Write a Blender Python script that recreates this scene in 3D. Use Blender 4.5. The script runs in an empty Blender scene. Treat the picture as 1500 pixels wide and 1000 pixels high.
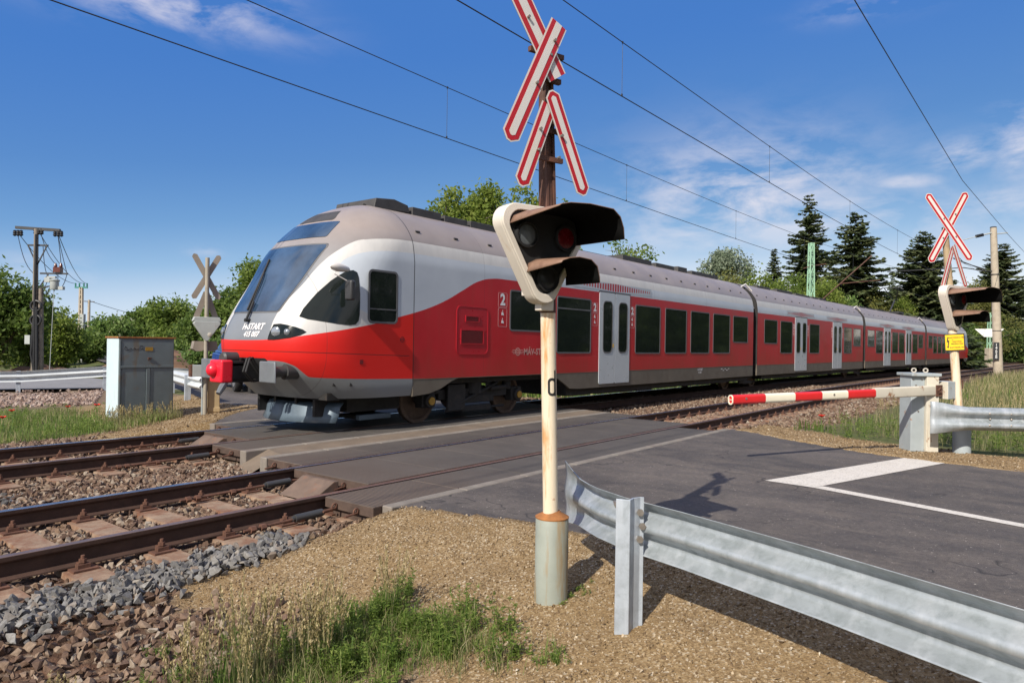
import bpy, math, random
import numpy as np
from mathutils import Vector, Matrix
rad = math.radians
rng = np.random.default_rng(11)
random.seed(5)
scene = bpy.context.scene
COL = scene.collection

# ------------------------------------------------------------------ helpers
def pchip(xs, ys):
    xs = np.array(xs, float); ys = np.array(ys, float); h = np.diff(xs); d = np.diff(ys)/h
    m = np.zeros(len(xs)); m[0] = d[0]; m[-1] = d[-1]
    for i in range(1, len(xs)-1):
        if d[i-1]*d[i] > 0:
            w1 = 2*h[i]+h[i-1]; w2 = h[i]+2*h[i-1]; m[i] = (w1+w2)/(w1/d[i-1]+w2/d[i])
    def f(x):
        x = np.clip(np.asarray(x, float), xs[0], xs[-1]); i = np.clip(np.searchsorted(xs, x)-1, 0, len(h)-1)
        t = (x-xs[i])/h[i]
        return ((2*t**3-3*t*t+1)*ys[i]+(t**3-2*t*t+t)*h[i]*m[i]+(-2*t**3+3*t*t)*ys[i+1]+(t**3-t*t)*h[i]*m[i+1])
    return f

def tag(o, label=None, cat=None, group=None, kind=None):
    if label: o['label'] = label
    if cat: o['category'] = cat
    if group: o['group'] = group
    if kind: o['kind'] = kind
    return o

def empty(name, loc=(0, 0, 0), rz=0.0):
    o = bpy.data.objects.new(name, None); COL.objects.link(o)
    o.location = loc; o.rotation_euler = (0, 0, rz); o.empty_display_size = .2
    return o

def copy_tree(o, parent=None):
    c = o.copy(); COL.objects.link(c)
    if parent is not None: c.parent = parent
    for ch in list(o.children): copy_tree(ch, c)
    return c

def link_mesh(name, me, parent=None, loc=None):
    o = bpy.data.objects.new(name, me); COL.objects.link(o)
    if parent is not None: o.parent = parent
    if loc is not None: o.location = loc
    return o

class MB:
    def __init__(s): s.v = []; s.f = []; s.m = []
    def add(s, vs, fs, mi=0):
        b = len(s.v); s.v.extend([tuple(map(float, p)) for p in vs])
        for k, f in enumerate(fs):
            s.f.append([b+i for i in f]); s.m.append(mi[k] if isinstance(mi, (list, tuple)) else mi)
        return s
    def box(s, c, size, mi=0, rot=None):
        x, y, z = [d/2 for d in size]
        P = [Vector(p) for p in ((-x,-y,-z),(x,-y,-z),(x,y,-z),(-x,y,-z),(-x,-y,z),(x,-y,z),(x,y,z),(-x,y,z))]
        if rot is not None: P = [rot @ p for p in P]
        return s.add([p+Vector(c) for p in P], [(3,2,1,0),(4,5,6,7),(0,1,5,4),(1,2,6,5),(2,3,7,6),(3,0,4,7)], mi)
    def bar(s, p0, p1, w, h, mi=0, up=(0, 0, 1)):
        p0 = Vector(p0); p1 = Vector(p1); d = p1-p0; L = d.length; d.normalize()
        u = Vector(up)
        if abs(d.dot(u)) > .99: u = Vector((0, 1, 0))
        a = d.cross(u).normalized(); b = a.cross(d)
        rot = Matrix((d, a, b)).transposed()
        return s.box((p0+p1)/2, (L, w, h), mi, rot)
    def tube(s, pts, r, n=10, mi=0, caps=True):
        pts = [Vector(p) for p in pts]; rs = r if isinstance(r, (list, tuple)) else [r]*len(pts)
        vs = []; fs = []; prev = None
        for i, p in enumerate(pts):
            d = (pts[min(i+1, len(pts)-1)]-pts[max(i-1, 0)]).normalized()
            if prev is None:
                u = Vector((0, 0, 1)) if abs(d.z) < .9 else Vector((1, 0, 0))
                a = d.cross(u).normalized()
            else:
                a = (prev-d*prev.dot(d)).normalized()
            prev = a; b = d.cross(a)
            for k in range(n):
                t = 2*math.pi*k/n; vs.append(p+(a*math.cos(t)+b*math.sin(t))*rs[i])
        for i in range(len(pts)-1):
            for k in range(n):
                fs.append((i*n+k, i*n+(k+1) % n, (i+1)*n+(k+1) % n, (i+1)*n+k))
        if caps:
            fs.append(tuple(range(n-1, -1, -1))); L = (len(pts)-1)*n; fs.append(tuple(range(L, L+n)))
        return s.add(vs, fs, mi)
    def cyl(s, p0, p1, r0, r1=None, n=16, mi=0, caps=True):
        return s.tube([p0, p1], [r0, r0 if r1 is None else r1], n, mi, caps)
    def prism(s, outl, org, u, v, t, mi=0, mtop=None, inset=0):
        """outline (a,b) in plane u,v at org, extruded by t along u x v."""
        org = Vector(org); u = Vector(u); v = Vector(v); w = u.cross(v).normalized()
        n = len(outl)
        A = [org+u*a+v*b for a, b in outl]; B = [p+w*t for p in A]
        fs = [tuple(range(n-1, -1, -1)), tuple(range(n, 2*n))]+[(i, (i+1) % n, n+(i+1) % n, n+i) for i in range(n)]
        mt = mi if mtop is None else mtop
        return s.add(A+B, fs, [mi, mt]+[mi]*n)
    def ring(s, o1, o2, org, u, v, t, mi=0):
        """flat frame between outer outline o1 and inner o2 (same count), thickness t along u x v."""
        org = Vector(org); u = Vector(u); v = Vector(v); w = u.cross(v).normalized(); n = len(o1)
        P = lambda o, k: [org+u*a+v*b+w*k for a, b in o]
        vs = P(o1, 0)+P(o1, t)+P(o2, t)+P(o2, 0); fs = []
        for i in range(n):
            j = (i+1) % n
            for a, b in ((0, 1), (1, 2), (2, 3), (3, 0)): fs.append((a*n+i, a*n+j, b*n+j, b*n+i))
        return s.add(vs, fs, mi)
    def lathe(s, prof, org=(0, 0, 0), n=24, mi=0, M=None):
        vs = []; fs = []
        for r, z in prof:
            for k in range(n):
                t = 2*math.pi*k/n; p = Vector((r*math.cos(t), r*math.sin(t), z))
                if M is not None: p = M @ p
                vs.append(p+Vector(org))
        for i in range(len(prof)-1):
            for k in range(n): fs.append((i*n+k, i*n+(k+1) % n, (i+1)*n+(k+1) % n, (i+1)*n+k))
        fs.append(tuple(range(n-1, -1, -1))); L = (len(prof)-1)*n; fs.append(tuple(range(L, L+n)))
        return s.add(vs, fs, mi)
    def torus(s, c, R0, r, ax=(0, 1, 0), n=20, k=8, mi=0):
        ax = Vector(ax).normalized(); u = Vector((0, 0, 1)) if abs(ax.z) < .9 else Vector((1, 0, 0))
        a = ax.cross(u).normalized(); b = ax.cross(a); c = Vector(c); vs = []; fs = []
        for i in range(n):
            t = 2*math.pi*i/n; d = a*math.cos(t)+b*math.sin(t)
            for j in range(k):
                q = 2*math.pi*j/k; vs.append(c+d*(R0+r*math.cos(q))+ax*r*math.sin(q))
        for i in range(n):
            for j in range(k): fs.append((i*k+j, i*k+(j+1) % k, ((i+1) % n)*k+(j+1) % k, ((i+1) % n)*k+j))
        return s.add(vs, fs, mi)
    def sweep(s, prof, frames, mi=0, closed=True, caps=True):
        """prof: list (a,b); frames: list (org,u,v)."""
        n = len(prof); vs = []; fs = []; ms = []
        for o, u, v in frames:
            o = Vector(o); u = Vector(u); v = Vector(v)
            vs += [o+u*a+v*b for a, b in prof]
        segs = n if closed else n-1
        for i in range(len(frames)-1):
            for k in range(segs):
                fs.append((i*n+k, i*n+(k+1) % n, (i+1)*n+(k+1) % n, (i+1)*n+k))
                ms.append(mi[k] if isinstance(mi, (list, tuple)) else mi)
        if closed and caps:
            m0 = mi[0] if isinstance(mi, (list, tuple)) else mi
            fs.append(tuple(range(n-1, -1, -1))); L = (len(frames)-1)*n; fs.append(tuple(range(L, L+n))); ms += [m0, m0]
        return s.add(vs, fs, ms)
    def text(s, txt, size, org, u, v, mi=0, align='CENTER', off=0.0, shear=0.0, push=0.0):
        vs, fs = text_geo(txt, size, align, off, shear)
        org = Vector(org); u = Vector(u); v = Vector(v); w = u.cross(v).normalized()
        return s.add([org+u*a+v*b+w*push for a, b in vs], fs, mi)
    def mesh(s, name, mats, smooth=True, ang=35):
        me = bpy.data.meshes.new(name); me.from_pydata(s.v, [], s.f); me.update()
        for m in (mats if isinstance(mats, (list, tuple)) else [mats]): me.materials.append(m)
        me.polygons.foreach_set('material_index', s.m)
        me.validate()
        import bmesh
        bm = bmesh.new(); bm.from_mesh(me); bmesh.ops.recalc_face_normals(bm, faces=bm.faces); bm.to_mesh(me); bm.free()
        if smooth:
            me.polygons.foreach_set('use_smooth', [True]*len(me.polygons)); me.set_sharp_from_angle(angle=rad(ang))
        return me
    def build(s, name, mats, parent=None, loc=None, smooth=True, ang=35, bevel=0, seg=2):
        o = link_mesh(name, s.mesh(name, mats, smooth, ang), parent, loc)
        if bevel:
            b = o.modifiers.new('edge', 'BEVEL'); b.width = bevel; b.segments = seg; b.limit_method = 'ANGLE'; b.angle_limit = rad(40); b.harden_normals = False
        return o

_tc = {}
def text_geo(txt, size, align='CENTER', off=0.0, shear=0.0):
    k = (txt, size, align, off, shear)
    if k in _tc: return _tc[k]
    c = bpy.data.curves.new('lettering', 'FONT'); c.body = txt; c.size = size; c.align_x = align; c.align_y = 'CENTER'; c.offset = off; c.shear = shear
    c.resolution_u = 3
    o = bpy.data.objects.new('lettering', c); COL.objects.link(o)
    dg = bpy.context.evaluated_depsgraph_get(); dg.update()
    me = bpy.data.meshes.new_from_object(o.evaluated_get(dg))
    r = ([(v.co.x, v.co.y) for v in me.vertices], [tuple(p.vertices) for p in me.polygons])
    bpy.data.objects.remove(o); bpy.data.meshes.remove(me); bpy.data.curves.remove(c)
    _tc[k] = r
    return r

def np_mesh(name, V, Fc, mats, mat_idx=None, rnd=None, smooth=False):
    """V (N,3), Fc (M,k) arrays; rnd per-vertex value."""
    me = bpy.data.meshes.new(name); N = len(V); Mn, k = Fc.shape
    me.vertices.add(N); me.vertices.foreach_set('co', np.ascontiguousarray(V, np.float32).ravel())
    me.loops.add(Mn*k); me.loops.foreach_set('vertex_index', np.ascontiguousarray(Fc, np.int32).ravel())
    me.polygons.add(Mn); me.polygons.foreach_set('loop_start', np.arange(0, Mn*k, k, dtype=np.int32))
    if mat_idx is not None: me.polygons.foreach_set('material_index', np.ascontiguousarray(mat_idx, np.int32))
    me.polygons.foreach_set('use_smooth', np.full(Mn, smooth))
    me.update(calc_edges=True)
    for m in (mats if isinstance(mats, (list, tuple)) else [mats]): me.materials.append(m)
    if rnd is not None:
        a = me.attributes.new('rnd', 'FLOAT', 'POINT'); a.data.foreach_set('value', np.ascontiguousarray(rnd, np.float32))
    return me

def rrect(x0, x1, z0, z1, r, n=5):
    o = []
    for cx, cz, a0 in ((x1-r, z0+r, -90), (x1-r, z1-r, 0), (x0+r, z1-r, 90), (x0+r, z0+r, 180)):
        for k in range(n+1):
            t = rad(a0+90*k/n); o.append((cx+r*math.cos(t), cz+r*math.sin(t)))
    return o

def rpoly(pts, r, n=5):
    o = []; N = len(pts)
    for i in range(N):
        p = Vector(pts[i]).to_2d(); a = (Vector(pts[i-1]).to_2d()-p).normalized(); b = (Vector(pts[(i+1) % N]).to_2d()-p).normalized()
        rr = r[i] if isinstance(r, (list, tuple)) else r
        ang = math.acos(max(-1, min(1, a.dot(b)))); d = rr/math.tan(ang/2); c = p+(a+b).normalized()*(rr/math.sin(ang/2))
        s0 = p+a*d-c; s1 = p+b*d-c; a0 = math.atan2(s0.y, s0.x); da = (math.atan2(s1.y, s1.x)-a0+math.pi) % (2*math.pi)-math.pi
        for k in range(n+1):
            t = a0+da*k/n; o.append((c.x+rr*math.cos(t), c.y+rr*math.sin(t)))
    return o

# ------------------------------------------------------------------ materials
class NT:
    def __init__(s, name):
        s.mat = bpy.data.materials.new(name); s.mat.use_nodes = True; s.t = s.mat.node_tree; s.t.nodes.clear()
        s.out = s.n('ShaderNodeOutputMaterial'); s.b = s.n('ShaderNodeBsdfPrincipled'); s.l(s.b.outputs[0], s.out.inputs[0])
    def n(s, typ, **kw):
        nd = s.t.nodes.new(typ)
        for k, v in kw.items(): setattr(nd, k, v)
        return nd
    def l(s, a, b): s.t.links.new(a, b)
    def coord(s, kind='Object'):
        if kind == 'World': return s.n('ShaderNodeNewGeometry').outputs['Position']
        return s.n('ShaderNodeTexCoord').outputs[kind]
    def noise(s, vec, scale, detail=5, rough=.6, dist=0.0):
        nd = s.n('ShaderNodeTexNoise'); nd.inputs['Scale'].default_value = scale; nd.inputs['Detail'].default_value = detail
        nd.inputs['Roughness'].default_value = rough; nd.inputs['Distortion'].default_value = dist; s.l(vec, nd.inputs['Vector'])
        return nd.outputs['Fac']
    def mapr(s, val, a, b, c=0.0, d=1.0):
        nd = s.n('ShaderNodeMapRange'); nd.inputs[1].default_value = a; nd.inputs[2].default_value = b; nd.inputs[3].default_value = c; nd.inputs[4].default_value = d
        s.l(val, nd.inputs[0]); return nd.outputs[0]
    def mix(s, fac, a, b, mode='MIX'):
        nd = s.n('ShaderNodeMix', data_type='RGBA', blend_type=mode)
        for sock, v in ((nd.inputs[0], fac), (nd.inputs[6], a), (nd.inputs[7], b)):
            if isinstance(v, (int, float)): sock.default_value = v
            elif isinstance(v, (tuple, list)): sock.default_value = (*v[:3], 1)
            else: s.l(v, sock)
        return nd.outputs[2]
    def math(s, op, a, b=0.0):
        nd = s.n('ShaderNodeMath', operation=op)
        for sock, v in ((nd.inputs[0], a), (nd.inputs[1], b)):
            if isinstance(v, (int, float)): sock.default_value = v
            else: s.l(v, sock)
        return nd.outputs[0]
    def scale(s, vec, sx, sy, sz):
        nd = s.n('ShaderNodeMapping'); nd.inputs['Scale'].default_value = (sx, sy, sz); s.l(vec, nd.inputs[0]); return nd.outputs[0]
    def ramp(s, val, stops, interp='LINEAR'):
        nd = s.n('ShaderNodeValToRGB'); nd.color_ramp.interpolation = interp; e = nd.color_ramp.elements
        while len(e) < len(stops): e.new(.5)
        for el, (p, c) in zip(e, stops): el.position = p; el.color = (*c, 1)
        s.l(val, nd.inputs[0]); return nd.outputs[0]
    def attr(s, name): return s.n('ShaderNodeAttribute', attribute_name=name).outputs['Fac']
    def bump(s, h, strength=.3, dist=.01):
        nd = s.n('ShaderNodeBump'); nd.inputs['Strength'].default_value = strength; nd.inputs['Distance'].default_value = dist
        s.l(h, nd.inputs['Height']); s.l(nd.outputs[0], s.b.inputs['Normal']); return nd
    def set(s, **kw):
        for k, v in kw.items():
            sock = s.b.inputs[k.replace('_', ' ')]
            if isinstance(v, (int, float)): sock.default_value = v
            elif isinstance(v, (tuple, list)): sock.default_value = (*v[:3], 1)
            else: s.l(v, sock)
        return s

def M(name, col, rough=.6, metal=0.0, var=.12, vs=3.0, stain=None, bump=0.0, bs=40.0, streak=None, spec=.5, coord='Object'):
    t = NT(name); P = t.coord(coord)
    n1 = t.mapr(t.noise(P, vs), .3, .7)
    c = t.mix(n1, [x*(1-var) for x in col], [min(1, x*(1+var)) for x in col])
    if stain:                                   # (colour, low, high, scale)
        f = t.mapr(t.noise(P, stain[3], 8, .7, .4), stain[1], stain[2]); c = t.mix(f, c, stain[0])
    if streak:                                  # vertical runs
        f = t.mapr(t.noise(t.scale(P, streak[3], streak[3], streak[3]*.12), 1.0, 6, .65), streak[1], streak[2]); c = t.mix(f, c, streak[0])
    r = t.mapr(t.noise(P, vs*3), .3, .7, max(.02, rough-.08), min(1, rough+.08))
    t.set(Base_Color=c, Roughness=r, Metallic=metal); t.b.inputs['Specular IOR Level'].default_value = spec
    if bump: t.bump(t.noise(P, bs, 6), bump, .01)
    return t.mat

RUST = (.17, .062, .026)
m_white = M('white_paint', (.66, .60, .52), .45, var=.05, stain=((.42, .24, .11), .60, .80, 5.0), streak=((.45, .27, .13), .63, .85, 9.0))
m_pole = M('cream_paint', (.70, .60, .45), .42, var=.06, vs=2, stain=((.36, .15, .05), .60, .68, 8.0), streak=((.52, .25, .075), .50, .66, 16.0))
m_post = M('grey_paint', (.27, .29, .25), .55, var=.12, stain=((.33, .25, .14), .55, .8, 3.0), streak=((.26, .17, .07), .50, .68, 12.0), bump=.1)
m_rust = M('rusted_steel', (.095, .044, .030), .75, var=.35, vs=9, stain=((.21, .075, .03), .52, .75, 11), bump=.25)
m_rustcap = M('orange_rust', (.30, .12, .035), .8, var=.3, vs=14, bump=.3)
m_brown = M('brown_weathered_sheet', (.215, .125, .085), .62, var=.2, vs=5, stain=((.10, .045, .03), .55, .8, 8))
m_black = M('black_matt', (.014, .014, .015), .7, var=.3)
m_blackside = M('sooty_black', (.006, .006, .006), .9, var=.3, spec=.08)
m_sign_red = M('sign_red', (.42, .008, .016), .4, var=.08)
m_sign_white = M('sign_white', (.64, .61, .58), .45, var=.04, streak=((.62, .55, .42), .5, .8, 8))
m_sign_back = M('sign_back', (.26, .22, .18), .6, var=.15)
m_galv = M('galvanised_steel', (.34, .375, .40), .42, metal=.35, var=.16, vs=4, stain=((.23, .26, .27), .45, .7, 12), bump=.06, bs=60, streak=((.47, .50, .53), .48, .72, 7))
m_galvl = M('pale_galvanised', (.50, .53, .55), .5, metal=.1, var=.1, vs=3)
m_galvp = M('galvanised_post', (.38, .42, .47), .45, metal=.25, var=.15, vs=7, stain=((.26, .29, .31), .5, .75, 10), streak=((.50, .54, .60), .45, .75, 12), bump=.05)
m_bolt = M('bolt_steel', (.30, .27, .24), .5, metal=.7, var=.25, vs=20)
m_rail_side = M('rail_rust', (.058, .029, .019), .8, var=.3, vs=6, bump=.2, coord='World')
m_rail_top = M('rail_polished', (.42, .41, .42), .27, metal=.9, var=.2, vs=3, coord='World')
m_rail_top2 = M('rail_worn_brown', (.21, .14, .11), .4, metal=.5, var=.2, vs=3, coord='World')
m_fast = M('rusty_fastener', (.115, .052, .032), .8, var=.35, vs=15, bump=.2)
m_sleeper = M('stained_concrete', (.27, .19, .13), .9, var=.25, vs=5, stain=((.17, .075, .04), .42, .62, 4.5), bump=.3, bs=60, coord='World')
m_conc = M('pale_concrete', (.46, .42, .36), .85, var=.13, vs=6, bump=.25, bs=70, coord='World')
m_kerb = M('kerb_concrete', (.19, .168, .142), .85, var=.22, vs=5, stain=((.16, .13, .11), .45, .75, 2.2), bump=.2, bs=60, coord='World')
m_sconc = M('pole_concrete', (.42, .36, .28), .85, var=.14, vs=2, stain=((.28, .22, .16), .5, .8, 3), bump=.15)
m_wood = M('grey_timber', (.22, .185, .15), .85, var=.25, vs=6, streak=((.12, .10, .08), .45, .7, 9), bump=.2)
m_darkmetal = M('dark_metal', (.05, .05, .052), .55, metal=.3, var=.2)
m_porcelain = M('brown_porcelain', (.11, .03, .02), .25, var=.1)
m_greypaint = M('equipment_grey', (.36, .38, .37), .5, var=.1, stain=((.2, .13, .08), .62, .8, 6))
m_cable = M('black_cable', (.016, .016, .018), .5, var=.1)
m_wire = M('copper_wire', (.03, .032, .036), .5, metal=.2, var=.1)
m_green = M('mint_green_lattice', (.32, .52, .36), .5, var=.1, stain=((.25, .16, .08), .66, .8, 5))
m_teal = M('green_insulator', (.05, .22, .17), .3, var=.1)
m_cab = M('cabinet_paint', (.15, .185, .195), .5, var=.12, vs=2.2, stain=((.16, .125, .085), .56, .72, 3.2), streak=((.17, .13, .08), .58, .76, 6))
m_cab_sunlit = M('cabinet_paint_sunlit', (.50, .60, .64), .5, var=.05, streak=((.38, .45, .47), .6, .8, 8))  # cabinet paint made paler, sunlight on the left end put into its colour
m_yellow = M('sign_yellow', (.86, .52, .012), .45, var=.06)
m_ylab = M('old_label_yellow', (.38, .22, .03), .6, var=.15)
m_mark = M('black_lettering', (.018, .017, .016), .6, var=.1)
m_box = M('machine_cream', (.58, .54, .45), .5, var=.07, stain=((.25, .11, .045), .60, .66, 5), streak=((.36, .22, .11), .58, .76, 8))
m_boxg = M('machine_grey', (.34, .38, .395), .5, var=.09, stain=((.30, .15, .06), .61, .67, 4.0), streak=((.24, .19, .13), .6, .8, 7))
m_boxy = M('machine_ochre', (.45, .34, .19), .6, var=.12, stain=((.3, .17, .07), .55, .8, 5))
m_arm_red = M('arm_red', (.62, .020, .022), .35, var=.06)
m_arm_white = M('arm_cream', (.80, .74, .58), .4, var=.04, stain=((.5, .38, .22), .62, .85, 4))
# vehicles
m_tyre = M('tyre_rubber', (.02, .02, .02), .8, var=.2)
m_alloy = M('alloy_rim', (.45, .46, .48), .35, metal=.8, var=.1)
m_carblue = M('car_blue', (.022, .06, .24), .22, var=.05)
m_glassdark = M('dark_glass', (.010, .014, .013), .05, var=.1, spec=.38)
m_glasscab = M('cab_glass', (.035, .065, .115), .035, var=.45, vs=1.6, spec=.9)
m_rubber = M('window_rubber', (.10, .10, .105), .55, var=.15)
m_doorgrey = M('door_silver', (.52, .56, .60), .33, metal=.15, var=.05, vs=2)
m_lens = M('headlight_lens', (.35, .38, .42), .08, metal=.6, var=.2)
m_redcap = M('coupler_red', (.68, .012, .03), .32, var=.06)
m_under = M('underframe_black', (.016, .015, .015), .7, var=.4, vs=4, stain=((.06, .042, .03), .55, .8, 5))
m_wheel = M('wheel_steel', (.15, .105, .08), .55, metal=.5, var=.25, vs=6)
m_plough = M('plough_blue_grey', (.095, .13, .165), .45, metal=.2, var=.2, vs=3, streak=((.34, .38, .42), .62, .8, 5))
m_buf = M('buffer_grey', (.15, .165, .18), .5, metal=.2, var=.12)
m_bufdark = M('buffer_housing', (.055, .055, .055), .5, metal=.2, var=.15)
m_decal = M('white_decal', (.72, .70, .70), .5, var=.03)
m_decal_dim = M('thin_line_decal', (.60, .30, .30), .5, var=.05)
m_hatch = M('hatch_red', (.40, .012, .024), .33, var=.05)
m_hatchdark = M('grille_dark_red', (.16, .006, .008), .5, var=.1)
m_roofkit = M('roof_equipment', (.045, .043, .043), .65, var=.25, vs=4)
m_mirror = M('mirror_shell', (.66, .62, .58), .35, var=.05)
m_mirdark = M('mirror_dark', (.035, .035, .037), .4, var=.15)
m_lens_clear = M('signal_lens_clear', (.10, .11, .12), .16, metal=.1, var=.5, vs=10)
m_lens_red = M('signal_lens_red', (.14, .005, .008), .25, var=.3, vs=18)
m_lens_dark = M('signal_lens_dark', (.03, .03, .032), .2, var=.3, vs=18)
m_poppy = M('poppy_petal', (.72, .035, .018), .6, var=.12)
m_stem = M('stem_green', (.10, .17, .05), .7, var=.2)
m_plate = M('number_plate', (.02, .022, .025), .4, var=.1)
m_postwhite = M('marker_post_white', (.72, .72, .70), .5, var=.05)

def leaf_mat(name, stops, trans=.35, rough=.55):
    trans = min(.6, trans*1.35)
    t = NT(name); c = t.ramp(t.attr('rnd'), stops)
    t.set(Base_Color=c, Roughness=rough); t.b.inputs['Specular IOR Level'].default_value = .3
    tr = t.n('ShaderNodeBsdfTranslucent'); t.l(c, tr.inputs[0]); mx = t.n('ShaderNodeMixShader'); mx.inputs[0].default_value = trans
    t.l(t.b.outputs[0], mx.inputs[1]); t.l(tr.outputs[0], mx.inputs[2]); t.l(mx.outputs[0], t.out.inputs[0])
    return t.mat
lf_locust = leaf_mat('locust_leaves', [(0, (.085, .145, .026)), (.5, (.18, .255, .05)), (1, (.32, .38, .10))], .42)
lf_mid = leaf_mat('broad_leaves', [(0, (.06, .105, .024)), (.5, (.13, .20, .042)), (1, (.25, .32, .085))], .40)
lf_lime = leaf_mat('lime_leaves', [(0, (.11, .165, .028)), (.5, (.22, .29, .052)), (1, (.38, .42, .11))], .44)
lf_olive = leaf_mat('olive_leaves', [(0, (.095, .105, .028)), (.5, (.20, .21, .055)), (1, (.33, .31, .10))], .38)
lf_silver = leaf_mat('silver_leaves', [(0, (.11, .15, .09)), (.5, (.23, .28, .19)), (1, (.42, .46, .34))], .28)
lf_white = leaf_mat('elder_leaves_and_blossom', [(0, (.06, .12, .03)), (.45, (.14, .23, .055)), (.86, (.26, .34, .10)), (.93, (.55, .52, .38)), (1, (.62, .58, .45))], .35)
lf_fir = leaf_mat('fir_needles', [(0, (.040, .062, .027)), (.5, (.095, .122, .050)), (1, (.19, .20, .085))], .22)
lf_dark = leaf_mat('dark_leaves', [(0, (.03, .06, .016)), (.5, (.075, .12, .03)), (1, (.14, .19, .05))], .32)  # darkest leaf greens, for the woods and dark trees
gr_green = leaf_mat('fresh_grass', [(0, (.075, .14, .025)), (.45, (.16, .26, .05)), (.8, (.28, .35, .10)), (1, (.44, .38, .18))], .35)
gr_dry = leaf_mat('dry_grass', [(0, (.10, .13, .04)), (.4, (.22, .22, .09)), (.75, (.38, .33, .17)), (1, (.52, .45, .27))], .3)
gr_seed = leaf_mat('seed_heads', [(0, (.24, .20, .08)), (.5, (.42, .34, .17)), (1, (.58, .48, .28))], .25)
m_bark = M('bark', (.10, .085, .065), .9, var=.3, vs=6, bump=.3)
m_birch = M('birch_bark', (.55, .52, .46), .8, var=.2, vs=4, stain=((.10, .09, .08), .58, .7, 5))

def rock_mat(name, stops):
    t = NT(name); P = t.coord('World')
    c = t.ramp(t.attr('rnd'), stops); c = t.mix(t.mapr(t.noise(P, 45, 5), .35, .7), t.mix(1.0, c, (.62, .58, .54), 'MULTIPLY'), c)
    t.set(Base_Color=c, Roughness=.85); t.bump(t.noise(P, 90, 5), .35, .006); return t.mat
rk_brown = rock_mat('rusty_ballast', [(0, (.095, .055, .036)), (.35, (.165, .102, .068)), (.6, (.225, .15, .10)), (.85, (.29, .22, .16)), (1, (.36, .31, .25))])
rk_grey = rock_mat('fresh_grey_ballast', [(0, (.12, .118, .115)), (.5, (.185, .182, .178)), (.85, (.26, .255, .245)), (.92, (.23, .175, .13)), (1, (.33, .31, .28))])
rk_tan = rock_mat('tan_gravel', [(0, (.14, .09, .045)), (.5, (.26, .18, .094)), (.85, (.36, .265, .152)), (1, (.55, .48, .37))])
rk_pink = rock_mat('pinkish_ballast', [(0, (.20, .13, .10)), (.5, (.32, .23, .19)), (1, (.46, .38, .33))])

# ------------------------------------------------------------------ layout functions
RD = Vector((.31, .95, 0)).normalized(); LAT = Vector((RD.y, -RD.x, 0))       # road direction and its right-hand side
def track_dy(x):
    x = np.asarray(x, float); t = np.clip((x-18)/34, 0, 1)
    return -.05*(34*(t**3-t**4/2)+np.maximum(0, x-52))
def track_ang(x):
    t = np.clip((np.asarray(x, float)-18)/34, 0, 1); return -.05*(3*t*t-2*t**3)
YA, YB, YC, YD = 0.0, 1.5, 3.99, 5.49

le_y = [-40, -22, -8.5, -5.4, -4.1, -3.4, -2.9, -2.2, -1.65, -.92]; le_x = [-8, -1.5, 2.9, 3.84, 4.34, 4.61, 4.72, 4.76, 4.58, 4.42]
re_y = [-40, -20, -8.5, -5.38, -4.5, -3.34, -2.7, -1.95, -1.3, -.92]; re_x = [0.5, 6.7, 10.2, 11.07, 11.2, 11.49, 11.85, 12.27, 12.75, 12.85]
fl_y = [6.4, 7.2, 7.9, 8.5, 8.75, 9.0, 9.4, 10.2, 11.2, 13, 27, 70]; fl_x = [6.72, 7.4, 8.1, 9.0, 9.45, 9.35, 8.95, 8.95, 9.2, 9.8, 14.3, 28]
fr_y = [6.4, 9.5, 29, 70]; fr_x = [15.0, 16.6, 23, 38]
sr_lo = [(-60, 28), (-20, 24), (2, 20.2), (7.3, 18.1), (9.4, 17.2), (10.4, 15.5), (11.2, 12.4)]
sr_hi = [(-60, 34), (-20, 30), (2, 25.4), (7.3, 23.2), (10.0, 22.8), (12.2, 23.6)]

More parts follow.
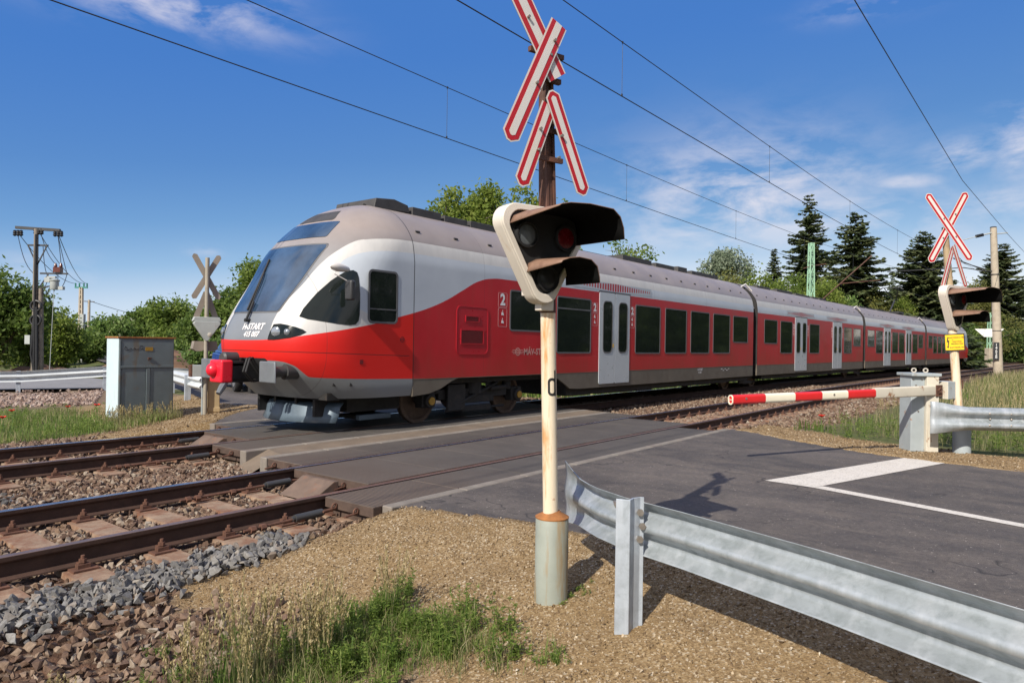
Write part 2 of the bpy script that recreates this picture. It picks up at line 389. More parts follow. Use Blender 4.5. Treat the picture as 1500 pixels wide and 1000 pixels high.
def smooth(a, b, x):
    t = np.clip((x-a)/(b-a), 0, 1); return t*t*(3-2*t)
def wob(x, y, s=1.0, ph=0.0):
    return (np.sin(x*1.7*s+ph)*np.cos(y*2.1*s+1.3+ph)+.6*np.sin(x*4.1*s+y*3.3*s+ph)+.4*np.cos(x*7.7*s-y*6.1*s+2*ph))/2
def height(x, y):
    x = np.asarray(x, float); y = np.asarray(y, float); yt = y-track_dy(x)
    # ballast bed
    hb = np.where(yt < 2.7, -.215-.32*np.maximum(0, -.95-yt), -.215-.32*np.maximum(0, yt-6.55))
    hb = np.maximum(hb, -.62)
    xl = np.interp(y, le_y, le_x); xr = np.interp(y, re_y, re_x)
    hl = np.maximum(.012-.14*np.maximum(0, xl-x), -.44)                        # verge left of the road
    hrr = np.maximum(.012-.04*np.maximum(0, x-xr), -.16)
    near = np.where(x < (xl+xr)/2, hl, hrr)
    near = np.where((x > xl+.13) & (x < xr-.13), -.075, near)
    fx = np.interp(y, fl_y, fl_x); f2 = np.interp(y, fr_y, fr_x)
    far = np.where(x < fx, np.maximum(.010-.06*np.maximum(0, fx-x), -.16), np.maximum(-.05-.05*np.maximum(0, x-f2), -.35))
    far = np.where((x > fx+.15) & (x < f2-.1), -.075, far)
    lo = np.interp(x, [p[0] for p in sr_lo], [p[1] for p in sr_lo]); hi = np.interp(x, [p[0] for p in sr_hi], [p[1] for p in sr_hi])
    far = np.where((x < 12) & (y > lo-.1) & (y < hi+.1), -.075, far)
    far = far-.35*smooth(21, 30, y)*(x < fx)
    h = np.where(yt < 2.7, np.maximum(near, hb), np.maximum(far, hb))
    inbed = (yt > -1.0) & (yt < 6.5)
    h = np.where(inbed, np.where((yt < -.55) & (x < 6), np.maximum(hb, np.minimum(near, .0)-.02-.4*np.maximum(0, yt+.95)), hb), h)
    # under roads and crossing stay low
    onroad = ((yt < -.9) & (x > xl+.13) & (x < xr-.13)) | ((yt > 6.4) & (x > fx+.15) & (x < f2-.1)) | ((x < 12) & (y > lo-.1) & (y < hi+.1) & (y > 9))
    h = np.where(onroad, -.075, h)
    n = .018*wob(x, y, 1.3)+.010*wob(x, y, 4.1, 2)
    return h+np.where(onroad, 0, np.where(inbed, n*.6, n))

# ------------------------------------------------------------------ ground
def axis(fine0, fine1, st, ext0, ext1, g=1.16):
    a = list(np.arange(fine0, fine1, st)); s = st; p = fine1
    while p < ext1: a.append(p); s *= g; p += s
    s = st; p = fine0-st; b = []
    while p > ext0: b.append(p); s *= g; p -= s
    return np.array(b[::-1]+a)
gx = axis(-1.5, 16, .09, -420, 460); gy = axis(-6, 13, .09, -320, 460)
GX, GY = np.meshgrid(gx, gy, indexing='ij'); GZ = height(GX, GY)
nx, ny = GX.shape
V = np.stack([GX.ravel(), GY.ravel(), GZ.ravel()], 1)
ii, jj = np.meshgrid(np.arange(nx-1), np.arange(ny-1), indexing='ij'); q = (ii*ny+jj).ravel()
Fg = np.stack([q, q+ny, q+ny+1, q+1], 1)
def zones(x, y):
    yt = y-track_dy(x); n = .18*wob(x, y, 2.2)+.10*wob(x, y, 6.3, 1)
    bal = smooth(-2.0, -1.25, yt+n*1.3+.75*smooth(3.4, 2.3, x)*(x < 6))*(1-smooth(6.9, 7.6, yt+n))
    xl = np.interp(y, le_y, le_x); xr = np.interp(y, re_y, re_x); fx = np.interp(y, fl_y, fl_x)
    tan = smooth(2.35+.25*smooth(-2.9, -3.4, y), 1.80, xl-x-n*1.6)*(x < xl+.3)*(yt < .2)*smooth(-.35, -.75, yt+n*.5-.16*np.minimum(0, 4.2-x))   # apron left of the road
    tan = np.maximum(tan, (x > xr-.5)*smooth(2.1, 1.5, x-xr+n)*smooth(-.7, -1.2, yt+n)*(y < 2))
    tan = np.maximum(tan, (y > 6)*(y < 13)*(x < fx+.4)*smooth(2.9, 1.9, fx-x-n*2-.8*smooth(8.6, 10.5, y)))
    grass = (yt < 2)*(x < xl)*smooth(2.0, 2.6, xl-x)*smooth(-1.7, -2.2, yt)
    grass = np.maximum(grass, (yt < 2)*(x > xr+1.3)*smooth(-1.3, -2.4, yt+n))
    grass = np.maximum(grass, (yt > 6.9)*(1-tan)*(1-smooth(12.6, 13.2, y+n)*smooth(20.6, 19.8, y)*(x < 9.6)))
    return bal*(1-tan), tan, grass
zb, zt, zg = zones(V[:, 0], V[:, 1])
t = NT('ground_earth'); P = t.coord('World')
n1 = t.noise(P, 1.2, 8, .65); n2 = t.noise(P, 14, 8, .7); n3 = t.noise(P, 90, 4, .6)
dirt = t.mix(t.mapr(n2, .3, .7), (.115, .080, .052), (.21, .155, .105))
vo = t.n('ShaderNodeTexVoronoi'); vo.inputs['Scale'].default_value = 17; t.l(P, vo.inputs['Vector'])
sx = t.n('ShaderNodeSeparateColor'); t.l(vo.outputs['Color'], sx.inputs[0])
ball = t.ramp(sx.outputs[0], [(0, (.09, .045, .028)), (.4, (.19, .105, .065)), (.75, (.28, .185, .12)), (1, (.38, .31, .24))])
ball = t.mix(t.mapr(vo.outputs['Distance'], .0, .55, 1, .35), (.02, .013, .01), ball)
vo2 = t.n('ShaderNodeTexVoronoi'); vo2.inputs['Scale'].default_value = 75; t.l(P, vo2.inputs['Vector'])
sx2 = t.n('ShaderNodeSeparateColor'); t.l(vo2.outputs['Color'], sx2.inputs[0])
tanc = t.ramp(sx2.outputs[0], [(0, (.13, .085, .043)), (.5, (.25, .172, .088)), (.85, (.34, .25, .138)), (1, (.52, .45, .34))])
tanc = t.mix(t.mapr(n1, .35, .7), t.mix(.5, tanc, (.22, .14, .06)), tanc)
grs = t.mix(t.mapr(n2, .35, .65), (.055, .062, .022), (.15, .13, .06)); grs = t.mix(t.mapr(n1, .4, .65), grs, (.075, .105, .03))
c = t.mix(t.attr('zg'), dirt, grs); c = t.mix(t.attr('zb'), c, ball); c = t.mix(t.attr('zt'), c, tanc)
t.set(Base_Color=c, Roughness=.95); t.b.inputs['Specular IOR Level'].default_value = .2
hsum = t.math('ADD', t.math('MULTIPLY', vo2.outputs['Distance'], .35), t.math('MULTIPLY', n3, .5))
t.bump(hsum, .7, .02)
me = np_mesh('ground', V, Fg, t.mat, smooth=True)
for nm, arr in (('zb', zb), ('zt', zt), ('zg', zg)):
    a = me.attributes.new(nm, 'FLOAT', 'POINT'); a.data.foreach_set('value', np.ascontiguousarray(arr, np.float32))
tag(link_mesh('ground', me), 'earth, gravel and grass ground around the railway line', 'ground', kind='structure')

# ------------------------------------------------------------------ roads
t = NT('asphalt'); P = t.coord('World')
a1 = t.noise(P, .55, 6, .6); a2 = t.noise(t.scale(P, 1.0, .45, 1), 3.2, 8, .7, .6); a3 = t.noise(P, 160, 3, .6); a4 = t.noise(P, 38, 3, .5)
a5 = t.noise(t.scale(P, .5, 2.2, 1), 1.1, 6, .65, .8)
c = t.mix(t.mapr(a1, .3, .7), (.050, .0435, .0405), (.080, .069, .0625)); c = t.mix(t.mapr(a2, .42, .75, 0, .75), c, (.15, .126, .108)); c = t.mix(t.mapr(a5, .50, .75, 0, .6), c, (.044, .039, .037))
c = t.mix(t.mapr(t.noise(t.scale(P, .9, .35, 1), .9, 4, .6, .5), .46, .66, 0, .45), c, (.165, .138, .118))
c = t.mix(t.mapr(a3, .58, .74, 0, .7), c, (.17, .155, .14)); c = t.mix(t.mapr(t.noise(P, 120, 2, .5), .34, .42, .7, 0), c, (.024, .022, .021)); c = t.mix(t.mapr(a4, .68, .74, 0, .9), c, (.50, .46, .40))
vc = t.n('ShaderNodeTexVoronoi', feature='DISTANCE_TO_EDGE'); vc.inputs['Scale'].default_value = .42
dv = t.n('ShaderNodeTexNoise'); dv.inputs['Scale'].default_value = 2.5; t.l(P, dv.inputs['Vector'])
ad = t.n('ShaderNodeVectorMath', operation='ADD'); t.l(P, ad.inputs[0]); t.l(dv.outputs['Color'], ad.inputs[1]); t.l(ad.outputs[0], vc.inputs['Vector'])
crk = t.math('MULTIPLY', t.mapr(vc.outputs['Distance'], .0, .011, 1, 0), t.mapr(t.noise(P, 1.1, 3), .50, .56))
c = t.mix(t.math('MULTIPLY', crk, .8), c, (.014, .013, .013))
m1 = t.noise(P, 24, 6, .75); m2 = t.noise(P, 7, 5, .7)
c = t.mix(1.0, c, t.mix(t.mapr(m1, .3, .7), (.66, .66, .67), (1.3, 1.29, 1.27)), 'MULTIPLY'); c = t.mix(1.0, c, t.mix(t.mapr(m2, .3, .7), (.86, .86, .86), (1.12, 1.12, 1.11)), 'MULTIPLY')
t.set(Base_Color=c, Roughness=t.mapr(a2, .3, .7, .72, .9)); t.bump(a3, .6, .008); m_asph = t.mat

def sheet(name, polyL, polyR, z, mat, label, cat='road', sub=1):
    mb = MB(); n = len(polyL)
    mb.add([(*p, z) for p in polyL]+[(*p, z) for p in polyR], [(i, n+i, n+i+1, i+1) for i in range(n-1)])
    o = mb.build(name, mat, smooth=False); tag(o, label, cat, kind='structure'); return o
def edge_noise(pts, amp=.035, st=.12):
    o = []
    for (x0, y0), (x1, y1) in zip(pts[:-1], pts[1:]):
        L = math.hypot(x1-x0, y1-y0); k = max(1, min(60, int(L/st)))
        for i in range(k):
            f = i/k; o.append((x0+(x1-x0)*f+amp*math.sin(37*(y0+(y1-y0)*f))*math.cos(11*(y0+f))+random.uniform(-amp, amp)*.5, y0+(y1-y0)*f))
    o.append(pts[-1]); return o
ys = np.unique(np.concatenate([np.array(le_y), np.array(re_y), np.arange(-12, -.92, .1)])); ys = ys[ys <= -.92]
jag = lambda y, s: .03*math.sin(31*y+s)+.025*math.sin(13*y+2*s)+random.uniform(-.012, .012)
sheet('road', [(float(np.interp(y, le_y, le_x))+jag(y, 1), y) for y in ys], [(float(np.interp(y, re_y, re_x))+jag(y, 4), y) for y in ys], 0.0, m_asph, 'grey asphalt road running up to the level crossing')
ys = np.unique(np.concatenate([np.array(fl_y), np.array(fr_y), np.arange(6.4, 14, .1)]))
sheet('road', [(float(np.interp(y, fl_y, fl_x))+jag(y, 2), y) for y in ys], [(float(np.interp(y, fr_y, fr_x)), y) for y in ys], -.004, m_asph, 'asphalt road carrying on beyond the tracks')
m_asph2 = M('old_grey_asphalt', (.20, .195, .195), .85, var=.15, vs=2, bump=.3, bs=80, coord='World')
xs = sorted(set([p[0] for p in sr_lo]+[p[0] for p in sr_hi if p[0] < 11.6]))
sheet('side_road', [(x, float(np.interp(x, [p[0] for p in sr_lo], [p[1] for p in sr_lo]))) for x in xs], [(x, float(np.interp(x, [p[0] for p in sr_hi], [p[1] for p in sr_hi]))) for x in xs], -.008, m_asph2, 'pale side road joining the main road behind the tracks')

t = NT('road_paint'); P = t.coord('World')
w = t.mapr(t.noise(P, 40, 7, .8), .53, .66); w2 = t.mapr(t.noise(P, 5, 6, .7), .45, .8, 0, .55)
c = t.mix(w2, (.60, .56, .50), (.40, .36, .30)); c = t.mix(t.math('MULTIPLY', w, .8), c, (.10, .09, .085)); t.set(Base_Color=c, Roughness=.7); m_paint = t.mat
def marking(pts, z, label):
    mb = MB(); mb.add([(*p, z) for p in pts], [tuple(range(len(pts)))]); tag(mb.build('road_marking', m_paint, smooth=False), label, 'road marking', kind='structure')
marking([(8.08, -3.62), (8.13, -3.08), (11.22, -4.02), (11.10, -4.52)], .005, 'wide white stop line in front of the right barrier')
marking([(8.08, -3.62), (8.24, -3.68), (7.66, -5.52), (6.7, -8.5), (6.55, -8.5), (7.51, -5.52)], .005, 'thin white lane line running back from the stop line')
marking([(8.95, 9.2), (9.0, 8.98), (9.95, 8.78), (9.95, 8.98)], 0.001, 'short white line on the road beyond the tracks')

# ------------------------------------------------------------------ crossing: panels, kerbs, rails
t = NT('ribbed_rubber_panel'); P = t.coord('World')
wv = t.n('ShaderNodeTexWave', wave_type='BANDS', bands_direction='X'); wv.inputs['Scale'].default_value = 7.5; wv.inputs['Distortion'].default_value = 0
wv2 = t.n('ShaderNodeTexWave', wave_type='BANDS', bands_direction='Y'); wv2.inputs['Scale'].default_value = 3.4
t.l(P, wv.inputs['Vector']); t.l(P, wv2.inputs['Vector'])
rib = t.math('MULTIPLY', wv.outputs['Fac'], t.mapr(wv2.outputs['Fac'], .15, .35, .85, 1))
d1 = t.noise(P, 1.4, 7, .65); d2 = t.noise(P, 60, 4, .7)
sp = t.n('ShaderNodeSeparateXYZ'); t.l(P, sp.inputs[0])
dirt = t.mapr(t.math('ADD', sp.outputs[0], t.math('MULTIPLY', d1, 1.6)), 5.3, 7.6, .75, 0)      # earth carried in at the open end
c = t.mix(t.mapr(d1, .35, .7), (.072, .063, .055), (.112, .097, .084)); c = t.mix(t.math('MULTIPLY', dirt, .8), c, (.135, .088, .056))
c = t.mix(t.mapr(d2, .70, .78, 0, .7), c, (.30, .27, .23)); c = t.mix(t.math('MULTIPLY', t.mapr(rib, .1, .6, .62, 0), 1.0), c, (.024, .022, .020))
t.set(Base_Color=c, Roughness=.75); t.bump(rib, .8, .008); m_panel = t.mat
m_panelside = M('panel_side', (.075, .048, .036), .8, var=.3, vs=7, bump=.2, coord='World')
def panel(x0, x1, y0, y1, label, z1=0.0):
    mb = MB(); n = max(1, round((x1-x0)/1.2)); st = (x1-x0)/n
    for k in range(n):
        mb.box((x0+st*(k+.5), (y0+y1)/2, z1-.05), (st-.006, y1-y0, .10), [1, 0, 1, 1, 1, 1]); mb.box((x0+st*(k+.5)+.05, (y0+y1)/2, z1-.14), (st-.006, y1-y0-.1, .08), 1)
    o = mb.build('rubber_crossing', [m_panel, m_panelside], smooth=False, bevel=.006, seg=1); tag(o, label, 'crossing surface', 'rubber crossing surfaces between the rails')
    for k in range(2):                                                      # tie rod hooks at the open end
        bo = MB(); y = y0+(y1-y0)*(.28+.45*k); bo.tube([(x0-.16, y, -.09), (x0-.02, y, -.075), (x0-.01, y, -.04)], .012, 8); bo.torus((x0-.03, y, -.062), .028, .010, (0, 1, 0), 12, 6)
        bo.build('tie_rod', m_fast, o)
    return o
panel(4.30, 12.35, -.78, -.075, 'ribbed rubber panel strip outside the nearest rail')
panel(4.98, 13.15, .085, 1.415, 'wide ribbed rubber panel between the rails of the near track')
panel(5.20, 13.9, 1.575, 2.30, 'ribbed rubber panel strip behind the near track')
panel(5.34, 14.1, 3.13, 3.915, 'ribbed rubber panel strip in front of the far track')
panel(6.02, 14.6, 4.075, 5.405, 'ribbed rubber panel between the far rails under the train')
panel(6.66, 14.8, 5.565, 6.20, 'ribbed rubber panel strip beyond the farthest rail')
def kerb(x0, x1, y0, y1, label, z=.006):
    mb = MB(); n = max(1, round((x1-x0)/1.0)); st = (x1-x0)/n
    for k in range(n): mb.box((x0+st*(k+.5), (y0+y1)/2, z-.14), (st-.008, y1-y0, .28))
    tag(mb.build('kerb', m_kerb, smooth=False, bevel=.01, seg=1), label, 'kerb', kind='structure')
kerb(4.40, 12.75, -.915, -.785, 'pale concrete kerb edging the near side of the crossing')
kerb(5.18, 13.95, 2.305, 2.45, 'pale kerb behind the near track')
kerb(5.30, 14.1, 2.98, 3.125, 'pale kerb in front of the far track')
kerb(6.64, 14.9, 6.205, 6.37, 'kerb edging the far side of the crossing')
m_gap = M('dusty_asphalt', (.15, .115, .082), .9, var=.2, vs=3, bump=.35, bs=70, coord='World')
mb = MB(); mb.add([(5.5, 2.45, 0), (14, 2.45, 0), (14.1, 2.98, 0), (5.65, 2.98, 0), (5.0, 2.45, -.22), (5.1, 2.98, -.22)], [(0, 1, 2, 3), (4, 0, 3, 5)])
tag(mb.build('road_strip', m_gap, smooth=False), 'dusty brown asphalt strip between the two tracks', 'road', kind='structure')

RP = [(-.036, 0), (-.036, -.028), (-.030, -.040), (-.009, -.052), (-.008, -.135), (-.070, -.150), (-.072, -.160), (.072, -.160), (.070, -.150), (.008, -.135), (.009, -.052), (.030, -.040), (.036, -.028), (.036, 0), (.030, .003), (-.030, .003)]
def rail(yc, label, top):
    xs = np.concatenate([np.arange(-22, 18, 4.), np.arange(18, 60, 1.5), np.arange(60, 190, 6.)])
    fr = []
    for x in xs:
        a = float(track_ang(x)); fr.append(((x, yc+float(track_dy(x)), 0), (-math.sin(a), math.cos(a), 0), (0, 0, 1)))
    mi = [0]*16; mi[13] = mi[14] = mi[15] = 1
    mb = MB(); mb.sweep(RP, fr, mi); o = mb.build('rail', [m_rail_side, top], ang=25)
    tag(o, label, 'rail', 'steel rails of the two tracks')
rail(YA, 'brown rail nearest the camera, ending the near track on this side', m_rail_top2)
rail(YB, 'rail with shiny top on the far side of the near track', m_rail_top)
rail(YC, 'brown rail of the far track on the near side of the train', m_rail_top2)
rail(YD, 'farthest rail with shiny top, behind the train wheels', m_rail_top)

# sleepers with fasteners
mb = MB(); pr_ = [(-.14, -.20), (.14, -.20), (.125, 0), (-.125, 0)]
mb.sweep([(-.14, -.18), (.14, -.18), (.12, 0), (-.12, 0)], [((0, y, 0), (1, 0, 0), (0, 0, 1)) for y in (-1.21, -.4, .4, 1.21)])
sl_me = mb.mesh('sleeper', m_sleeper, smooth=False)
mb = MB()
mb.box((0, 0, .008), (.17, .36, .016))
for s in (-1, 1):
    mb.box((0, s*.115, .030), (.085, .055, .030)); mb.box((0, s*.088, .044), (.055, .05, .018)); mb.cyl((0, s*.108, .03), (0, s*.108, .105), .014, n=8); mb.cyl((0, s*.108, .052), (0, s*.108, .080), .026, n=6)
fa_me = mb.mesh('rail_fastener', m_fast, smooth=False)
def sleeper(x, yc, z, label, group):
    a = float(track_ang(x)); r = empty('sleeper', (0, 0, 0)); bpy.data.objects.remove(r)
    o = bpy.data.objects.new('sleeper', sl_me); COL.objects.link(o); o.location = (x, yc+float(track_dy(x)), z); o.rotation_euler = (0, 0, a+random.uniform(-.01, .01))
    tag(o, label, 'sleeper', group)
    for s in (-.75, .75):
        f = bpy.data.objects.new('rail_fastener', fa_me); COL.objects.link(f); f.parent = o; f.location = (0, s, .0)
    return o
zs = -.178
for k in range(-4, 3+3):
    x = 2.137+.565*k
    if x < 4.75: sleeper(x, .75, zs, 'rust stained concrete sleeper of the near track left of the crossing', 'sleepers of the near track left of the crossing')
for k in range(-7, 7):
    x = 2.2+.565*k
    if x < 5.9: sleeper(x, 4.74, zs, 'brown sleeper of the far track left of the crossing', 'sleepers of the far track left of the crossing')
for k in range(60):
    x = 13.2+.6*k; sleeper(x, .75, zs, 'stained sleeper of the near track right of the crossing', 'sleepers of the near track right of the crossing')
# rods with springs beside the rails at the open end of the crossing, ramp plates
def tension_rod(x0, x1, y, z, label):
    mb = MB(); mb.cyl((x0, y, z-.02), (x1, y, z), .013, n=8); tr = mb.build('tension_rod', m_fast); tag(tr, label, 'tie rod', 'spring rods holding the crossing panels')
    s = MB(); s.cyl((x1-.42, y, z-.005), (x1-.12, y, z), .036, n=14); s.cyl((x1-.45, y, z-.005), (x1-.42, y, z-.005), .024, n=10); s.build('spring_sleeve', m_bufdark, tr)
    for q in (.06, .16, .55): n = MB(); n.cyl((x0+q, y, z-.02), (x0+q+.05, y, z-.02), .032, n=6); n.build('nut', m_fast, tr)
tension_rod(3.35, 4.28, -.22, -.105, 'rusty spring rod beside the nearest rail')
tension_rod(3.55, 4.95, 1.28, -.10, 'spring rod inside the far rail of the near track')
tension_rod(3.9, 5.30, 3.72, -.105, 'spring rod outside the near rail of the far track')
tension_rod(4.6, 5.98, 5.28, -.10, 'spring rod between the rails of the far track')
m_ramp = M('brown_steel_plate', (.125, .085, .062), .75, var=.25, vs=5, stain=((.20, .085, .04), .55, .75, 6), bump=.2)
def ramp(x0, y0, y1, label):
    mb = MB(); mb.prism([(0, -.17), (.30, .0), (.36, .0), (.36, -.17)], (x0, y0, 0), (1, 0, 0), (0, 0, 1), -(y1-y0)); o = mb.build('metal_ramp', m_ramp, smooth=False, bevel=.008); tag(o, label, 'metal ramp', 'wedge plates at the open end of the crossing')
ramp(4.52, .45, 1.02, 'rusty wedge plate between the rails of the near track')
ramp(5.5, 4.42, 5.0, 'orange wedge plate between the rails of the far track')

# ------------------------------------------------------------------ loose stone
def rock_variants(n, pts=11):
    import bmesh
    out = []
    for k in range(n):
        bm = bmesh.new(); d = rng.normal(size=(pts, 3)); d /= np.linalg.norm(d, axis=1)[:, None]; d *= rng.uniform(.75, 1.1, (pts, 1)); d *= np.array([1.15, .9, .72])*rng.uniform(.85, 1.15, 3)
        for p in d: bm.verts.new(p)
        r = bmesh.ops.convex_hull(bm, input=bm.verts); bmesh.ops.delete(bm, geom=[g for g in r['geom_interior'] if isinstance(g, bmesh.types.BMVert)], context='VERTS')
        bmesh.ops.triangulate(bm, faces=bm.faces); bm.verts.ensure_lookup_table(); bm.verts.index_update()
        out.append((np.array([v.co[:] for v in bm.verts]), np.array([[v.index for v in f.verts] for f in bm.faces]))); bm.free()
    return out
RV = rock_variants(24); RV_small = rock_variants(10, 7)
def rand_rot(n, tilt=None):
    q = rng.normal(size=(n, 4)); q /= np.linalg.norm(q, axis=1)[:, None]; w, x, y, z = q.T
    return np.stack([1-2*(y*y+z*z), 2*(x*y-w*z), 2*(x*z+w*y), 2*(x*y+w*z), 1-2*(x*x+z*z), 2*(y*z-w*x), 2*(x*z-w*y), 2*(y*z+w*x), 1-2*(x*x+y*y)], 1).reshape(n, 3, 3)
def scatter(variants, pos, size, rnd):
    VV = []; FF = []; RR = []; base = 0; which = rng.integers(0, len(variants), len(pos)); Rm = rand_rot(len(pos))
    for k, (v, f) in enumerate(variants):
        s = np.where(which == k)[0]
        if len(s) == 0: continue
        W_ = np.einsum('nij,vj->nvi', Rm[s], v)*size[s, None, None]+pos[s, None, :]
        VV.append(W_.reshape(-1, 3)); FF.append((f[None]+(base+np.arange(len(s))*len(v))[:, None, None]).reshape(-1, 3)); RR.append(np.repeat(rnd[s], len(v))); base += len(s)*len(v)
    return np.concatenate(VV), np.concatenate(FF), np.concatenate(RR)
def stones(name, pos2, size, mat, label, variants=RV, lift=.25, rnd=None):
    z = height(pos2[:, 0], pos2[:, 1])+size*lift
    V_, F_, R_ = scatter(variants, np.column_stack([pos2, z]), size, rng.random(len(pos2)) if rnd is None else rnd)
    tag(link_mesh(name, np_mesh(name, V_, F_, mat, rnd=R_)), label, 'gravel', kind='stuff')
def region(n, x0, x1, y0, y1, keep):
    p = np.column_stack([rng.uniform(x0, x1, n), rng.uniform(y0, y1, n)]); return p[keep(p[:, 0], p[:, 1])]
def in_bed(x, y): return zones(x, y)[0] > rng.random(len(x))*.9+.05
def off_sleeper(x, y):
    yt = y-track_dy(x); s = np.zeros(len(x), bool)
    for x0, st, yc, xa, xb in ((2.137, .565, .75, -3, 4.9), (2.2, .565, 4.74, -3, 6.0), (13.2, .6, .75, 12.9, 60)):
        d = np.abs((x-x0+st/2) % st-st/2); s |= (d < .135) & (np.abs(yt-yc) < 1.19) & (x > xa) & (x < xb)
    for yr in (YA, YB, YC, YD): s |= np.abs(yt-yr) < .085
    return ~s
def left_ok(x, y):
    lim = np.select([y < -.9, y < 0, y < 1.5, y < 2.6, y < 4, y < 5.5], [4.9, 4.3, 4.95, 5.15, 5.35, 6.0], 6.65)
    return (x < lim) & off_sleeper(x, y)
def greyzone(x, y):
    c = -.60-.07*(3-x); return np.exp(-((y-c)/.33)**2)*smooth(4.0, 3.3, x)+.9*np.exp(-((y-2.9-.2*(x-2))/.30)**2)*smooth(3.4, 2.2, x)*.55
p = region(52000, -1.6, 6.7, -2.7, 7.2, lambda x, y: in_bed(x, y) & left_ok(x, y))
g = greyzone(p[:, 0], p[:, 1]) > rng.random(len(p))*.8+.12
sz = rng.gamma(5, .0062, len(p)).clip(.009, .046)
stones('ballast', p[~g], sz[~g], rk_brown, 'rusty brown ballast stones around the tracks left of the crossing')
stones('ballast', p[g], sz[g], rk_grey, 'fresh blue grey ballast stones heaped beside the nearest rail', lift=.45)
p = region(2300, .6, 4.2, -1.05, -.1, lambda x, y: (greyzone(x, y) > .3+.4*rng.random(len(x))) & left_ok(x, y)); sz = rng.gamma(6, .0052, len(p)).clip(.013, .048)
stones('ballast', p, sz, rk_grey, 'top layer of fresh grey ballast beside the nearest rail', lift=.85)
p = region(46000, 12.6, 34, -2.4, 7.3, lambda x, y: in_bed(x, y) & off_sleeper(x, y) & (x > 12.6+.33*np.maximum(0, y)+.25*(y < 0)))
p = p[rng.random(len(p)) < np.clip(1.25-(p[:, 0]-12)/26, .2, 1)]
sz = rng.gamma(8, .0048, len(p)).clip(.018, .06)*np.clip(.9+(p[:, 0]-13)/40, 1, 1.4)
stones('ballast', p, sz, rk_brown, 'brown ballast stones around the tracks right of the crossing')
p = region(22000, 1.0, 9.8, 11.6, 20.5, lambda x, y: (y < np.interp(x, [q_[0] for q_ in sr_lo], [q_[1] for q_ in sr_lo])-.05) & (y > np.interp(x, [q_[0] for q_ in sr_lo], [q_[1] for q_ in sr_lo])-5.0+.4*wob(x, y)) & (x < 6.4+(y-11)*.45))
stones('ballast', p, rng.gamma(8, .0055, len(p)).clip(.02, .08), rk_pink, 'pinkish stones on the bank below the side road')
p = region(60000, 1.6, 5.0, -6.2, -.3, lambda x, y: (zones(x, y)[1] > .25+.6*rng.random(len(x))) & (x < np.interp(y, le_y, le_x)+.10*rng.random(len(x))))
stones('gravel', p, rng.gamma(4, .0016, len(p)).clip(.003, .017), rk_tan, 'fine tan gravel apron around the signal post', RV_small, .2)
p = region(26000, 10.9, 16, -6, -.9, lambda x, y: (zones(x, y)[1] > .3+.5*rng.random(len(x))) & (x > np.interp(y, re_y, re_x)-.03))
stones('gravel', p, rng.gamma(4, .0024, len(p)).clip(.005, .022), rk_tan, 'fine tan gravel verge beside the right barrier', RV_small, .2)
p = region(16000, 4.5, 10.2, 6.3, 12, lambda x, y: (zones(x, y)[1] > .3+.5*rng.random(len(x))) & (x < np.interp(y, fl_y, fl_x)+.03))
stones('gravel', p, rng.gamma(4, .0028, len(p)).clip(.006, .025), rk_tan, 'fine tan gravel around the left barrier', RV_small, .2)
p = region(1500, .8, 3.3, -3.6, -1.3, lambda x, y: (zones(x, y)[1] < .4))
stones('gravel', p, rng.gamma(4, .004, len(p)).clip(.005, .04), rk_brown, 'scattered stones in the dirt by the grass clump', RV_small, .2)
#PART2

# ------------------------------------------------------------------ level crossing signals
def board(mb, p0, p1, w, y, pt0=True, pt1=True, back=None):
    """plate along p0->p1 in the x,z plane at depth y; materials 0 white, 1 red, 2 white core."""
    p0 = Vector((p0[0], p0[1])); p1 = Vector((p1[0], p1[1])); d = (p1-p0); L = d.length; d.normalize(); nrm = Vector((-d.y, d.x))
    def outl(ins):
        h = w/2-ins; k = w*.32; a = []
        k2 = k*h/(w/2)
        if pt0: a += [(ins+k2, -h), (ins*1.0, -h*.25), (ins*1.0, h*.25), (ins+k2, h)]
        else: a += [(ins*.0, -h), (ins*.0, h)]
        e = L-ins
        if pt1: a += [(e-k2, h), (e, h*.25), (e, -h*.25), (e-k2, -h)]
        else: a += [(L, h), (L, -h)]
        return [(p0.x+d.x*s_+nrm.x*t_, p0.y+d.y*s_+nrm.y*t_) for s_, t_ in a]
    mb.prism(outl(0), (0, y, 0), (1, 0, 0), (0, 0, 1), .004, 3, 0)
    mb.prism(outl(.010), (0, y-.0042, 0), (1, 0, 0), (0, 0, 1), .0012, 1)
    mb.prism(outl(.010+w*.235), (0, y-.0056, 0), (1, 0, 0), (0, 0, 1), .0012, 2)
SIGN_M = [m_sign_white, m_sign_red, m_sign_white, m_sign_back, m_bolt]
def bolts(mb, pts, y):
    for x, z in pts: mb.cyl((x, y, z), (x, y-.02, z), .009, n=8, mi=4)

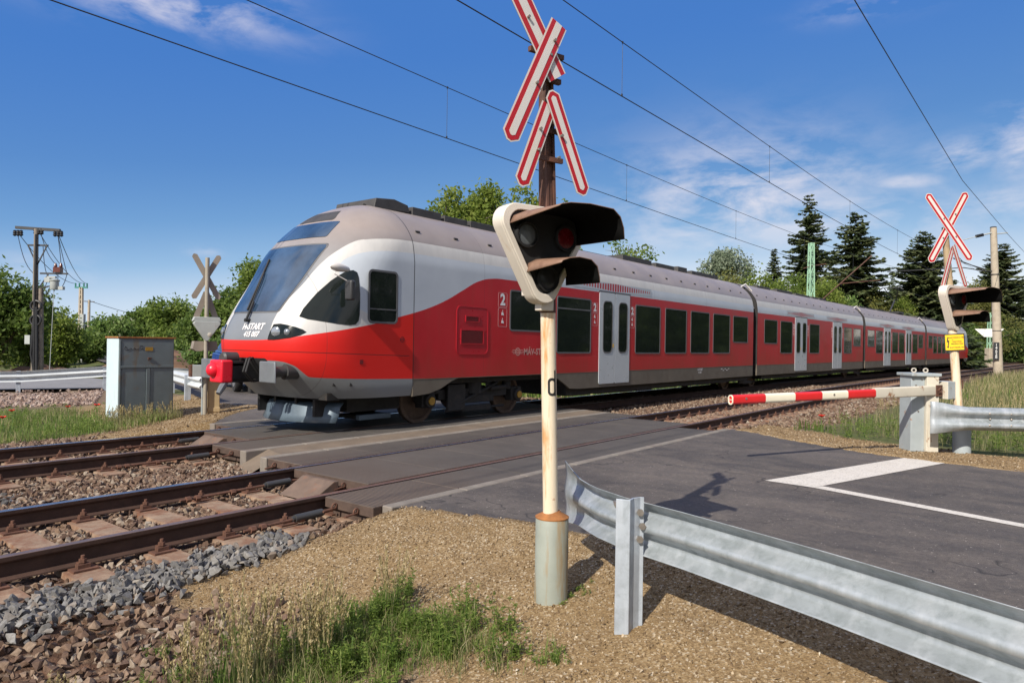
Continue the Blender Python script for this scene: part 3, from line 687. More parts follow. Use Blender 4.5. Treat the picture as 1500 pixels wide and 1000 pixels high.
def signal_head(root, cx, zc, s=1.0, yf=-.09, wide=.40, depth=.11):
    tri = lambda ins, z0=0: rpoly([(cx-s*(wide-ins*1.75), zc+s*(.33-ins)), (cx, zc-s*(.37-ins*2.0)), (cx+s*(wide-ins*1.75), zc+s*(.33-ins))], [s*(.10-ins*.45)]*3, 7)
    hd = MB(); o1 = tri(0); o2 = tri(.038)
    hd.prism(o1, (0, yf+depth+.0, 0), (1, 0, 0), (0, 0, 1), depth-.012)                 # housing, extruded towards the front
    hd.ring(o1, o2, (0, yf+.012, 0), (1, 0, 0), (0, 0, 1), .022)
    h = hd.build('signal_head', m_white, root, bevel=.006)
    f = MB(); f.prism(tri(.030), (0, yf+.010, 0), (1, 0, 0), (0, 0, 1), .004); f.build('face_plate', m_black, h)
    for (lx, lz, r, m, nm) in ((-.150, .145, .072, m_lens_clear, 'clear_lens'), (.150, .150, .075, m_lens_red, 'red_lens'), (.012, -.112, .073, m_lens_dark, 'lower_lens')):
        L = MB(); Mx = Matrix.Rotation(rad(90), 4, 'X'); r *= s
        L.lathe([(r*1.13, 0), (r*1.13, .028), (r*1.02, .030), (r*1.0, .018)], (cx+lx*s, yf+.006, zc+lz*s), 24, 1, Mx)
        L.lathe([(r, .014), (r*.85, .018), (r*.55, .021), (r*.2, .0225), (.001, .0228)], (cx+lx*s, yf+.006, zc+lz*s), 24, 0, Mx)
        L.build(nm, [m, m_black], h)
    def hood(c0, c1, length, nm):
        mb = MB(); n = len(c0); K = 8
        vs = []
        for k in range(K+1):
            t = k/K
            for (a, b) in zip(c0, c1): vs.append((cx+s*(a[0]+(b[0]-a[0])*t), yf+.008-s*length*t, zc+s*(a[1]+(b[1]-a[1])*t)))
        mb.add(vs, [(k*n+i, k*n+i+1, (k+1)*n+i+1, (k+1)*n+i) for k in range(K) for i in range(n-1)], 0)
        me = mb.mesh(nm, [m_brown, m_blackside], True, 50)
        o = link_mesh(nm, me, h); md = o.modifiers.new('sheet', 'SOLIDIFY'); md.thickness = .005; md.offset = 0; md.material_offset = 1; md.material_offset_rim = 0
        return o
    hood([(-.275, .200), (-.245, .250), (-.17, .284), (.0, .292), (.17, .286), (.235, .258), (.250, .20), (.236, .112)],
         [(-.222, .250), (-.205, .262), (-.14, .277), (.0, .287), (.18, .278), (.235, .238), (.262, .175), (.268, .108)], .43, 'upper_hood')
    hood([(-.148, -.085), (-.125, -.028), (-.07, .000), (.01, .012), (.10, .004), (.150, -.035), (.170, -.10), (.172, -.145)],
         [(-.125, -.050), (-.112, -.036), (-.06, -.018), (.01, -.008), (.10, -.016), (.148, -.052), (.166, -.115), (.168, -.150)], .33, 'lower_hood')
    return h

def wrap_text(mb, txt, size, r, ang, zc, cx, mi=0):
    vs, fs = text_geo(txt, size, 'CENTER', .006, 0)
    mb.add([(cx+(r+.007)*math.sin(ang+a/r), -(r+.007)*math.cos(ang+a/r), zc+b) for a, b in vs], fs, mi)

# signal on this side of the tracks
RZ = math.atan2(LAT.y, LAT.x)
sg = empty('crossing_signal', (3.7, -3.15, -.16), RZ)
tag(sg, 'tall rusty crossing signal with two striped crosses standing in the gravel nearest the camera', 'crossing signal', 'crossing signals')
px = lambda z: .045-.036*z
mb = MB(); mb.lathe([(.108, -.12), (.107, .0), (.106, .565), (.104, .568)], (px(.25), 0, 0), 32); base = mb.build('base_tube', m_post, sg)
mb = MB(); mb.lathe([(.108, .566), (.109, .574), (.06, .600), (.05, .612)], (px(.25), 0, 0), 32); mb.build('rust_collar', m_rustcap, sg)
mb = MB(); mb.tube([(px(.6), 0, .58), (px(1.95), 0, 1.97)], .0485, 28); po = mb.build('pole', m_pole, sg)
mb = MB(); r_ = .0500; wr = lambda a, z: (px(1.43+z)+r_*math.sin(rad(-12)+a/r_), -r_*math.cos(rad(-12)+a/r_), 1.43+z)
lo_, li_ = rrect(-.029, .029, -.078, .036, .026, 5), rrect(-.0145, .0145, -.062, .020, .0135, 5); n_ = len(lo_)
vs_ = [wr(*p) for p in lo_]+[wr(*p) for p in li_]; fs_ = [(k, (k+1) % n_, n_+(k+1) % n_, n_+k) for k in range(n_)]
b_ = len(vs_)
for k in range(9):
    z_ = -.078+.160*k/8; vs_ += [wr(.0165, z_), wr(.031, z_)]
    if k: fs_.append((b_+2*k-2, b_+2*k-1, b_+2*k+1, b_+2*k))
mb.add(vs_, fs_); mb.build('letter', m_mark, po)
mb = MB(); mb.tube([(px(1.9), .0, 1.88), (px(2.5), 0, 2.5), (px(3.66), 0, 3.66)], [.052, .050, .034], 20); mb.bar((px(2.3)-.03, -.03, 2.3), (px(3.4)-.02, -.028, 3.4), .018, .05); mb.bar((px(2.3)+.03, -.03, 2.3), (px(3.4)+.02, -.028, 3.4), .018, .05)
mb.build('upper_post', m_rust, sg)
mb = MB(); mb.box((px(2.0)-.09, -.0, 2.0), (.05, .10, .06)); mb.box((px(2.0)-.04, -.02, 1.94), (.10, .07, .10)); mb.box((-.17, .02, 2.03), (.07, .04, .10)); mb.build('bracket', m_white, sg, bevel=.006)
signal_head(sg, -.115, 2.20)
xs_ = MB(); board(xs_, (-.055, 3.345), (-.66, 4.235), .150, -.105, False, True); bolts(xs_, [(-.29, 3.66), (-.12, 3.47)], -.11); xs_.build('cross_board', SIGN_M, sg, smooth=False)
xs_ = MB(); board(xs_, (-.425, 2.885), (-.062, 3.675), .128, -.120, True, False); bolts(xs_, [(-.10, 3.56), (-.23, 3.27)], -.125); xs_.build('cross_board', SIGN_M, sg, smooth=False)
xs_ = MB(); board(xs_, (-.325, 2.632), (-.120, 3.16), .112, -.108, True, False); bolts(xs_, [(-.19, 3.0), (-.20, 2.87)], -.112); xs_.build('chevron_board', SIGN_M, sg, smooth=False)
xs_ = MB(); board(xs_, (.165, 2.635), (-.118, 3.25), .112, -.120, True, True); bolts(xs_, [(-.035, 2.98), (-.055, 2.84)], -.125); xs_.build('chevron_board', SIGN_M, sg, smooth=False)
mb = MB(); mb.bar((-.22, -.07, 2.84), (.02, -.07, 2.84), .02, .03); mb.bar((-.2, -.07, 3.02), (.0, -.07, 3.02), .02, .03); mb.bar((-.24, -.06, 3.5), (.02, -.06, 3.5), .03, .03); mb.bar((-.16, -.06, 3.34), (.0, -.06, 3.34), .03, .03); mb.build('sign_bracket', m_rust, sg)

# signal on the right of the road
sr = empty('crossing_signal', (12.86, -4.54, -.05), RZ)
tag(sr, 'leaning crossing signal with yellow warning plate behind the right guard rail', 'crossing signal', 'crossing signals')
L_ = Vector((.11, -.99, 0)); toL = Matrix.Rotation(-RZ, 3, 'Z')
lx = toL @ L_                                                     # image-right direction in local axes
lean = lambda z: Vector((lx.x*(-.074*z), lx.y*(-.074*z), z))
mb = MB(); mb.lathe([(.125, -.12), (.124, .38), (.12, .39)], (0, 0, 0), 28); mb.build('base_tube', m_boxg, sr)
mb = MB(); mb.tube([lean(.3), lean(1.98)], .062, 24); pr2 = mb.build('pole', m_pole, sr)
mb = MB(); c_ = lean(1.05)
for dz in (-.06, .06): mb.box((c_.x+.05, c_.y-.05, c_.z+dz), (.02, .04, .016))
mb.box((c_.x+.06, c_.y-.06, c_.z), (.016, .016, .13)); mb.build('step_handle', m_rust, pr2)
mb = MB(); mb.tube([lean(1.9), lean(2.5), lean(3.5)], [.055, .055, .045], 16); mb.build('upper_post', M('dull_ochre_post', (.36, .27, .16), .7, var=.15, stain=((.16, .07, .04), .5, .75, 4)), sr)
hp = lean(2.2); hh = empty('tmp'); bpy.data.objects.remove(hh)
h2 = signal_head(sr, 0, 0, 1.17); h2.location = (hp.x, hp.y, 2.19)
ux = (Matrix.Rotation(rad(-27), 3, 'Z') @ Vector((1, 0, 0)))    # cross turned part way to the track
xh = lean(3.49)
def turned(mbx, name, parent, loc, ang, tilt=0):
    o = mbx.build(name, SIGN_M, parent, smooth=False); o.location = loc; o.rotation_euler = (0, rad(tilt), rad(ang)); return o
xs_ = MB(); board(xs_, (-.33, .53), (.33, -.53), .125, -.09); bolts(xs_, [(-.08, .14), (.1, -.15)], -.094); turned(xs_, 'cross_board', sr, xh, -30, -4)
xs_ = MB(); board(xs_, (.33, .53), (-.33, -.53), .125, -.075); bolts(xs_, [(.12, .2), (-.1, -.16)], -.08); turned(xs_, 'cross_board', sr, xh, -30, -4)
xc = lean(2.80)
xs_ = MB(); board(xs_, (-.29, -.25), (.0, .36), .10, -.08, True, False); turned(xs_, 'chevron_board', sr, xc, -8, -4)
xs_ = MB(); board(xs_, (.29, -.25), (.0, .40), .10, -.09, True, False); turned(xs_, 'chevron_board', sr, xc, -8, -4)
# yellow high-voltage plate facing the camera
yp = lean(1.70)
dirc = toL @ Vector((-.96, -.28, 0)); ry = math.atan2(dirc.x, -dirc.y)
wp = MB(); wp.box((0, 0, 0), (.335, .008, .325), 1); wp.box((0, -.005, 0), (.30, .006, .285), 0)
bolt_ = [(-.115, .10), (-.085, .10), (-.105, .02), (-.075, .03), (-.115, -.105), (-.100, -.01), (-.135, -.02)]
wp.prism([(-.112, .105), (-.128, .0), (-.105, .012), (-.118, -.075), (-.130, -.072), (-.110, -.115), (-.088, -.07), (-.100, -.072), (-.082, .045), (-.105, .035), (-.095, .105)][::-1], (0, -.0078, 0), (1, 0, 0), (0, 0, 1), .0014, 1)
for tx, z_, sz_, x_ in (('NAGYFESZÜLTSÉG', .088, .033, .035), ('A', .048, .028, -.03), ('VEZETÉKEK', .012, .031, .04), ('MEGÉRINTÉSE', -.030, .031, .04), ('ÉLETVESZÉLYES', -.098, .033, .035)):
    wp.text(tx, sz_, (x_, -.0084, z_), (1, 0, 0), (0, 0, 1), 1, off=.0008, push=.001)
ys_ = wp.build('warning_plate', [m_yellow, m_mark], sr, smooth=False); ys_.location = (yp.x+dirc.x*.075, yp.y+dirc.y*.075, yp.z); ys_.rotation_euler = (0, rad(-3.5), ry); ys_.scale = (.82, 1, .82); ys_['label'] = 'yellow high-voltage warning plate with black border'

# signal beyond the tracks, seen from behind
sl = empty('crossing_signal', (7.73, 8.54, -.1), RZ+math.pi)
tag(sl, 'crossing signal seen from behind with bare grey backs, left of the train nose', 'crossing signal', 'crossing signals')
mb = MB(); mb.tube([(0, 0, -.1), (0, 0, 3.35)], .043, 16); mb.build('pole', M('weathered_pole', (.30, .27, .22), .6, var=.15, stain=((.2, .12, .07), .55, .8, 4)), sl)
SB = [m_sign_white, m_sign_red, m_sign_white, m_sign_back]
for a, b, y_ in (((-.26, 3.42), (.26, 2.48), -.075), ((.26, 3.42), (-.26, 2.48), -.065)):
    xs_ = MB(); board(xs_, a, b, .115, y_); xs_.build('cross_board', SB, sl, smooth=False)
for sgn in (-1, 1):
    xs_ = MB(); board(xs_, (sgn*.23, 1.98), (0, 2.62), .115, -.068+sgn*.006, True, False); xs_.build('chevron_board', SB, sl, smooth=False)
hb_ = MB(); hb_.prism(rpoly([(-.30, 2.0), (0, 1.55), (.30, 2.0)], .04, 4), (0, .11, 0), (1, 0, 0), (0, 0, 1), .15); hb_.prism([(-.29, 2.0), (.29, 2.0), (.25, 2.09), (-.25, 2.09)], (0, .08, 0), (1, 0, 0), (0, 0, 1), .13)
h3 = hb_.build('signal_head', m_greypaint, sl, bevel=.01)
cp = MB(); cp.lathe([(.045, 0), (.045, .02), (.02, .03)], (-.05, .11, 1.72), 14, 0, Matrix.Rotation(rad(-90), 4, 'X')); cp.build('round_cap', m_conc, h3)
hw = MB()
for s_ in (-.13, .13): hw.prism([(-.12, 0), (-.09, .16), (.09, .16), (.12, 0), (.06, -.05), (-.06, -.05)], (s_, -.05, 1.42), (1, 0, 0), (0, 0, 1), .3)
hw.build('lower_hood', m_sign_back, h3)

# ------------------------------------------------------------------ barriers
br = empty('barrier_machine', (12.58, -3.98, -.02), math.atan2(-.39, .31))
tag(br, 'cream and grey barrier machine right of the road with striped arm lowered', 'barrier machine', 'barrier machines')
UX = Vector((math.cos(br.rotation_euler.z), math.sin(br.rotation_euler.z), 0))
mb = MB(); mb.box((-.095, 0, .56), (.21, .32, 1.16), 1); mb.box((.105, -.03, .56), (.19, .37, 1.16), 0); co = mb.build('cabinet_column', [m_box, m_boxg], br, smooth=False, bevel=.008)
mb = MB(); mb.box((0, -.015, 1.165), (.46, .43, .045)); mb.build('lid', m_boxg, br, smooth=False, bevel=.006)
for x_ in (-.07, .115):
    mb = MB(); mb.torus((x_, 0, 1.225), .030, .011, (.3, 1, 0), 18, 8); mb.build('lifting_ring', m_conc, br)
for (x_, z_) in ((-.17, 1.09), (-.04, 1.09), (-.13, 1.0), (-.09, .6)):
    mb = MB(); mb.cyl((x_, -.155, z_), (x_, -.172, z_), .012, n=8); mb.build('screw', m_bolt, br)
# arm
piv = Vector((12.53, -4.22, .905)); tip = Vector((8.80, -2.42, .85)); dA = (tip-piv).normalized()
tb_ = br.rotation_euler.z
Ltot = (tip-piv).length; sect = rrect(-.032, .032, -.078, .078, .022, 4)
sect2 = rrect(-.040, .040, -.062, .062, .035, 4)
mb = MB(); mb.sweep(sect, [((x_, 0, 0), (0, 1, 0), (0, 0, 1)) for x_ in (-.12, 1.42)], 0); ar = a1_ = mb.build('arm', m_box, br, ang=50); ar['label'] = 'horizontal red and cream striped barrier arm'
ar.location = Matrix.Rotation(-tb_, 3, 'Z') @ (piv-Vector(br.location)); ar.rotation_euler = (0, -math.asin(dA.z), math.atan2(dA.y, dA.x)-tb_)
x0_ = 1.42; seg = [(.12, 3), (.40, 0), (.46, 1), (.46, 0), (.48, 1), (.50, 0)]
Lr = Ltot-1.42; tot = sum(s_[0] for s_ in seg); mb = MB(); ms = [m_arm_red, m_arm_white, m_rust, m_arm_red]
for k, (l_, mi_) in enumerate(seg):
    l2 = l_*Lr/tot; mb.sweep(sect2, [((x0_, 0, 0), (0, 1, 0), (0, 0, 1)), ((x0_+l2, 0, 0), (0, 1, 0), (0, 0, 1))], mi_, True, k in (0, len(seg)-1)); x0_ += l2
bl_ = mb.build('striped_blade', ms, ar, ang=50)
mb = MB(); mb.ring(sect2, [(a*.72, b*.78) for a, b in sect2], (x0_, 0, 0), (0, 1, 0), (0, 0, 1), .012); mb.box((x0_+.006, 0, 0), (.01, .05, .008)); mb.build('end_cap', m_arm_white, ar)
for x_ in (Ltot-.22, Ltot-1.85): mb = MB(); mb.cyl((x_, -.05, .01), (x_, .045, .01), .016, n=10); mb.build('reflector', m_bolt, ar)
mb = MB(); mb.box((-.03, .04, 0), (.14, .02, .17)); mb.torus((-.03, .055, 0), .03, .014, (0, 1, 0), 14, 8)
for k in range(5): t_ = 2*math.pi*k/5+.3; mb.box((-.03+.04*math.cos(t_), .058, .04*math.sin(t_)), (.02, .02, .02))
mb.build('hub_bracket', m_rust, a1_)
mb = MB(); mb.box((-.28, -.02, .0), (.24, .24, .27), 1); mb.box((-.155, -.02, 0), (.012, .24, .27), 0); mb.build('counterweight', [m_box, m_boxg], ar, smooth=False, bevel=.006)

bl = empty('barrier_machine', (7.98, 8.66, -.1), RZ)
tag(bl, 'ochre barrier machine half hidden behind the red coupler left of the train', 'barrier machine', 'barrier machines')
mb = MB(); mb.box((-.02, 0, .42), (.24, .30, .95)); mb.box((-.02, 0, .12), (.26, .32, .10)); mb.build('cabinet_column', m_boxy, bl, smooth=False, bevel=.012)
mb = MB(); mb.box((-.20, 0, .42), (.08, .08, .95)); mb.build('side_rail', m_boxg, bl, smooth=False)
mb = MB(); mb.box((-.30, -.22, .96), (.36, .2, .24), 0); mb.box((-.50, -.22, .96), (.05, .2, .25), 1); mb.build('counterweight', [m_greypaint, m_rust], bl, smooth=False, bevel=.008)

# ------------------------------------------------------------------ guard rails
WB = [(.0, -.155), (.012, -.15), (.062, -.115), (.080, -.10), (.080, -.068), (.062, -.055), (.012, -.022), (.0, -.012), (.0, .012), (.012, .022), (.062, .055), (.080, .068), (.080, .10), (.062, .115), (.012, .15), (.0, .155)]
def fishtail(fr, n_end=.55):
    '''flatten and widen the beam over its first stretch.'''
    out = []; acc = 0.0
    for i, (o, u, v) in enumerate(fr):
        if i: acc += (Vector(fr[i][0])-Vector(fr[i-1][0])).length
        f = min(1.0, acc/n_end); f = f*f*(3-2*f); out.append((o, Vector(u)*(.12+.88*f), Vector(v)*(1.42-.42*f)))
    return out
def guard_rail(name, path, label, side, posts, mat_b=m_galv, thick=.004, pw=.12, post_off=0.0, post_h=None, gz=None, post_fn=None, cat='guard rail', tail=False, vs=1.0):
    """path: beam centre points; side=+1: corrugation bulges to the left of the path direction."""
    r = empty(name, path[0]); o0 = Vector(path[0]); fr = []
    tag(r, label, cat, 'steel guard rails')
    for i, p in enumerate(path):
        d = Vector(path[min(i+1, len(path)-1)])-Vector(path[max(i-1, 0)]); d.z = 0; d.normalize(); nl = Vector((-d.y, d.x, 0))*side
        fr.append((Vector(p)-o0, nl, (0, 0, 1)))
    fr = fishtail(fr) if tail else fr; fr = [(o, u, Vector(v)*vs) for o, u, v in fr]
    mb = MB(); mb.sweep(WB, fr, 0, closed=False); me = mb.mesh('beam', mat_b, True, 60); b = link_mesh('beam', me, r)
    md = b.modifiers.new('sheet', 'SOLIDIFY'); md.thickness = thick; md.offset = 0
    return r, b
def c_post(root, base, top, ang, s=1.0):
    mb = MB(); w = .07*s; d = .055*s; t_ = .006
    prof = [(-w, -d), (w, -d), (w, -d+t_), (-w+t_, -d+t_), (-w+t_, d-t_), (w, d-t_), (w, d), (-w, d)]
    h = top[2]-base[2]; mb.prism(prof, (0, 0, 0), (1, 0, 0), (0, 1, 0), h)
    o = mb.build('post', m_galvp, root, smooth=False, bevel=.003, seg=1); o.location = Vector(base)-root.location; o.rotation_euler = (0, 0, ang); return o
# this side of the road: beam between the post and the road
gp = [(4.36, -2.84, .44), (4.29, -2.90, .445), (4.21, -2.98, .45), (4.12, -3.08, .452), (4.03, -3.18, .455), (3.94, -3.30, .455), (3.86, -3.42, .455), (3.73, -3.70, .455), (3.62, -4.1, .455), (3.35, -4.9, .455), (3.02, -5.75, .455), (2.3, -7.6, .455), (.7, -12, .455), (-2.9, -22, .455)]
g1, b1_ = guard_rail('guard_rail', gp, 'galvanised guard rail in the foreground with its end behind the signal post', 1, None, tail=True)
b1_.data.transform(Matrix.Translation((0, 0, 0)))
pm = MB()
# folded post: wide flange, web and narrow flange seen from the camera
prof = [(-.092, -.012), (-.018, -.046), (.018, .006), (.062, .030), (.084, .024), (.084, .032), (.060, .040), (.010, .016), (-.021, -.034), (-.089, -.003)]
pm.prism(prof, (0, 0, 0), (1, 0, 0), (0, 1, 0), .86)
po1 = pm.build('post', m_galvp, g1, smooth=False, bevel=.002, seg=1); po1.location = Vector((3.62, -3.79, -.22))-g1.location; po1.rotation_euler = (0, 0, math.atan2(-.788, .616)+.10)
for (x_, y_, z_) in ((3.69, -3.80, .555), (3.69, -3.80, .40), (3.70, -3.81, .475), (3.60, -3.70, .60)):
    bb = MB(); bb.cyl((x_-.03, y_-.03, z_), (x_+.03, y_+.02, z_), .012, n=8); bb.cyl((x_-.03, y_-.03, z_), (x_-.015, y_-.018, z_), .021, n=6)
    bb.v = [tuple(Vector(v)-g1.location) for v in bb.v]; bb.build('bolt', m_bolt, g1)
for (x_, y_) in ((2.18, -7.62), (.58, -12)): c_post(g1, (x_, y_, -.5), (x_, y_, .62), RZ)
# right of the road
def h3p(x, y, z): return (x, y, z)
gr_ = [(12.16, -4.20, .515), (12.20, -4.27, .515), (12.25, -4.36, .515), (12.31, -4.47, .515), (12.42, -4.65, .515), (12.60, -4.95, .515), (12.85, -5.35, .515), (13.05, -5.9, .515), (12.9, -7.6, .50), (11.6, -12, .48), (8.4, -22, .48)]
g2, b2_ = guard_rail('guard_rail', gr_, 'galvanised guard rail at the right edge, passing in front of the leaning signal', -1, None, tail=True, vs=1.1)
for k, (x_, y_) in enumerate(((12.56, -4.90), (12.72, -5.15), (12.82, -5.31))):
    for z_ in (.60, .515, .43): bb = MB(); bb.lathe([(.016, 0), (.014, .008), (.006, .012)], Vector((x_-(.07 if z_ != .515 else .0), y_-.02, z_))-g2.location, 10, 0, Matrix.Rotation(rad(-90), 4, 'Y')); bb.build('bolt', m_bolt, g2)
for (x_, y_) in ((13.1, -7.6), (11.8, -12)): c_post(g2, (x_, y_, -.3), (x_, y_, .62), RZ)
# beyond the tracks
gl = [(-22, 24.2, .30), (-2, 20.9, .32), (4.0, 19.35, .33), (7.3, 18.0, .36), (9.3, 17.15, .50), (10.0, 16.2, .50), (10.5, 14.6, .49)]
g3, b3_ = guard_rail('guard_rail', gl, 'long pale guard rail along the side road left of the grey cabinet', 1, None, mat_b=m_galvl)
for (x_, y_, z_) in ((-2, 21.0, -.25), (4.0, 19.45, -.25), (7.25, 18.12, -.22), (9.25, 17.25, -.12)): c_post(g3, (x_, y_, z_), (x_, y_, z_+.74 if x_ < 9 else .64), RZ, .8)
gf = [(8.62, 10.3, .47), (8.8, 11.0, .47), (9.4, 12.9, .47), (10.5, 16.4, .47), (12.2, 21.8, .47), (14.1, 28, .47)]
g5, b5_ = guard_rail('guard_rail', gf, 'white looking guard rail between the grey cabinet and the left barrier', 1, None, mat_b=m_galvl)
for (x_, y_) in ((8.92, 11.6), (9.75, 14.1), (11.55, 19.8)): c_post(g5, (x_, y_, -.15), (x_, y_, .62), RZ, 1.0)

# ------------------------------------------------------------------ cabinet beside the tracks
cb = empty('relay_cabinet', (6.73, 9.28, -.08), 0)
tag(cb, 'blue grey steel relay cabinet with rusty lid standing in the grass', 'relay cabinet')
mb = MB(); mb.box((0, 0, .80), (1.10, .54, 1.60), 0); mb.box((-.5525, 0, .80), (.006, .545, 1.595), 1); body = mb.build('cabinet_body', [m_cab, m_cab_sunlit], cb, smooth=False, bevel=.006)
mb = MB(); mb.box((0, 0, 1.615), (1.16, .60, .03)); mb.build('lid', m_rustcap, cb, smooth=False, bevel=.005)
mb = MB(); mb.box((.015, -.279, 1.30), (1.03, .018, .50)); up_ = mb.build('upper_door', m_cab, body, smooth=False, bevel=.004); up_.parent = cb
for x0_, x1_ in ((-.50, -.03), (.065, .53)):
    mb = MB(); mb.box(((x0_+x1_)/2, -.277, .52), (x1_-x0_, .014, .94)); mb.build('lower_door', m_cab, cb, smooth=False, bevel=.004)
mb = MB(); mb.box((0, -.283, 1.025), (1.08, .026, .05)); mb.box((.018, -.282, .52), (.075, .024, .94)); mb.box((-.53, -.28, .8), (.03, .03, 1.56)); mb.build('frame_rail', m_cab, cb, smooth=False, bevel=.004)
mb = MB(); mb.box((.03, -.291, 1.385), (.15, .004, .075)); mb.build('label_plate', m_ylab, cb, smooth=False)
mb = MB(); mb.box((.04, -.30, 1.20), (.07, .03, .018)); mb.torus((.03, -.295, 1.17), .022, .006, (0, 1, 0), 12, 6); mb.build('handle', m_rust, cb)
gw = MB(); gw.tube([(-.47, -.2895, 1.38), (-.44, -.2895, 1.44), (-.40, -.2895, 1.40), (-.43, -.2895, 1.36), (-.37, -.2895, 1.37), (-.33, -.2895, 1.40), (-.30, -.2895, 1.37), (-.27, -.2895, 1.41), (-.23, -.2895, 1.375), (-.18, -.2895, 1.39), (-.15, -.2895, 1.45), (-.10, -.2895, 1.45), (-.13, -.2895, 1.385), (-.08, -.2895, 1.385)], .005, 5); gw.build('scribble', m_mark, cb)

# ------------------------------------------------------------------ poles and wires at the left
def ray_pt(px_, py_, depth): return CAM_O+CAM_F*depth+CAM_R*((px_-750)/1028*depth)-CAM_U*((py_-500)/1028*depth)
CAM_O = Vector((0, -5.73, 1.516))
_y, _p, _r = rad(51.99), rad(.226), rad(.877)
CAM_F = Vector((math.sin(_y)*math.cos(_p), math.cos(_y)*math.cos(_p), math.sin(_p))); _R0 = Vector((math.cos(_y), -math.sin(_y), 0)); _U0 = _R0.cross(CAM_F)
CAM_R = _R0*math.cos(_r)+_U0*math.sin(_r); CAM_U = -_R0*math.sin(_r)+_U0*math.cos(_r)
mp = ray_pt(52.5, 566, 30.0); mp.z = -.55
mast = empty('transformer_pole', mp, math.atan2(CAM_R.y, CAM_R.x))
tag(mast, 'tall timber line pole with switchgear and hanging cables at the left', 'power pole', 'line poles at the left')
S_ = 30.0/1028                                                    # metres per photo pixel at this pole
Hm = (566-337)*S_
mb = MB(); mb.tube([(-.08, 0, 0), (-.10, 0, Hm)], [.13, .085], 14); mb.build('pole', m_wood, mast)
mb = MB(); mb.tube([(.16, .05, 0), (.10, .05, Hm*.62)], [.12, .10], 14); mb.build('brace_pole', m_wood, mast)
mb = MB(); mb.bar((-.98, 0, Hm+.05), (.92, 0, Hm-.05), .10, .12); mb.build('crossarm', m_darkmetal, mast)
for x_ in (-.90, -.02, .82):
    mb = MB()
    for dx in (-.09, .02, .12): mb.lathe([(.02, .06), (.075, .03), (.05, 0), (.08, -.05), (.05, -.09), (.085, -.14), (.03, -.2)], (x_+dx*1.3, 0, Hm-.04-(.08 if x_ != -.02 else 0)), 10)
    mb.build('insulator', m_cable, mast)
z2 = (566-361)*S_
mb = MB(); mb.bar((-.45, 0, z2), (.42, 0, z2), .06, .07); mb.bar((-.43, -.03, z2), (-.02, -.03, z2-.85), .04, .04); mb.bar((.40, -.03, z2), (-.02, -.03, z2-.85), .04, .04); mb.build('lower_crossarm', m_darkmetal, mast)
z3 = (566-402)*S_; mb = MB(); mb.bar((.1, 0, z3), (1.28, 0, z3), .06, .07); mb.bar((.1, 0, z3-.55), (.45, 0, z3-.05), .04, .04); mb.bar((.1, 0, z3-.62), (.75, 0, z3-.5), .05, .05); mb.build('equipment_bracket', m_darkmetal, mast)
mb = MB(); mb.box((.86, 0, z3+.16), (.30, .22, .22)); mb.lathe([(.05, 0), (.07, .06), (.03, .18)], (.75, 0, z3+.27), 10); mb.lathe([(.05, 0), (.07, .06), (.03, .18)], (.98, 0, z3+.27), 10); mb.build('switch', m_porcelain, mast)
mb = MB(); mb.lathe([(.15, -.24), (.17, -.2), (.17, .10), (.20, .14), (.20, .18), (.1, .22)], (.72, 0, z3-.45), 16); mb.box((.45, 0, z3-.28), (.22, .2, .2)); mb.box((1.02, 0, z3-.62), (.2, .16, .14)); mb.box((.6, .0, z3-.16), (.36, .12, .08)); mb.build('transformer', m_greypaint, mast)
for zz in (4.55-.2, 4.0-.5):
    mb = MB(); zq = (566-(450 if zz > 4 else 471))*S_
    mb.torus((0.02, -.12, zq), .22, .045, (0, 1, 0), 20, 8); mb.build('cable_coil', m_cable, mast)
mb = MB(); mb.tube([(-.02, -.12, Hm-.25), (-.03, -.13, Hm*.5), (.0, -.16, .9), (.05, -.15, 0)], .05, 8); mb.tube([(.05, -.12, Hm*.5), (.10, -.15, Hm*.25), (.16, -.2, 0)], .06, 8); mb.tube([(-.06, -.12, Hm*.42), (-.12, -.17, Hm*.2), (.02, -.15, .5)], .045, 8)
for a_, b_, sag in (((-.9, 0, Hm-.2), (-.08, 0, z3-.1), .5), ((.1, 0, Hm-.2), (.75, 0, z3+.4), .25), ((.82, 0, Hm-.2), (1.25, 0, z3), .4), ((.82, 0, Hm-.2), (.98, 0, z3+.4), .3), ((.2, 0, z2), (.45, 0, z3-.2), .3), ((1.25, 0, z3), (1.02, 0, z3-.6), .1), ((.15, 0, z3-1.6), (.52, 0, z3-.6), .1), ((.1, 0, z3-1.1), (.45, 0, z3-.2), .2), ((.86, 0, z3), (.86, 0, z3-.4), .0)):
    A_ = Vector(a_); B_ = Vector(b_); mb.tube([A_.lerp(B_, k/8)-Vector((.12*sag*math.sin(math.pi*k/8)*(-1 if a_[0] > .3 else 1), 0, sag*math.sin(math.pi*k/8)*.6)) for k in range(9)], .014, 5)
mb.build('cable', m_cable, mast)
mb = MB(); mb.cyl((.70, 0, z3-.7), (.62, -.1, .1), .012, n=6); mb.build('operating_rod', m_greypaint, mast)
mb = MB(); mb.box((-.28, -.1, 1.95), (.22, .18, .38)); mb.build('junction_box', m_greypaint, mast)

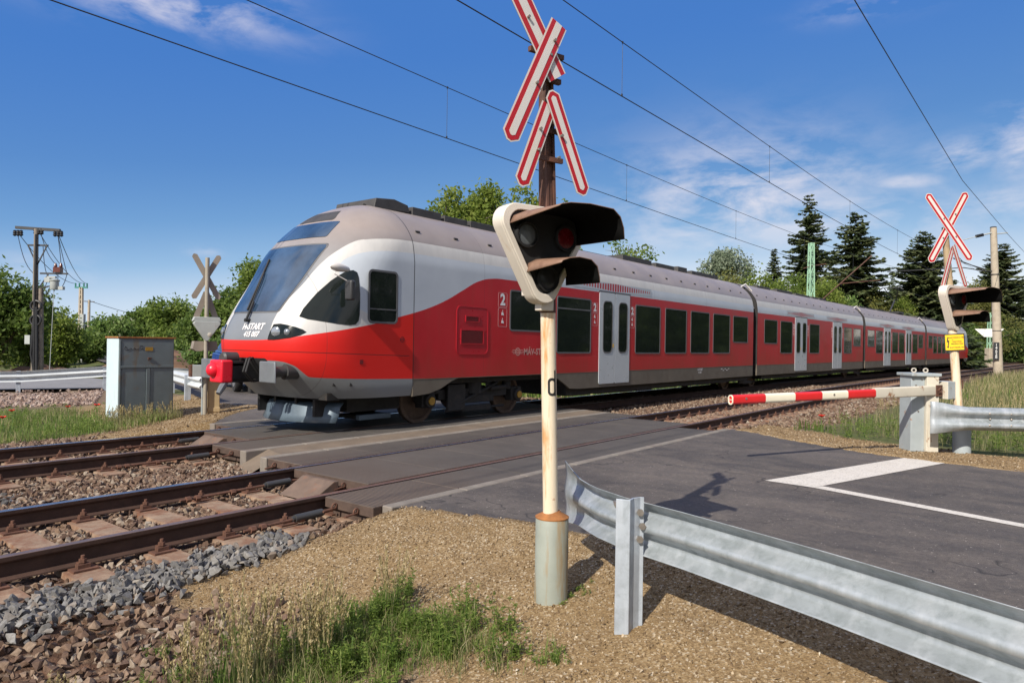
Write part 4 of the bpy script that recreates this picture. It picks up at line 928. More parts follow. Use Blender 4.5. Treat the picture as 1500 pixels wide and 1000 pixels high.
mp2 = ray_pt(117, 540, 55.0); mp2.z = -.6; m2 = empty('lattice_pole', mp2, math.atan2(CAM_R.y, CAM_R.x)); S2 = 55.0/1028; H2 = (547-434)*S2
tag(m2, 'slim concrete lattice pole with green insulators behind the timber pole', 'power pole', 'line poles at the left')
mb = MB(); mb.prism([(-.20, 0), (-.10, 0), (-.03, H2), (-.13, H2)], (0, .1, 0), (1, 0, 0), (0, 0, 1), .2); mb.prism([(.10, 0), (.20, 0), (.13, H2), (.03, H2)], (0, .1, 0), (1, 0, 0), (0, 0, 1), .2)
for k in range(16): z_ = H2*(k+.5)/16; mb.box((0, 0, z_), (.2, .15, .10))
mb.build('pole', m_sconc, m2, smooth=False)
mb = MB(); mb.bar((-.5, 0, H2), (.5, 0, H2), .1, .12); mb.build('crossarm', m_teal, m2)
for x_ in (-.45, -.15, .2, .45): mb = MB(); mb.lathe([(.03, 0), (.07, .1), (.05, .16), (.07, .25), (.02, .3)], (x_, 0, H2+.05), 8); mb.build('insulator', m_teal, m2)
mb = MB(); mb.box((.22, -.12, H2*.58), (.3, .3, .9)); mb.cyl((.25, -.1, 0), (.25, -.1, H2*.5), .13, n=10); mb.build('cable_box', m_greypaint, m2)
mp3 = ray_pt(129, 530, 85.0); mp3.z = -.7; m3 = empty('far_pole', mp3, 0); tag(m3, 'small distant grey pole seen past the lattice pole', 'power pole', 'line poles at the left')
mb = MB(); mb.tube([(0, 0, 0), (0, 0, 6.8)], [.2, .14], 10); mb.bar((-.6, 0, 6.6), (.6, 0, 6.6), .1, .1); mb.build('pole', m_sconc, m3)

def wire(name, pts, r, label, cat, group=None, mat=m_wire):
    mb = MB(); mb.tube(pts, r, 6); o = mb.build(name, mat); tag(o, label, cat, group); return o
def sagline(A_, B_, sag, n=14): return [Vector(A_).lerp(Vector(B_), k/n)-Vector((0, 0, 4*sag*(k/n)*(1-k/n))) for k in range(n+1)]
RM = Matrix.Rotation(mast.rotation_euler.z, 3, 'Z'); tp = lambda o, x_, z_: o+RM @ Vector((x_, 0, z_))
wl = [('left', (-.9, Hm-.15), (-.45, H2+.3), 'slack'), ('mid', (0, Hm-.1), (.2, H2+.3), ''), ('right', (.82, Hm-.15), (.45, H2+.3), '')]
for (nm, a_, b_, _), lb in zip(wl, ('power wire from the left insulator to the lattice pole', 'power wire from the middle insulator to the lattice pole', 'power wire from the right insulator to the lattice pole')):
    wire('power_wire', sagline(tp(mp, *a_), tp(mp2, *b_), .5), .016, lb, 'power wire', 'wires between the line poles')
wire('power_wire', sagline(mp3+Vector((0, 0, 6.7)), ray_pt(330, 475, 120), 1.0), .03, 'thin distant wire running right from the small far pole', 'power wire', 'wires between the line poles')

# white marker posts beyond the crossing, far bollards
mk = empty('marker_post', (17.4, 25.0, -.3)); tag(mk, 'white roadside marker post with black band left of the blue car', 'marker post')
mb = MB(); mb.box((0, 0, .5), (.14, .10, 1.0)); mb.build('post', m_postwhite, mk, smooth=False, bevel=.01)
mb = MB(); mb.box((0, 0, .84), (.145, .105, .14)); mb.build('black_band', m_mark, mk, smooth=False)
for k, (px_, d_) in enumerate(((142.5, 60), (147.5, 62))):
    b_ = ray_pt(px_, 531, d_); bo = empty('far_signal', b_); tag(bo, ('short white signal on the distant road, left of a pair', 'short white signal on the distant road, right of a pair')[k], 'road signal', 'pair of distant road signals')
    mb = MB(); mb.cyl((0, 0, -.3), (0, 0, 1.1), .06, n=8); mb.build('post', m_postwhite, bo); mb = MB(); mb.box((0, 0, 1.0), (.3, .15, .5)); mb.build('sign_panel', m_postwhite, bo, smooth=False)

# ------------------------------------------------------------------ overhead line
def catenary(yc, zc_, zm, drops, label):
    r = empty('overhead_line', (0, yc, zc_)); tag(r, label, 'overhead wire', 'overhead lines above the tracks')
    xs = np.concatenate([np.arange(-24, 60, 3.), np.arange(60, 170, 8.)])
    mb = MB(); mb.tube([(x, float(track_dy(x)), 0) for x in xs], .0095, 6); mb.build('contact_wire', m_wire, r)
    mb = MB(); mb.tube([(x, float(track_dy(x)), zm-zc_+.0006*(min(abs(x-15), 45))**2*.4) for x in xs], .0085, 6); mb.build('messenger_wire', m_wire, r)
    mb = MB()
    for x in drops:
        zt_ = zm-zc_+.0006*(min(abs(x-15), 45))**2*.4; mb.cyl((x, float(track_dy(x)), 0), (x, float(track_dy(x)), zt_), .0045, n=5); mb.box((x, float(track_dy(x)), .02), (.03, .02, .05)); mb.box((x, float(track_dy(x)), zt_), (.03, .02, .04))
    mb.build('dropper', m_wire, r)
catenary(4.74, 5.93, 7.02, (2.5, 11.0, 18.95, 28, 37, 46), 'pair of overhead wires with droppers above the train')
catenary(.75, 6.16, 7.16, (3, 11.5, 19.9, 29.2, 38, 47), 'pair of overhead wires above the empty near track')
wire('feeder_wire', [(-30, -1.9, 9.6), (17.7, -1.92, 9.55), (38.8, -2.04, 9.5), (59.25, -2.85, 9.55), (110, -5.3, 9.6)], .014, 'single feeder wire at top right running to the concrete pole', 'overhead wire')
# concrete pole at the right
ep = empty('catenary_pole', (58.98, -2.36, -.1), 0); tag(ep, 'tall leaning concrete pole with bracket and number plate at the right edge', 'catenary pole')
lv = CAM_R*(-.046)
mb = MB(); mb.tube([Vector((0, 0, 0)), lv*5+Vector((0, 0, 5)), lv*10.15+Vector((0, 0, 10.2))], [.30, .25, .20], 16); cpo = mb.build('pole', m_sconc, ep)
mb = MB()
for z_ in (6.95, 3.05): mb.lathe([(.27, -.03), (.275, 0), (.27, .03)], lv*z_+Vector((0, 0, z_)), 16)
mb.lathe([(.20, -.03), (.205, .03), (.15, .06)], lv*10.2+Vector((0, 0, 10.2)), 16); mb.build('band', m_darkmetal, ep)
at = lambda px_, py_: (ray_pt(px_, py_, (Vector((59, -2.4, 0))-CAM_O).dot(CAM_F))-Vector(ep.location))
mb = MB(); mb.tube([at(1455, 343), at(1476, 341)], .04, 8); mb.tube([at(1453, 341), at(1440, 344)], .05, 8); mb.tube([at(1432, 346), at(1409, 352)], .03, 6); mb.build('feeder_arm', m_greypaint, ep)
mb = MB(); a_ = at(1440, 344); b_ = at(1431, 346)
for k in range(5):
    c_ = a_.lerp(b_, k/4); mb.cyl(c_, c_+(b_-a_).normalized()*.06, .11, n=10)
mb.build('insulator', m_cable, ep)
mb = MB(); mb.tube([at(1455, 397), at(1443, 397), at(1412, 392), at(1300, 398)], .035, 6); mb.tube([at(1443, 396), at(1396, 378)], .035, 6); mb.tube([at(1443, 394), at(1412, 385), at(1400, 372)], .025, 6); mb.build('cantilever', m_darkmetal, ep)
mb = MB()
nr_ = (CAM_O-Vector(ep.location)); nr_.z = 0; nr_.normalize(); rt = Vector((-nr_.y, nr_.x, 0)); rt = rt if rt.dot(CAM_R) > 0 else -rt
c_ = at(1459.5, 514)+nr_*.33
mb.prism([(-.17, -.6), (.17, -.6), (.17, .6), (-.17, .6)], c_, rt, (0, 0, 1), .012, 0)
for k, ch in enumerate('14628'): mb.text(ch, .26, c_+Vector((0, 0, .42-.21*k)), rt, (0, 0, 1), 1, push=.016)
mb.build('number_plate', [m_plate, m_postwhite], cpo, smooth=False)
mb = MB(); c_ = at(1449, 486)-nr_*.32; mb.prism([(-.85, .22), (.85, .22), (.3, -.34), (-.3, -.34)][::-1], c_, rt, (0, 0, 1), .03); mb.build('white_signboard', m_postwhite, ep, smooth=False)
# green lattice masts
def lattice(px_, ytop, ybot, depth, zb_, label, w0=.5, w1=.26):
    b_ = ray_pt(px_, ybot, depth); H = (ybot-ytop)*depth/1028+(b_.z-zb_); b_.z = zb_; r = empty('lattice_mast', b_, math.atan2(CAM_R.y, CAM_R.x)+rad(8)); tag(r, label, 'lattice mast', 'green lattice masts')
    mb = MB()
    for sx_ in (-1, 1):
        for sy_ in (-1, 1): mb.bar((sx_*w0/2, sy_*w0/2, 0), (sx_*w1/2, sy_*w1/2, H), .07, .07)
    mb.build('corner_bar', m_green, r, smooth=False)
    mb = MB(); n = max(4, int(H/.75))
    for k in range(n):
        z0_, z1_ = H*k/n, H*(k+1)/n; wa = w0+(w1-w0)*k/n; wb = w0+(w1-w0)*(k+1)/n
        for sy_ in (-1, 1):
            s_ = 1 if k % 2 else -1
            mb.bar((-s_*wa/2, sy_*wa/2, z0_), (s_*wb/2, sy_*wb/2, z1_), .045, .03); mb.bar((sy_*wa/2, -s_*wa/2, z0_), (sy_*wb/2, s_*wb/2, z1_), .03, .045)
            mb.bar((-wb/2, sy_*wb/2, z1_), (wb/2, sy_*wb/2, z1_), .04, .03)
    mb.build('lattice', m_green, r, smooth=False)
    return r, H
lm, Hl = lattice(1187, 356, 470, 52, -.3, 'mint green lattice mast rising behind the train in front of the tall firs')
mb = MB(); mb.tube([(-.6, 0, Hl-1.9), (.0, 0, Hl-1.7), (1.2, 0, Hl-1.5)], .035, 6); mb.tube([(.3, -.2, Hl-4.6), (4.2, -1.0, Hl-.9)], .04, 6); mb.tube([(2.0, -.6, Hl-3.0), (4.8, -1.1, Hl-2.7)], .035, 6); mb.build('cantilever', m_rust, lm)
lm2, Hl2 = lattice(1450, 458, 512, 80, -.3, 'small green lattice mast with rusty foot among the bushes beside the concrete pole', .45, .3)
mb = MB(); mb.box((0, 0, 1.1), (.75, .7, 2.2)); mb.build('weight_stack', m_sconc, lm2, smooth=False, bevel=.03)
#PART3

# ------------------------------------------------------------------ train
Xc = pchip([.55,.75,1.0,1.25,1.5,1.75,2.0,2.5,3.0,3.3,3.6,3.8,3.95,4.03,4.07], [6.95,6.72,6.45,6.30,6.27,6.34,6.47,6.78,7.07,7.30,7.60,7.86,8.15,8.4,8.7])
Wz = pchip([.3,.5,.6,.8,2.9,3.1,3.3,3.5,3.78,3.9,4.0,4.05,4.07], [1.3,1.36,1.40,1.44,1.44,1.42,1.38,1.27,1.0,.8,.52,.3,0.0])
def bsc(z): return np.minimum(1, np.maximum(0, (8.65-Xc(z))/1.2))
def Fn(y, z):
    q = np.minimum(1, np.abs(y)/np.maximum(Wz(z), 1e-6)); return Xc(z)+1.2*bsc(z)*(1-np.sqrt(np.maximum(0, 1-q**3)))
def Yn(x, z):                                       # near-side surface y for given x, z
    s = np.clip((x-Xc(z))/np.maximum(1.2*bsc(z), 1e-6), 0, 1); return -Wz(z)*(1-(1-s)**2)**(1/3)
redtop = pchip([6.2,6.41,6.68,7.06,7.55,8.0,8.3,8.75,9.05,9.51,10.04,10.4,10.77,11.16,12], [1.5,1.55,1.61,1.68,1.77,1.86,1.94,2.05,2.135,2.30,2.55,2.72,2.815,2.845,2.845])
redbot = pchip([6.2,6.4,6.57,6.70,6.80,7.0,8.7,9.2], [1.21,1.20,1.13,1.02,.945,.93,.88,.87])
wout = pchip([7.6,7.75,7.96,8.36,8.74,27], [3.19,3.235,3.27,3.305,3.315,3.31])
mout = pchip([1.4,1.6,1.83,2.0,2.16,2.39,2.66,2.89,3.03,3.15,3.23,3.27,3.31], [.70,.66,.64,.64,.69,.79,.87,.97,1.05,1.12,1.19,1.30,1.46])
inn = pchip([7.26,7.35,7.45,7.62,7.9,8.32,8.74,30], [2.72,2.84,2.91,2.99,3.05,3.085,3.095,3.09])
def paint_attrs(X, y, z, nose=True):
    if nose:
        red = np.minimum(redtop(X)-z, z-redbot(X)); sk = redbot(X)-z
        wh = np.where(X < 7.75, np.minimum(np.abs(y)-mout(z), 3.40-z), wout(X)-z)
        lg = np.minimum(np.minimum(inn(X)-z, X-7.27), np.where(X < 7.8, z-(2.05-.4*(X-7.51)), 1.0))
        l1 = np.where(X < 8.72, z-(1.35-.029*(X-6.3)), 1.0); l2 = X-8.72
    else:
        red = np.minimum(2.845-z, z-.87); sk = .87-z; wh = 3.31-z; lg = 3.09-z; l1 = np.ones_like(z); l2 = np.ones_like(z)
    return dict(red=red, sk=sk, wh=wh, lg=lg, l1=l1, l2=l2)
def paint():
    t = NT('train_livery'); P = t.coord('Object'); GT = lambda a, b=0.0: t.math('GREATER_THAN', a, b)
    sp = t.n('ShaderNodeSeparateXYZ'); t.l(P, sp.inputs[0])
    d1 = t.noise(P, 1.1, 6, .6); d2 = t.noise(t.scale(P, 5, 5, .5), 1.0, 6, .65)
    roof = t.mix(t.mapr(d1, .3, .7), (.245, .205, .185), (.31, .265, .245)); front = t.mix(t.mapr(d1, .3, .7), (.15, .165, .185), (.19, .205, .225))
    c = t.mix(t.mapr(sp.outputs[2], 2.6, 3.5), front, roof)
    c = t.mix(GT(t.attr('wh')), c, t.mix(t.mapr(d2, .35, .75), (.56, .545, .52), (.48, .47, .455)))
    c = t.mix(GT(t.attr('lg')), c, t.mix(t.mapr(d1, .3, .7), (.42, .46, .51), (.49, .53, .575)))
    red = t.mix(t.mapr(d1, .3, .72), (.40, .011, .018), (.49, .017, .025)); red = t.mix(t.mapr(d2, .50, .8, 0, .45), red, (.27, .050, .034)); red = t.mix(t.mapr(t.math('ADD', sp.outputs[2], t.math('MULTIPLY', d1, .9)), 1.9, 1.25, 0, .30), red, (.20, .060, .035)); seam = t.math('LESS_THAN', t.math('ABSOLUTE', t.math('SUBTRACT', t.math('FRACT', t.math('MULTIPLY', sp.outputs[0], .27)), .5)), .0011)
    nose = t.math('LESS_THAN', t.attr('l2'), 0.0); red = t.mix(nose, red, (.62, .016, .012))
    c = t.mix(GT(t.attr('red')), c, red)
    sk = t.mix(t.mapr(d2, .3, .75), (.15, .128, .10), (.105, .086, .062)); sk = t.mix(nose, sk, (.20, .21, .215))
    c = t.mix(GT(t.attr('sk')), c, sk)
    c = t.mix(t.math('MULTIPLY', seam, .45), c, (.06, .03, .03))
    ln = t.math('MAXIMUM', t.math('LESS_THAN', t.math('ABSOLUTE', t.attr('l1')), .006), t.math('LESS_THAN', t.math('ABSOLUTE', t.attr('l2')), .010))
    c = t.mix(t.math('MULTIPLY', ln, .85), c, (.02, .018, .018))
    t.set(Base_Color=c, Roughness=t.mapr(d1, .3, .7, .34, .46)); t.b.inputs['Coat Weight'].default_value = .06; t.b.inputs['Coat Roughness'].default_value = .2; t.b.inputs['Specular IOR Level'].default_value = .35
    return t.mat
m_livery = paint()
m_skirt = M('skirt_grey', (.125, .106, .082), .55, var=.15, vs=1.5, stain=((.09, .07, .05), .5, .8, 1.2), coord='World')
ZR = np.concatenate([np.linspace(.58, .86, 7)[:-1], np.linspace(.86, 3.0, 48)[:-1], np.linspace(3.0, 3.9, 34)[:-1], [3.9, 3.95, 3.98, 4.0, 4.02, 4.035, 4.048, 4.058, 4.066, 4.07]])
def add_attrs(me, at_):
    for k, v in at_.items():
        a = me.attributes.new(k, 'FLOAT', 'POINT'); a.data.foreach_set('value', np.ascontiguousarray(v, np.float32))
def end_car_mesh(X0=16.2, xend=26.15):
    qs = np.concatenate([np.linspace(0, .6, 14)[:-1], 1-(1-np.linspace(.6, 1, 26))**1.0]); qs = np.unique(np.concatenate([qs, [.97, .985, .993, .998]])); qs = np.concatenate([-qs[::-1], qs[1:]])
    nq = len(qs); ext = np.linspace(0, 1, 14)[1:]
    VX = []; FF = []
    rows = len(ZR); cols = nq+2*len(ext)
    Xg = np.zeros((rows, cols)); Yg = np.zeros((rows, cols)); Zg = np.repeat(ZR[:, None], cols, 1)
    for r_, z in enumerate(ZR):
        w = float(Wz(z)); y = qs*w
        x = Xc(z)+1.2*bsc(z)*(1-np.sqrt(np.maximum(0, 1-np.abs(qs)**3)))
        xe = x[-1]; e = xe+(8.72-xe)*ext
        Xg[r_] = np.concatenate([e[::-1], x, e]); Yg[r_] = np.concatenate([np.full(len(ext), -w), y, np.full(len(ext), w)])
    V = np.stack([Xg, Yg, Zg], -1).reshape(-1, 3)
    r_, c_ = np.meshgrid(np.arange(rows-1), np.arange(cols-1), indexing='ij'); q = (r_*cols+c_).ravel()
    F1 = np.stack([q, q+cols, q+cols+1, q+1], 1)
    # straight body
    zb_ = ZR[6:]; sec = np.array([(-float(Wz(z)), z) for z in zb_]+[(float(Wz(z)), z) for z in zb_[::-1][1:]])
    xs = np.unique(np.concatenate([np.linspace(8.72, 12, 40), np.arange(12, xend, 1.4), [xend]])); ns = len(sec)
    VB = np.array([(x, a, b) for x in xs for a, b in sec]); q = np.array([i*ns+k for i in range(len(xs)-1) for k in range(ns-1)])
    F2 = np.stack([q, q+1, q+ns+1, q+ns], 1)+len(V)
    VV = np.concatenate([V, VB]); FFa = np.concatenate([F1, F2])
    at_ = paint_attrs(VV[:, 0], VV[:, 1], VV[:, 2])
    VL = VV.copy(); VL[:, 0] -= X0
    me = np_mesh('end_car', VL, FFa, [m_livery, m_under], smooth=True)
    add_attrs(me, at_)
    return me
def mid_car_mesh(L=15.9):
    zb_ = ZR[6:]; sec = np.array([(-float(Wz(z)), z) for z in zb_]+[(float(Wz(z)), z) for z in zb_[::-1][1:]]); ns = len(sec)
    xs = np.linspace(-L/2, L/2, 14); VB = np.array([(x, a, b) for x in xs for a, b in sec]); q = np.array([i*ns+k for i in range(len(xs)-1) for k in range(ns-1)])
    me = np_mesh('middle_car', VB, np.stack([q, q+1, q+ns+1, q+ns], 1), [m_livery, m_under], smooth=True); add_attrs(me, paint_attrs(VB[:, 0], VB[:, 1], VB[:, 2], False)); return me
train = empty('train', (16.2, 4.74, 0)); tag(train, 'red, white and grey electric passenger train passing over the crossing', 'train')
def car_place(start, ang, s_):
    a = rad(ang); d = Vector((math.cos(a), math.sin(a), 0)); n = Vector((-d.y, d.x, 0)); return Vector((*start, 0))+d*s_+n*1.44
YS = -1.44
def win(parent, x0, x1, z0, z1, y=YS, name='window', glass=None, r=.07):
    mb = MB(); o = rrect(x0, x1, z0, z1, r); i_ = rrect(x0+.035, x1-.035, z0+.035, z1-.035, max(.03, r-.03))
    mb.ring(o, i_, (0, y+.002, 0), (1, 0, 0), (0, 0, 1), .012, 0); mb.prism(i_, (0, y+.0, 0), (1, 0, 0), (0, 0, 1), .005, 1)
    return mb.build(name, [m_rubber, glass or m_glassdark], parent, smooth=False)
def door(parent, x0, x1):
    xm = (x0+x1)/2
    for a, b in ((x0, xm-.008), (xm+.008, x1)):
        mb = MB(); w = b-a
        mb.prism(rrect(a, b, .56, 2.85, .04, 3), (0, YS+.0, 0), (1, 0, 0), (0, 0, 1), .014, 0)
        o = rrect(a+.21*w, b-.16*w, 1.33, 2.645, .14); i_ = rrect(a+.21*w+.028, b-.16*w-.028, 1.358, 2.617, .115)
        mb.ring(o, i_, (0, YS-.0145, 0), (1, 0, 0), (0, 0, 1), .008, 1); mb.prism(i_, (0, YS-.0145, 0), (1, 0, 0), (0, 0, 1), .003, 2)
        mb.build('door_leaf', [m_doorgrey, m_rubber, m_glassdark], parent, smooth=False, bevel=.004, seg=1)
    mb = MB(); mb.box((xm, YS-.001, 1.70), (.03, .006, 2.30)); mb.box(((x0+x1)/2, YS-.004, 2.868), (x1-x0+.06, .02, .03)); mb.build('door_seal', m_rubber, parent, smooth=False)
    mb = MB(); mb.box((xm-.09, YS-.017, 1.52), (.04, .008, .09)); mb.build('door_button', m_yellow, parent, smooth=False)
def fan(parent, xc_, half, hmax, n, z0=2.895):
    mb = MB(); zc_ = z0+hmax*.55+.02; zt, zb2 = zc_+.10, zc_-.10; xs = [-half-.05]; hs = []
    for k in range(n):                                   # one strip above the door: red bars between silver gaps
        t_ = (k+.5)/n*2-1; w = (2*half/n)*(.34+.34*(1-abs(t_))); xs += [t_*half-w/2, t_*half+w/2]; hs.append(.045+hmax*(1-abs(t_))**1.1)
    xs.append(half+.05); y = YS-.003
    vs = []; fs = []; ms = []
    for i, x in enumerate(xs):
        b = min(max((i-1)//2, 0), n-1); h = min(hs[b]/2, .098); vs += [(xc_+x, y, zb2), (xc_+x, y, zc_-h), (xc_+x, y, zc_+h), (xc_+x, y, zt)]
    for i in range(len(xs)-1):
        for r in range(3): fs.append((i*4+r, i*4+4+r, i*4+5+r, i*4+1+r)); ms.append(1 if (r == 1 and i % 2 == 1) else 0)
    mb.add(vs, fs, ms); return mb.build('transom_strip', [m_transom, m_hatch], parent, smooth=False)
m_transom = M('transom_silver', (.455, .495, .54), .4, var=.06, vs=1.1, spec=.35)
def class_sign(parent, x0, x1, z0, z1, big=True):
    mb = MB(); t_ = .008; zm = z0+(z1-z0)*.56; w = x1-x0
    for a, b in ((zm+.005, z1), (z0, zm-.005)): mb.ring(rrect(x0, x1, a, b, .03, 3), rrect(x0+t_, x1-t_, a+t_, b-t_, .024, 3), (0, YS-.0005, 0), (1, 0, 0), (0, 0, 1), .002, 1)
    mb.text('2', (z1-zm)*1.05, ((x0+x1)/2, YS-.001, (zm+z1)/2), (1, 0, 0), (0, 0, 1), 0, off=.012, push=.002)
    h = (zm-z0)
    for k in range(2):
        zc_ = z0+h*(.30+.42*k); mb.lathe([(.012, 0), (.012, .002)], ((x0+x1)/2, YS-.001, zc_+h*.12), 8, 0, Matrix.Rotation(rad(90), 4, 'X')); mb.prism([(-w*.14, -h*.10), (w*.16, -h*.12), (w*.05, h*.05), (-w*.08, h*.06)], ((x0+x1)/2, YS-.001, zc_), (1, 0, 0), (0, 0, 1), .002, 0)
    mb.build('class_sign', [m_decal, m_decal_dim], parent, smooth=False)
def underframe(parent, xa, xb):
    mb = MB(); mb.box(((xa+xb)/2, 0, .56), (xb-xa, 2.5, .5)); rr = random.Random(3); x = xa+.3
    while x < xb-1.2:
        w = rr.uniform(.6, 1.6); mb.box((x+w/2, 0, .42), (w, 2.45, rr.uniform(.18, .30))); x += w+rr.uniform(.15, .5)
    mb.build('underframe', m_under, parent, smooth=False)
def skirt(parent, outl, side=-1):
    mb = MB(); mb.prism(outl, (0, side*1.436 if side < 0 else 1.386, 0), (1, 0, 0), (0, 0, 1), -.05); mb.build('skirt', m_skirt, parent, smooth=False)
def end_cap(parent, x):
    mb = MB(); zs_ = [.5]+list(ZR[6:]); sec = [(-float(Wz(z))*.995, z) for z in zs_]+[(float(Wz(z))*.995, z) for z in zs_[::-1][1:]]
    mb.prism(sec, (x, 0, 0), (0, 1, 0), (0, 0, 1), .02, 0); mb.build('end_wall', m_under, parent, smooth=False)
def roof_vents(parent, x0, x1):
    mb = MB(); x = x0
    while x < x1:
        z = 3.52; mb.box((x, -float(Wz(z))-.001, z), (.10, .03, .05), 0, Matrix.Rotation(rad(35), 3, 'X')); x += 1.02
    mb.build('roof_fitting', m_roofkit, parent, smooth=False)

# lead car
X0 = 16.2
c1 = link_mesh('end_car', end_car_mesh(), train); c1.location = (0, 0, 0); c1['label'] = 'leading end car with the driver cab'
W_ = lambda x: x-X0
win(c1, W_(11.46), W_(12.96), 1.79, 2.655)
for a, b, z0_ in ((13.19, 14.67, 1.32), (16.93, 18.43, 1.31), (18.74, 20.22, 1.31), (20.52, 22.0, 1.31), (22.30, 23.80, 1.31), (24.09, 25.57, 1.69)): win(c1, W_(a), W_(b), z0_, 2.64)
mb = MB(); mb.box((W_(13.93), YS-.009, 2.36), (1.40, .006, .03)); mb.build('vent_bar', m_rubber, c1, smooth=False)
door(c1, W_(15.05), W_(16.60)); fan(c1, W_(15.85), 1.95, .155, 31)
class_sign(c1, W_(11.08), W_(11.37), 1.87, 2.57); class_sign(c1, W_(14.72), W_(14.97), 2.0, 2.57); class_sign(c1, W_(16.64), W_(16.88), 2.0, 2.565)
mb = MB(); mb.ring(rrect(W_(9.83), W_(10.77), 1.30, 2.24, .12), rrect(W_(9.83)+.022, W_(10.77)-.022, 1.322, 2.218, .1), (0, YS, 0), (1, 0, 0), (0, 0, 1), .010, 0)
mb.prism(rrect(W_(9.83)+.022, W_(10.77)-.022, 1.322, 2.218, .1), (0, YS, 0), (1, 0, 0), (0, 0, 1), .004, 0)
for a, b, z0_, z1_ in ((10.08, 10.49, 1.93, 2.06), (9.95, 10.63, 1.50, 1.79)):
    mb.ring(rrect(W_(a), W_(b), z0_, z1_, .012, 2), rrect(W_(a)+.02, W_(b)-.02, z0_+.02, z1_-.02, .01, 2), (0, YS-.004, 0), (1, 0, 0), (0, 0, 1), .012, 0); mb.prism(rrect(W_(a)+.02, W_(b)-.02, z0_+.02, z1_-.02, .01, 2), (0, YS-.004, 0), (1, 0, 0), (0, 0, 1), .002, 1)
    for k in range(6): zz = z0_+.03+(z1_-z0_-.06)*k/5; mb.box((W_((a+b)/2), YS-.009, zz), (b-a-.04, .006, .008), 1)
mb.build('equipment_hatch', [m_hatch, m_hatchdark], c1, smooth=False)
lg_ = MB(); lx_ = W_(11.76)
lg_.ring([(lx_+.085*math.cos(k*.2618), 1.36+.085*math.sin(k*.2618)) for k in range(24)], [(lx_+.066*math.cos(k*.2618), 1.36+.066*math.sin(k*.2618)) for k in range(24)], (0, YS-.0005, 0), (1, 0, 0), (0, 0, 1), .002)
lg_.ring([(lx_+.035*math.cos(k*.2618), 1.36+.045*math.sin(k*.2618)) for k in range(24)], [(lx_+.022*math.cos(k*.2618), 1.36+.030*math.sin(k*.2618)) for k in range(24)], (0, YS-.0005, 0), (1, 0, 0), (0, 0, 1), .002)
for sg_ in (-1, 1):
    for dz, l_ in ((.035, .14), (.0, .17), (-.035, .13)): lg_.box((lx_+sg_*(.04+l_/2), YS-.001, 1.36+dz), (l_, .002, .012))
lg_.text('MÁV-START', .185, (W_(11.96), YS-.0005, 1.355), (1, 0, 0), (0, 0, 1), 0, 'LEFT', .006, 0, .002)
lg_.build('company_logo', M('pale_red_decal', (.50, .25, .22), .5), c1, smooth=False)
tx = MB(); tx.text('H-START', .10, (W_(21.1), YS-.0005, .80), (1, 0, 0), (0, 0, 1), 0, 'LEFT', .002, 0, .0015); tx.text('415 007', .08, (W_(21.15), YS-.0005, .71), (1, 0, 0), (0, 0, 1), 0, 'LEFT', .002, 0, .0015)
for k in range(5): tx.box((W_(23.1+.16*k), YS-.001, .79-.05*(k % 2)), (.12, .0015, .018))
tx.build('small_lettering', m_decal, c1, smooth=False)
sko = [(8.72, .565), (9.15, .60), (9.45, .68), (9.72, .80), (9.95, .868), (12.75, .868), (13.0, .84), (13.3, .74), (13.6, .60), (13.78, .50), (14.2, .48), (26.15, .48), (26.15, .905), (8.72, .905)]
skirt(c1, [(W_(a), b) for a, b in sko]); skirt(c1, [(W_(a), b) for a, b in sko], 1)
underframe(c1, W_(13.9), W_(26.1)); end_cap(c1, W_(26.15))
mb = MB(); mb.box((W_(10.8), 0, .80), (6.2, 2.4, .12)); mb.box((W_(7.9), 0, .62), (1.6, 2.3, .12)); mb.build('floor_plate', m_under, c1, smooth=False)
roof_vents(c1, W_(8.95), W_(26))
rk = MB(); rk.prism([(8.55, 3.98), (9.45, 4.02), (9.40, 4.16), (9.05, 4.22), (8.60, 4.17)], (-X0, .62, 0), (1, 0, 0), (0, 0, 1), 1.15)
for a, b, h in ((9.5, 10.3, 4.15), (10.4, 11.1, 4.12), (11.2, 12.6, 4.13), (12.8, 13.3, 4.11), (13.6, 14.4, 4.13), (17.8, 19.6, 4.14), (19.9, 21.2, 4.12), (21.5, 22.2, 4.16), (22.6, 24.9, 4.12)): rk.box((W_((a+b)/2), 0, h-.10), (b-a, 1.1, .2))
rk.box((W_(16.5), -.25, 4.03), (16, .06, .10)); rk.build('roof_equipment', m_roofkit, c1, smooth=False, bevel=.015)

# cab details, laid on the curved nose
def conform(name, outl, mat, parent, mode='yz', off=.012, rings=9, side=-1):
    cx_ = sum(p[0] for p in outl)/len(outl); cz_ = sum(p[1] for p in outl)/len(outl); n = len(outl); vs = []
    for k in range(rings+1):
        f = 1-k/(rings)*.999
        for a, b in outl:
            a2 = cx_+(a-cx_)*f; z = cz_+(b-cz_)*f
            if mode == 'yz': y = a2; x = float(Fn(y, z))-off
            else:
                x = a2; y = float(Yn(x, z)); e = 1e-3; dx = (float(Yn(x+e, z))-y)/e; dz = (float(Yn(x, z+e))-y)/e; nn = Vector((dx, -1, dz)).normalized(); x += nn.x*off; y += nn.y*off; z += nn.z*off
                if side > 0: y = -y
            vs.append((x-X0, y, z))
    nb = len(vs)
    for i in range(n):                                   # returning edge that gives the pane its thickness
        a, b = outl[i]
        if mode == 'yz': vs.append((float(Fn(a, b))+.02-X0, a, b))
        else: vs.append((a+.004-X0, (float(Yn(a, b))+.02)*(1 if side < 0 else -1), b))
    fs = [(k*n+i, k*n+(i+1) % n, (k+1)*n+(i+1) % n, (k+1)*n+i) for k in range(rings) for i in range(n)]+[(nb+i, nb+(i+1) % n, (i+1) % n, i) for i in range(n)]
    mb = MB(); mb.add(vs, fs); return mb.build(name, mat, parent, ang=50)
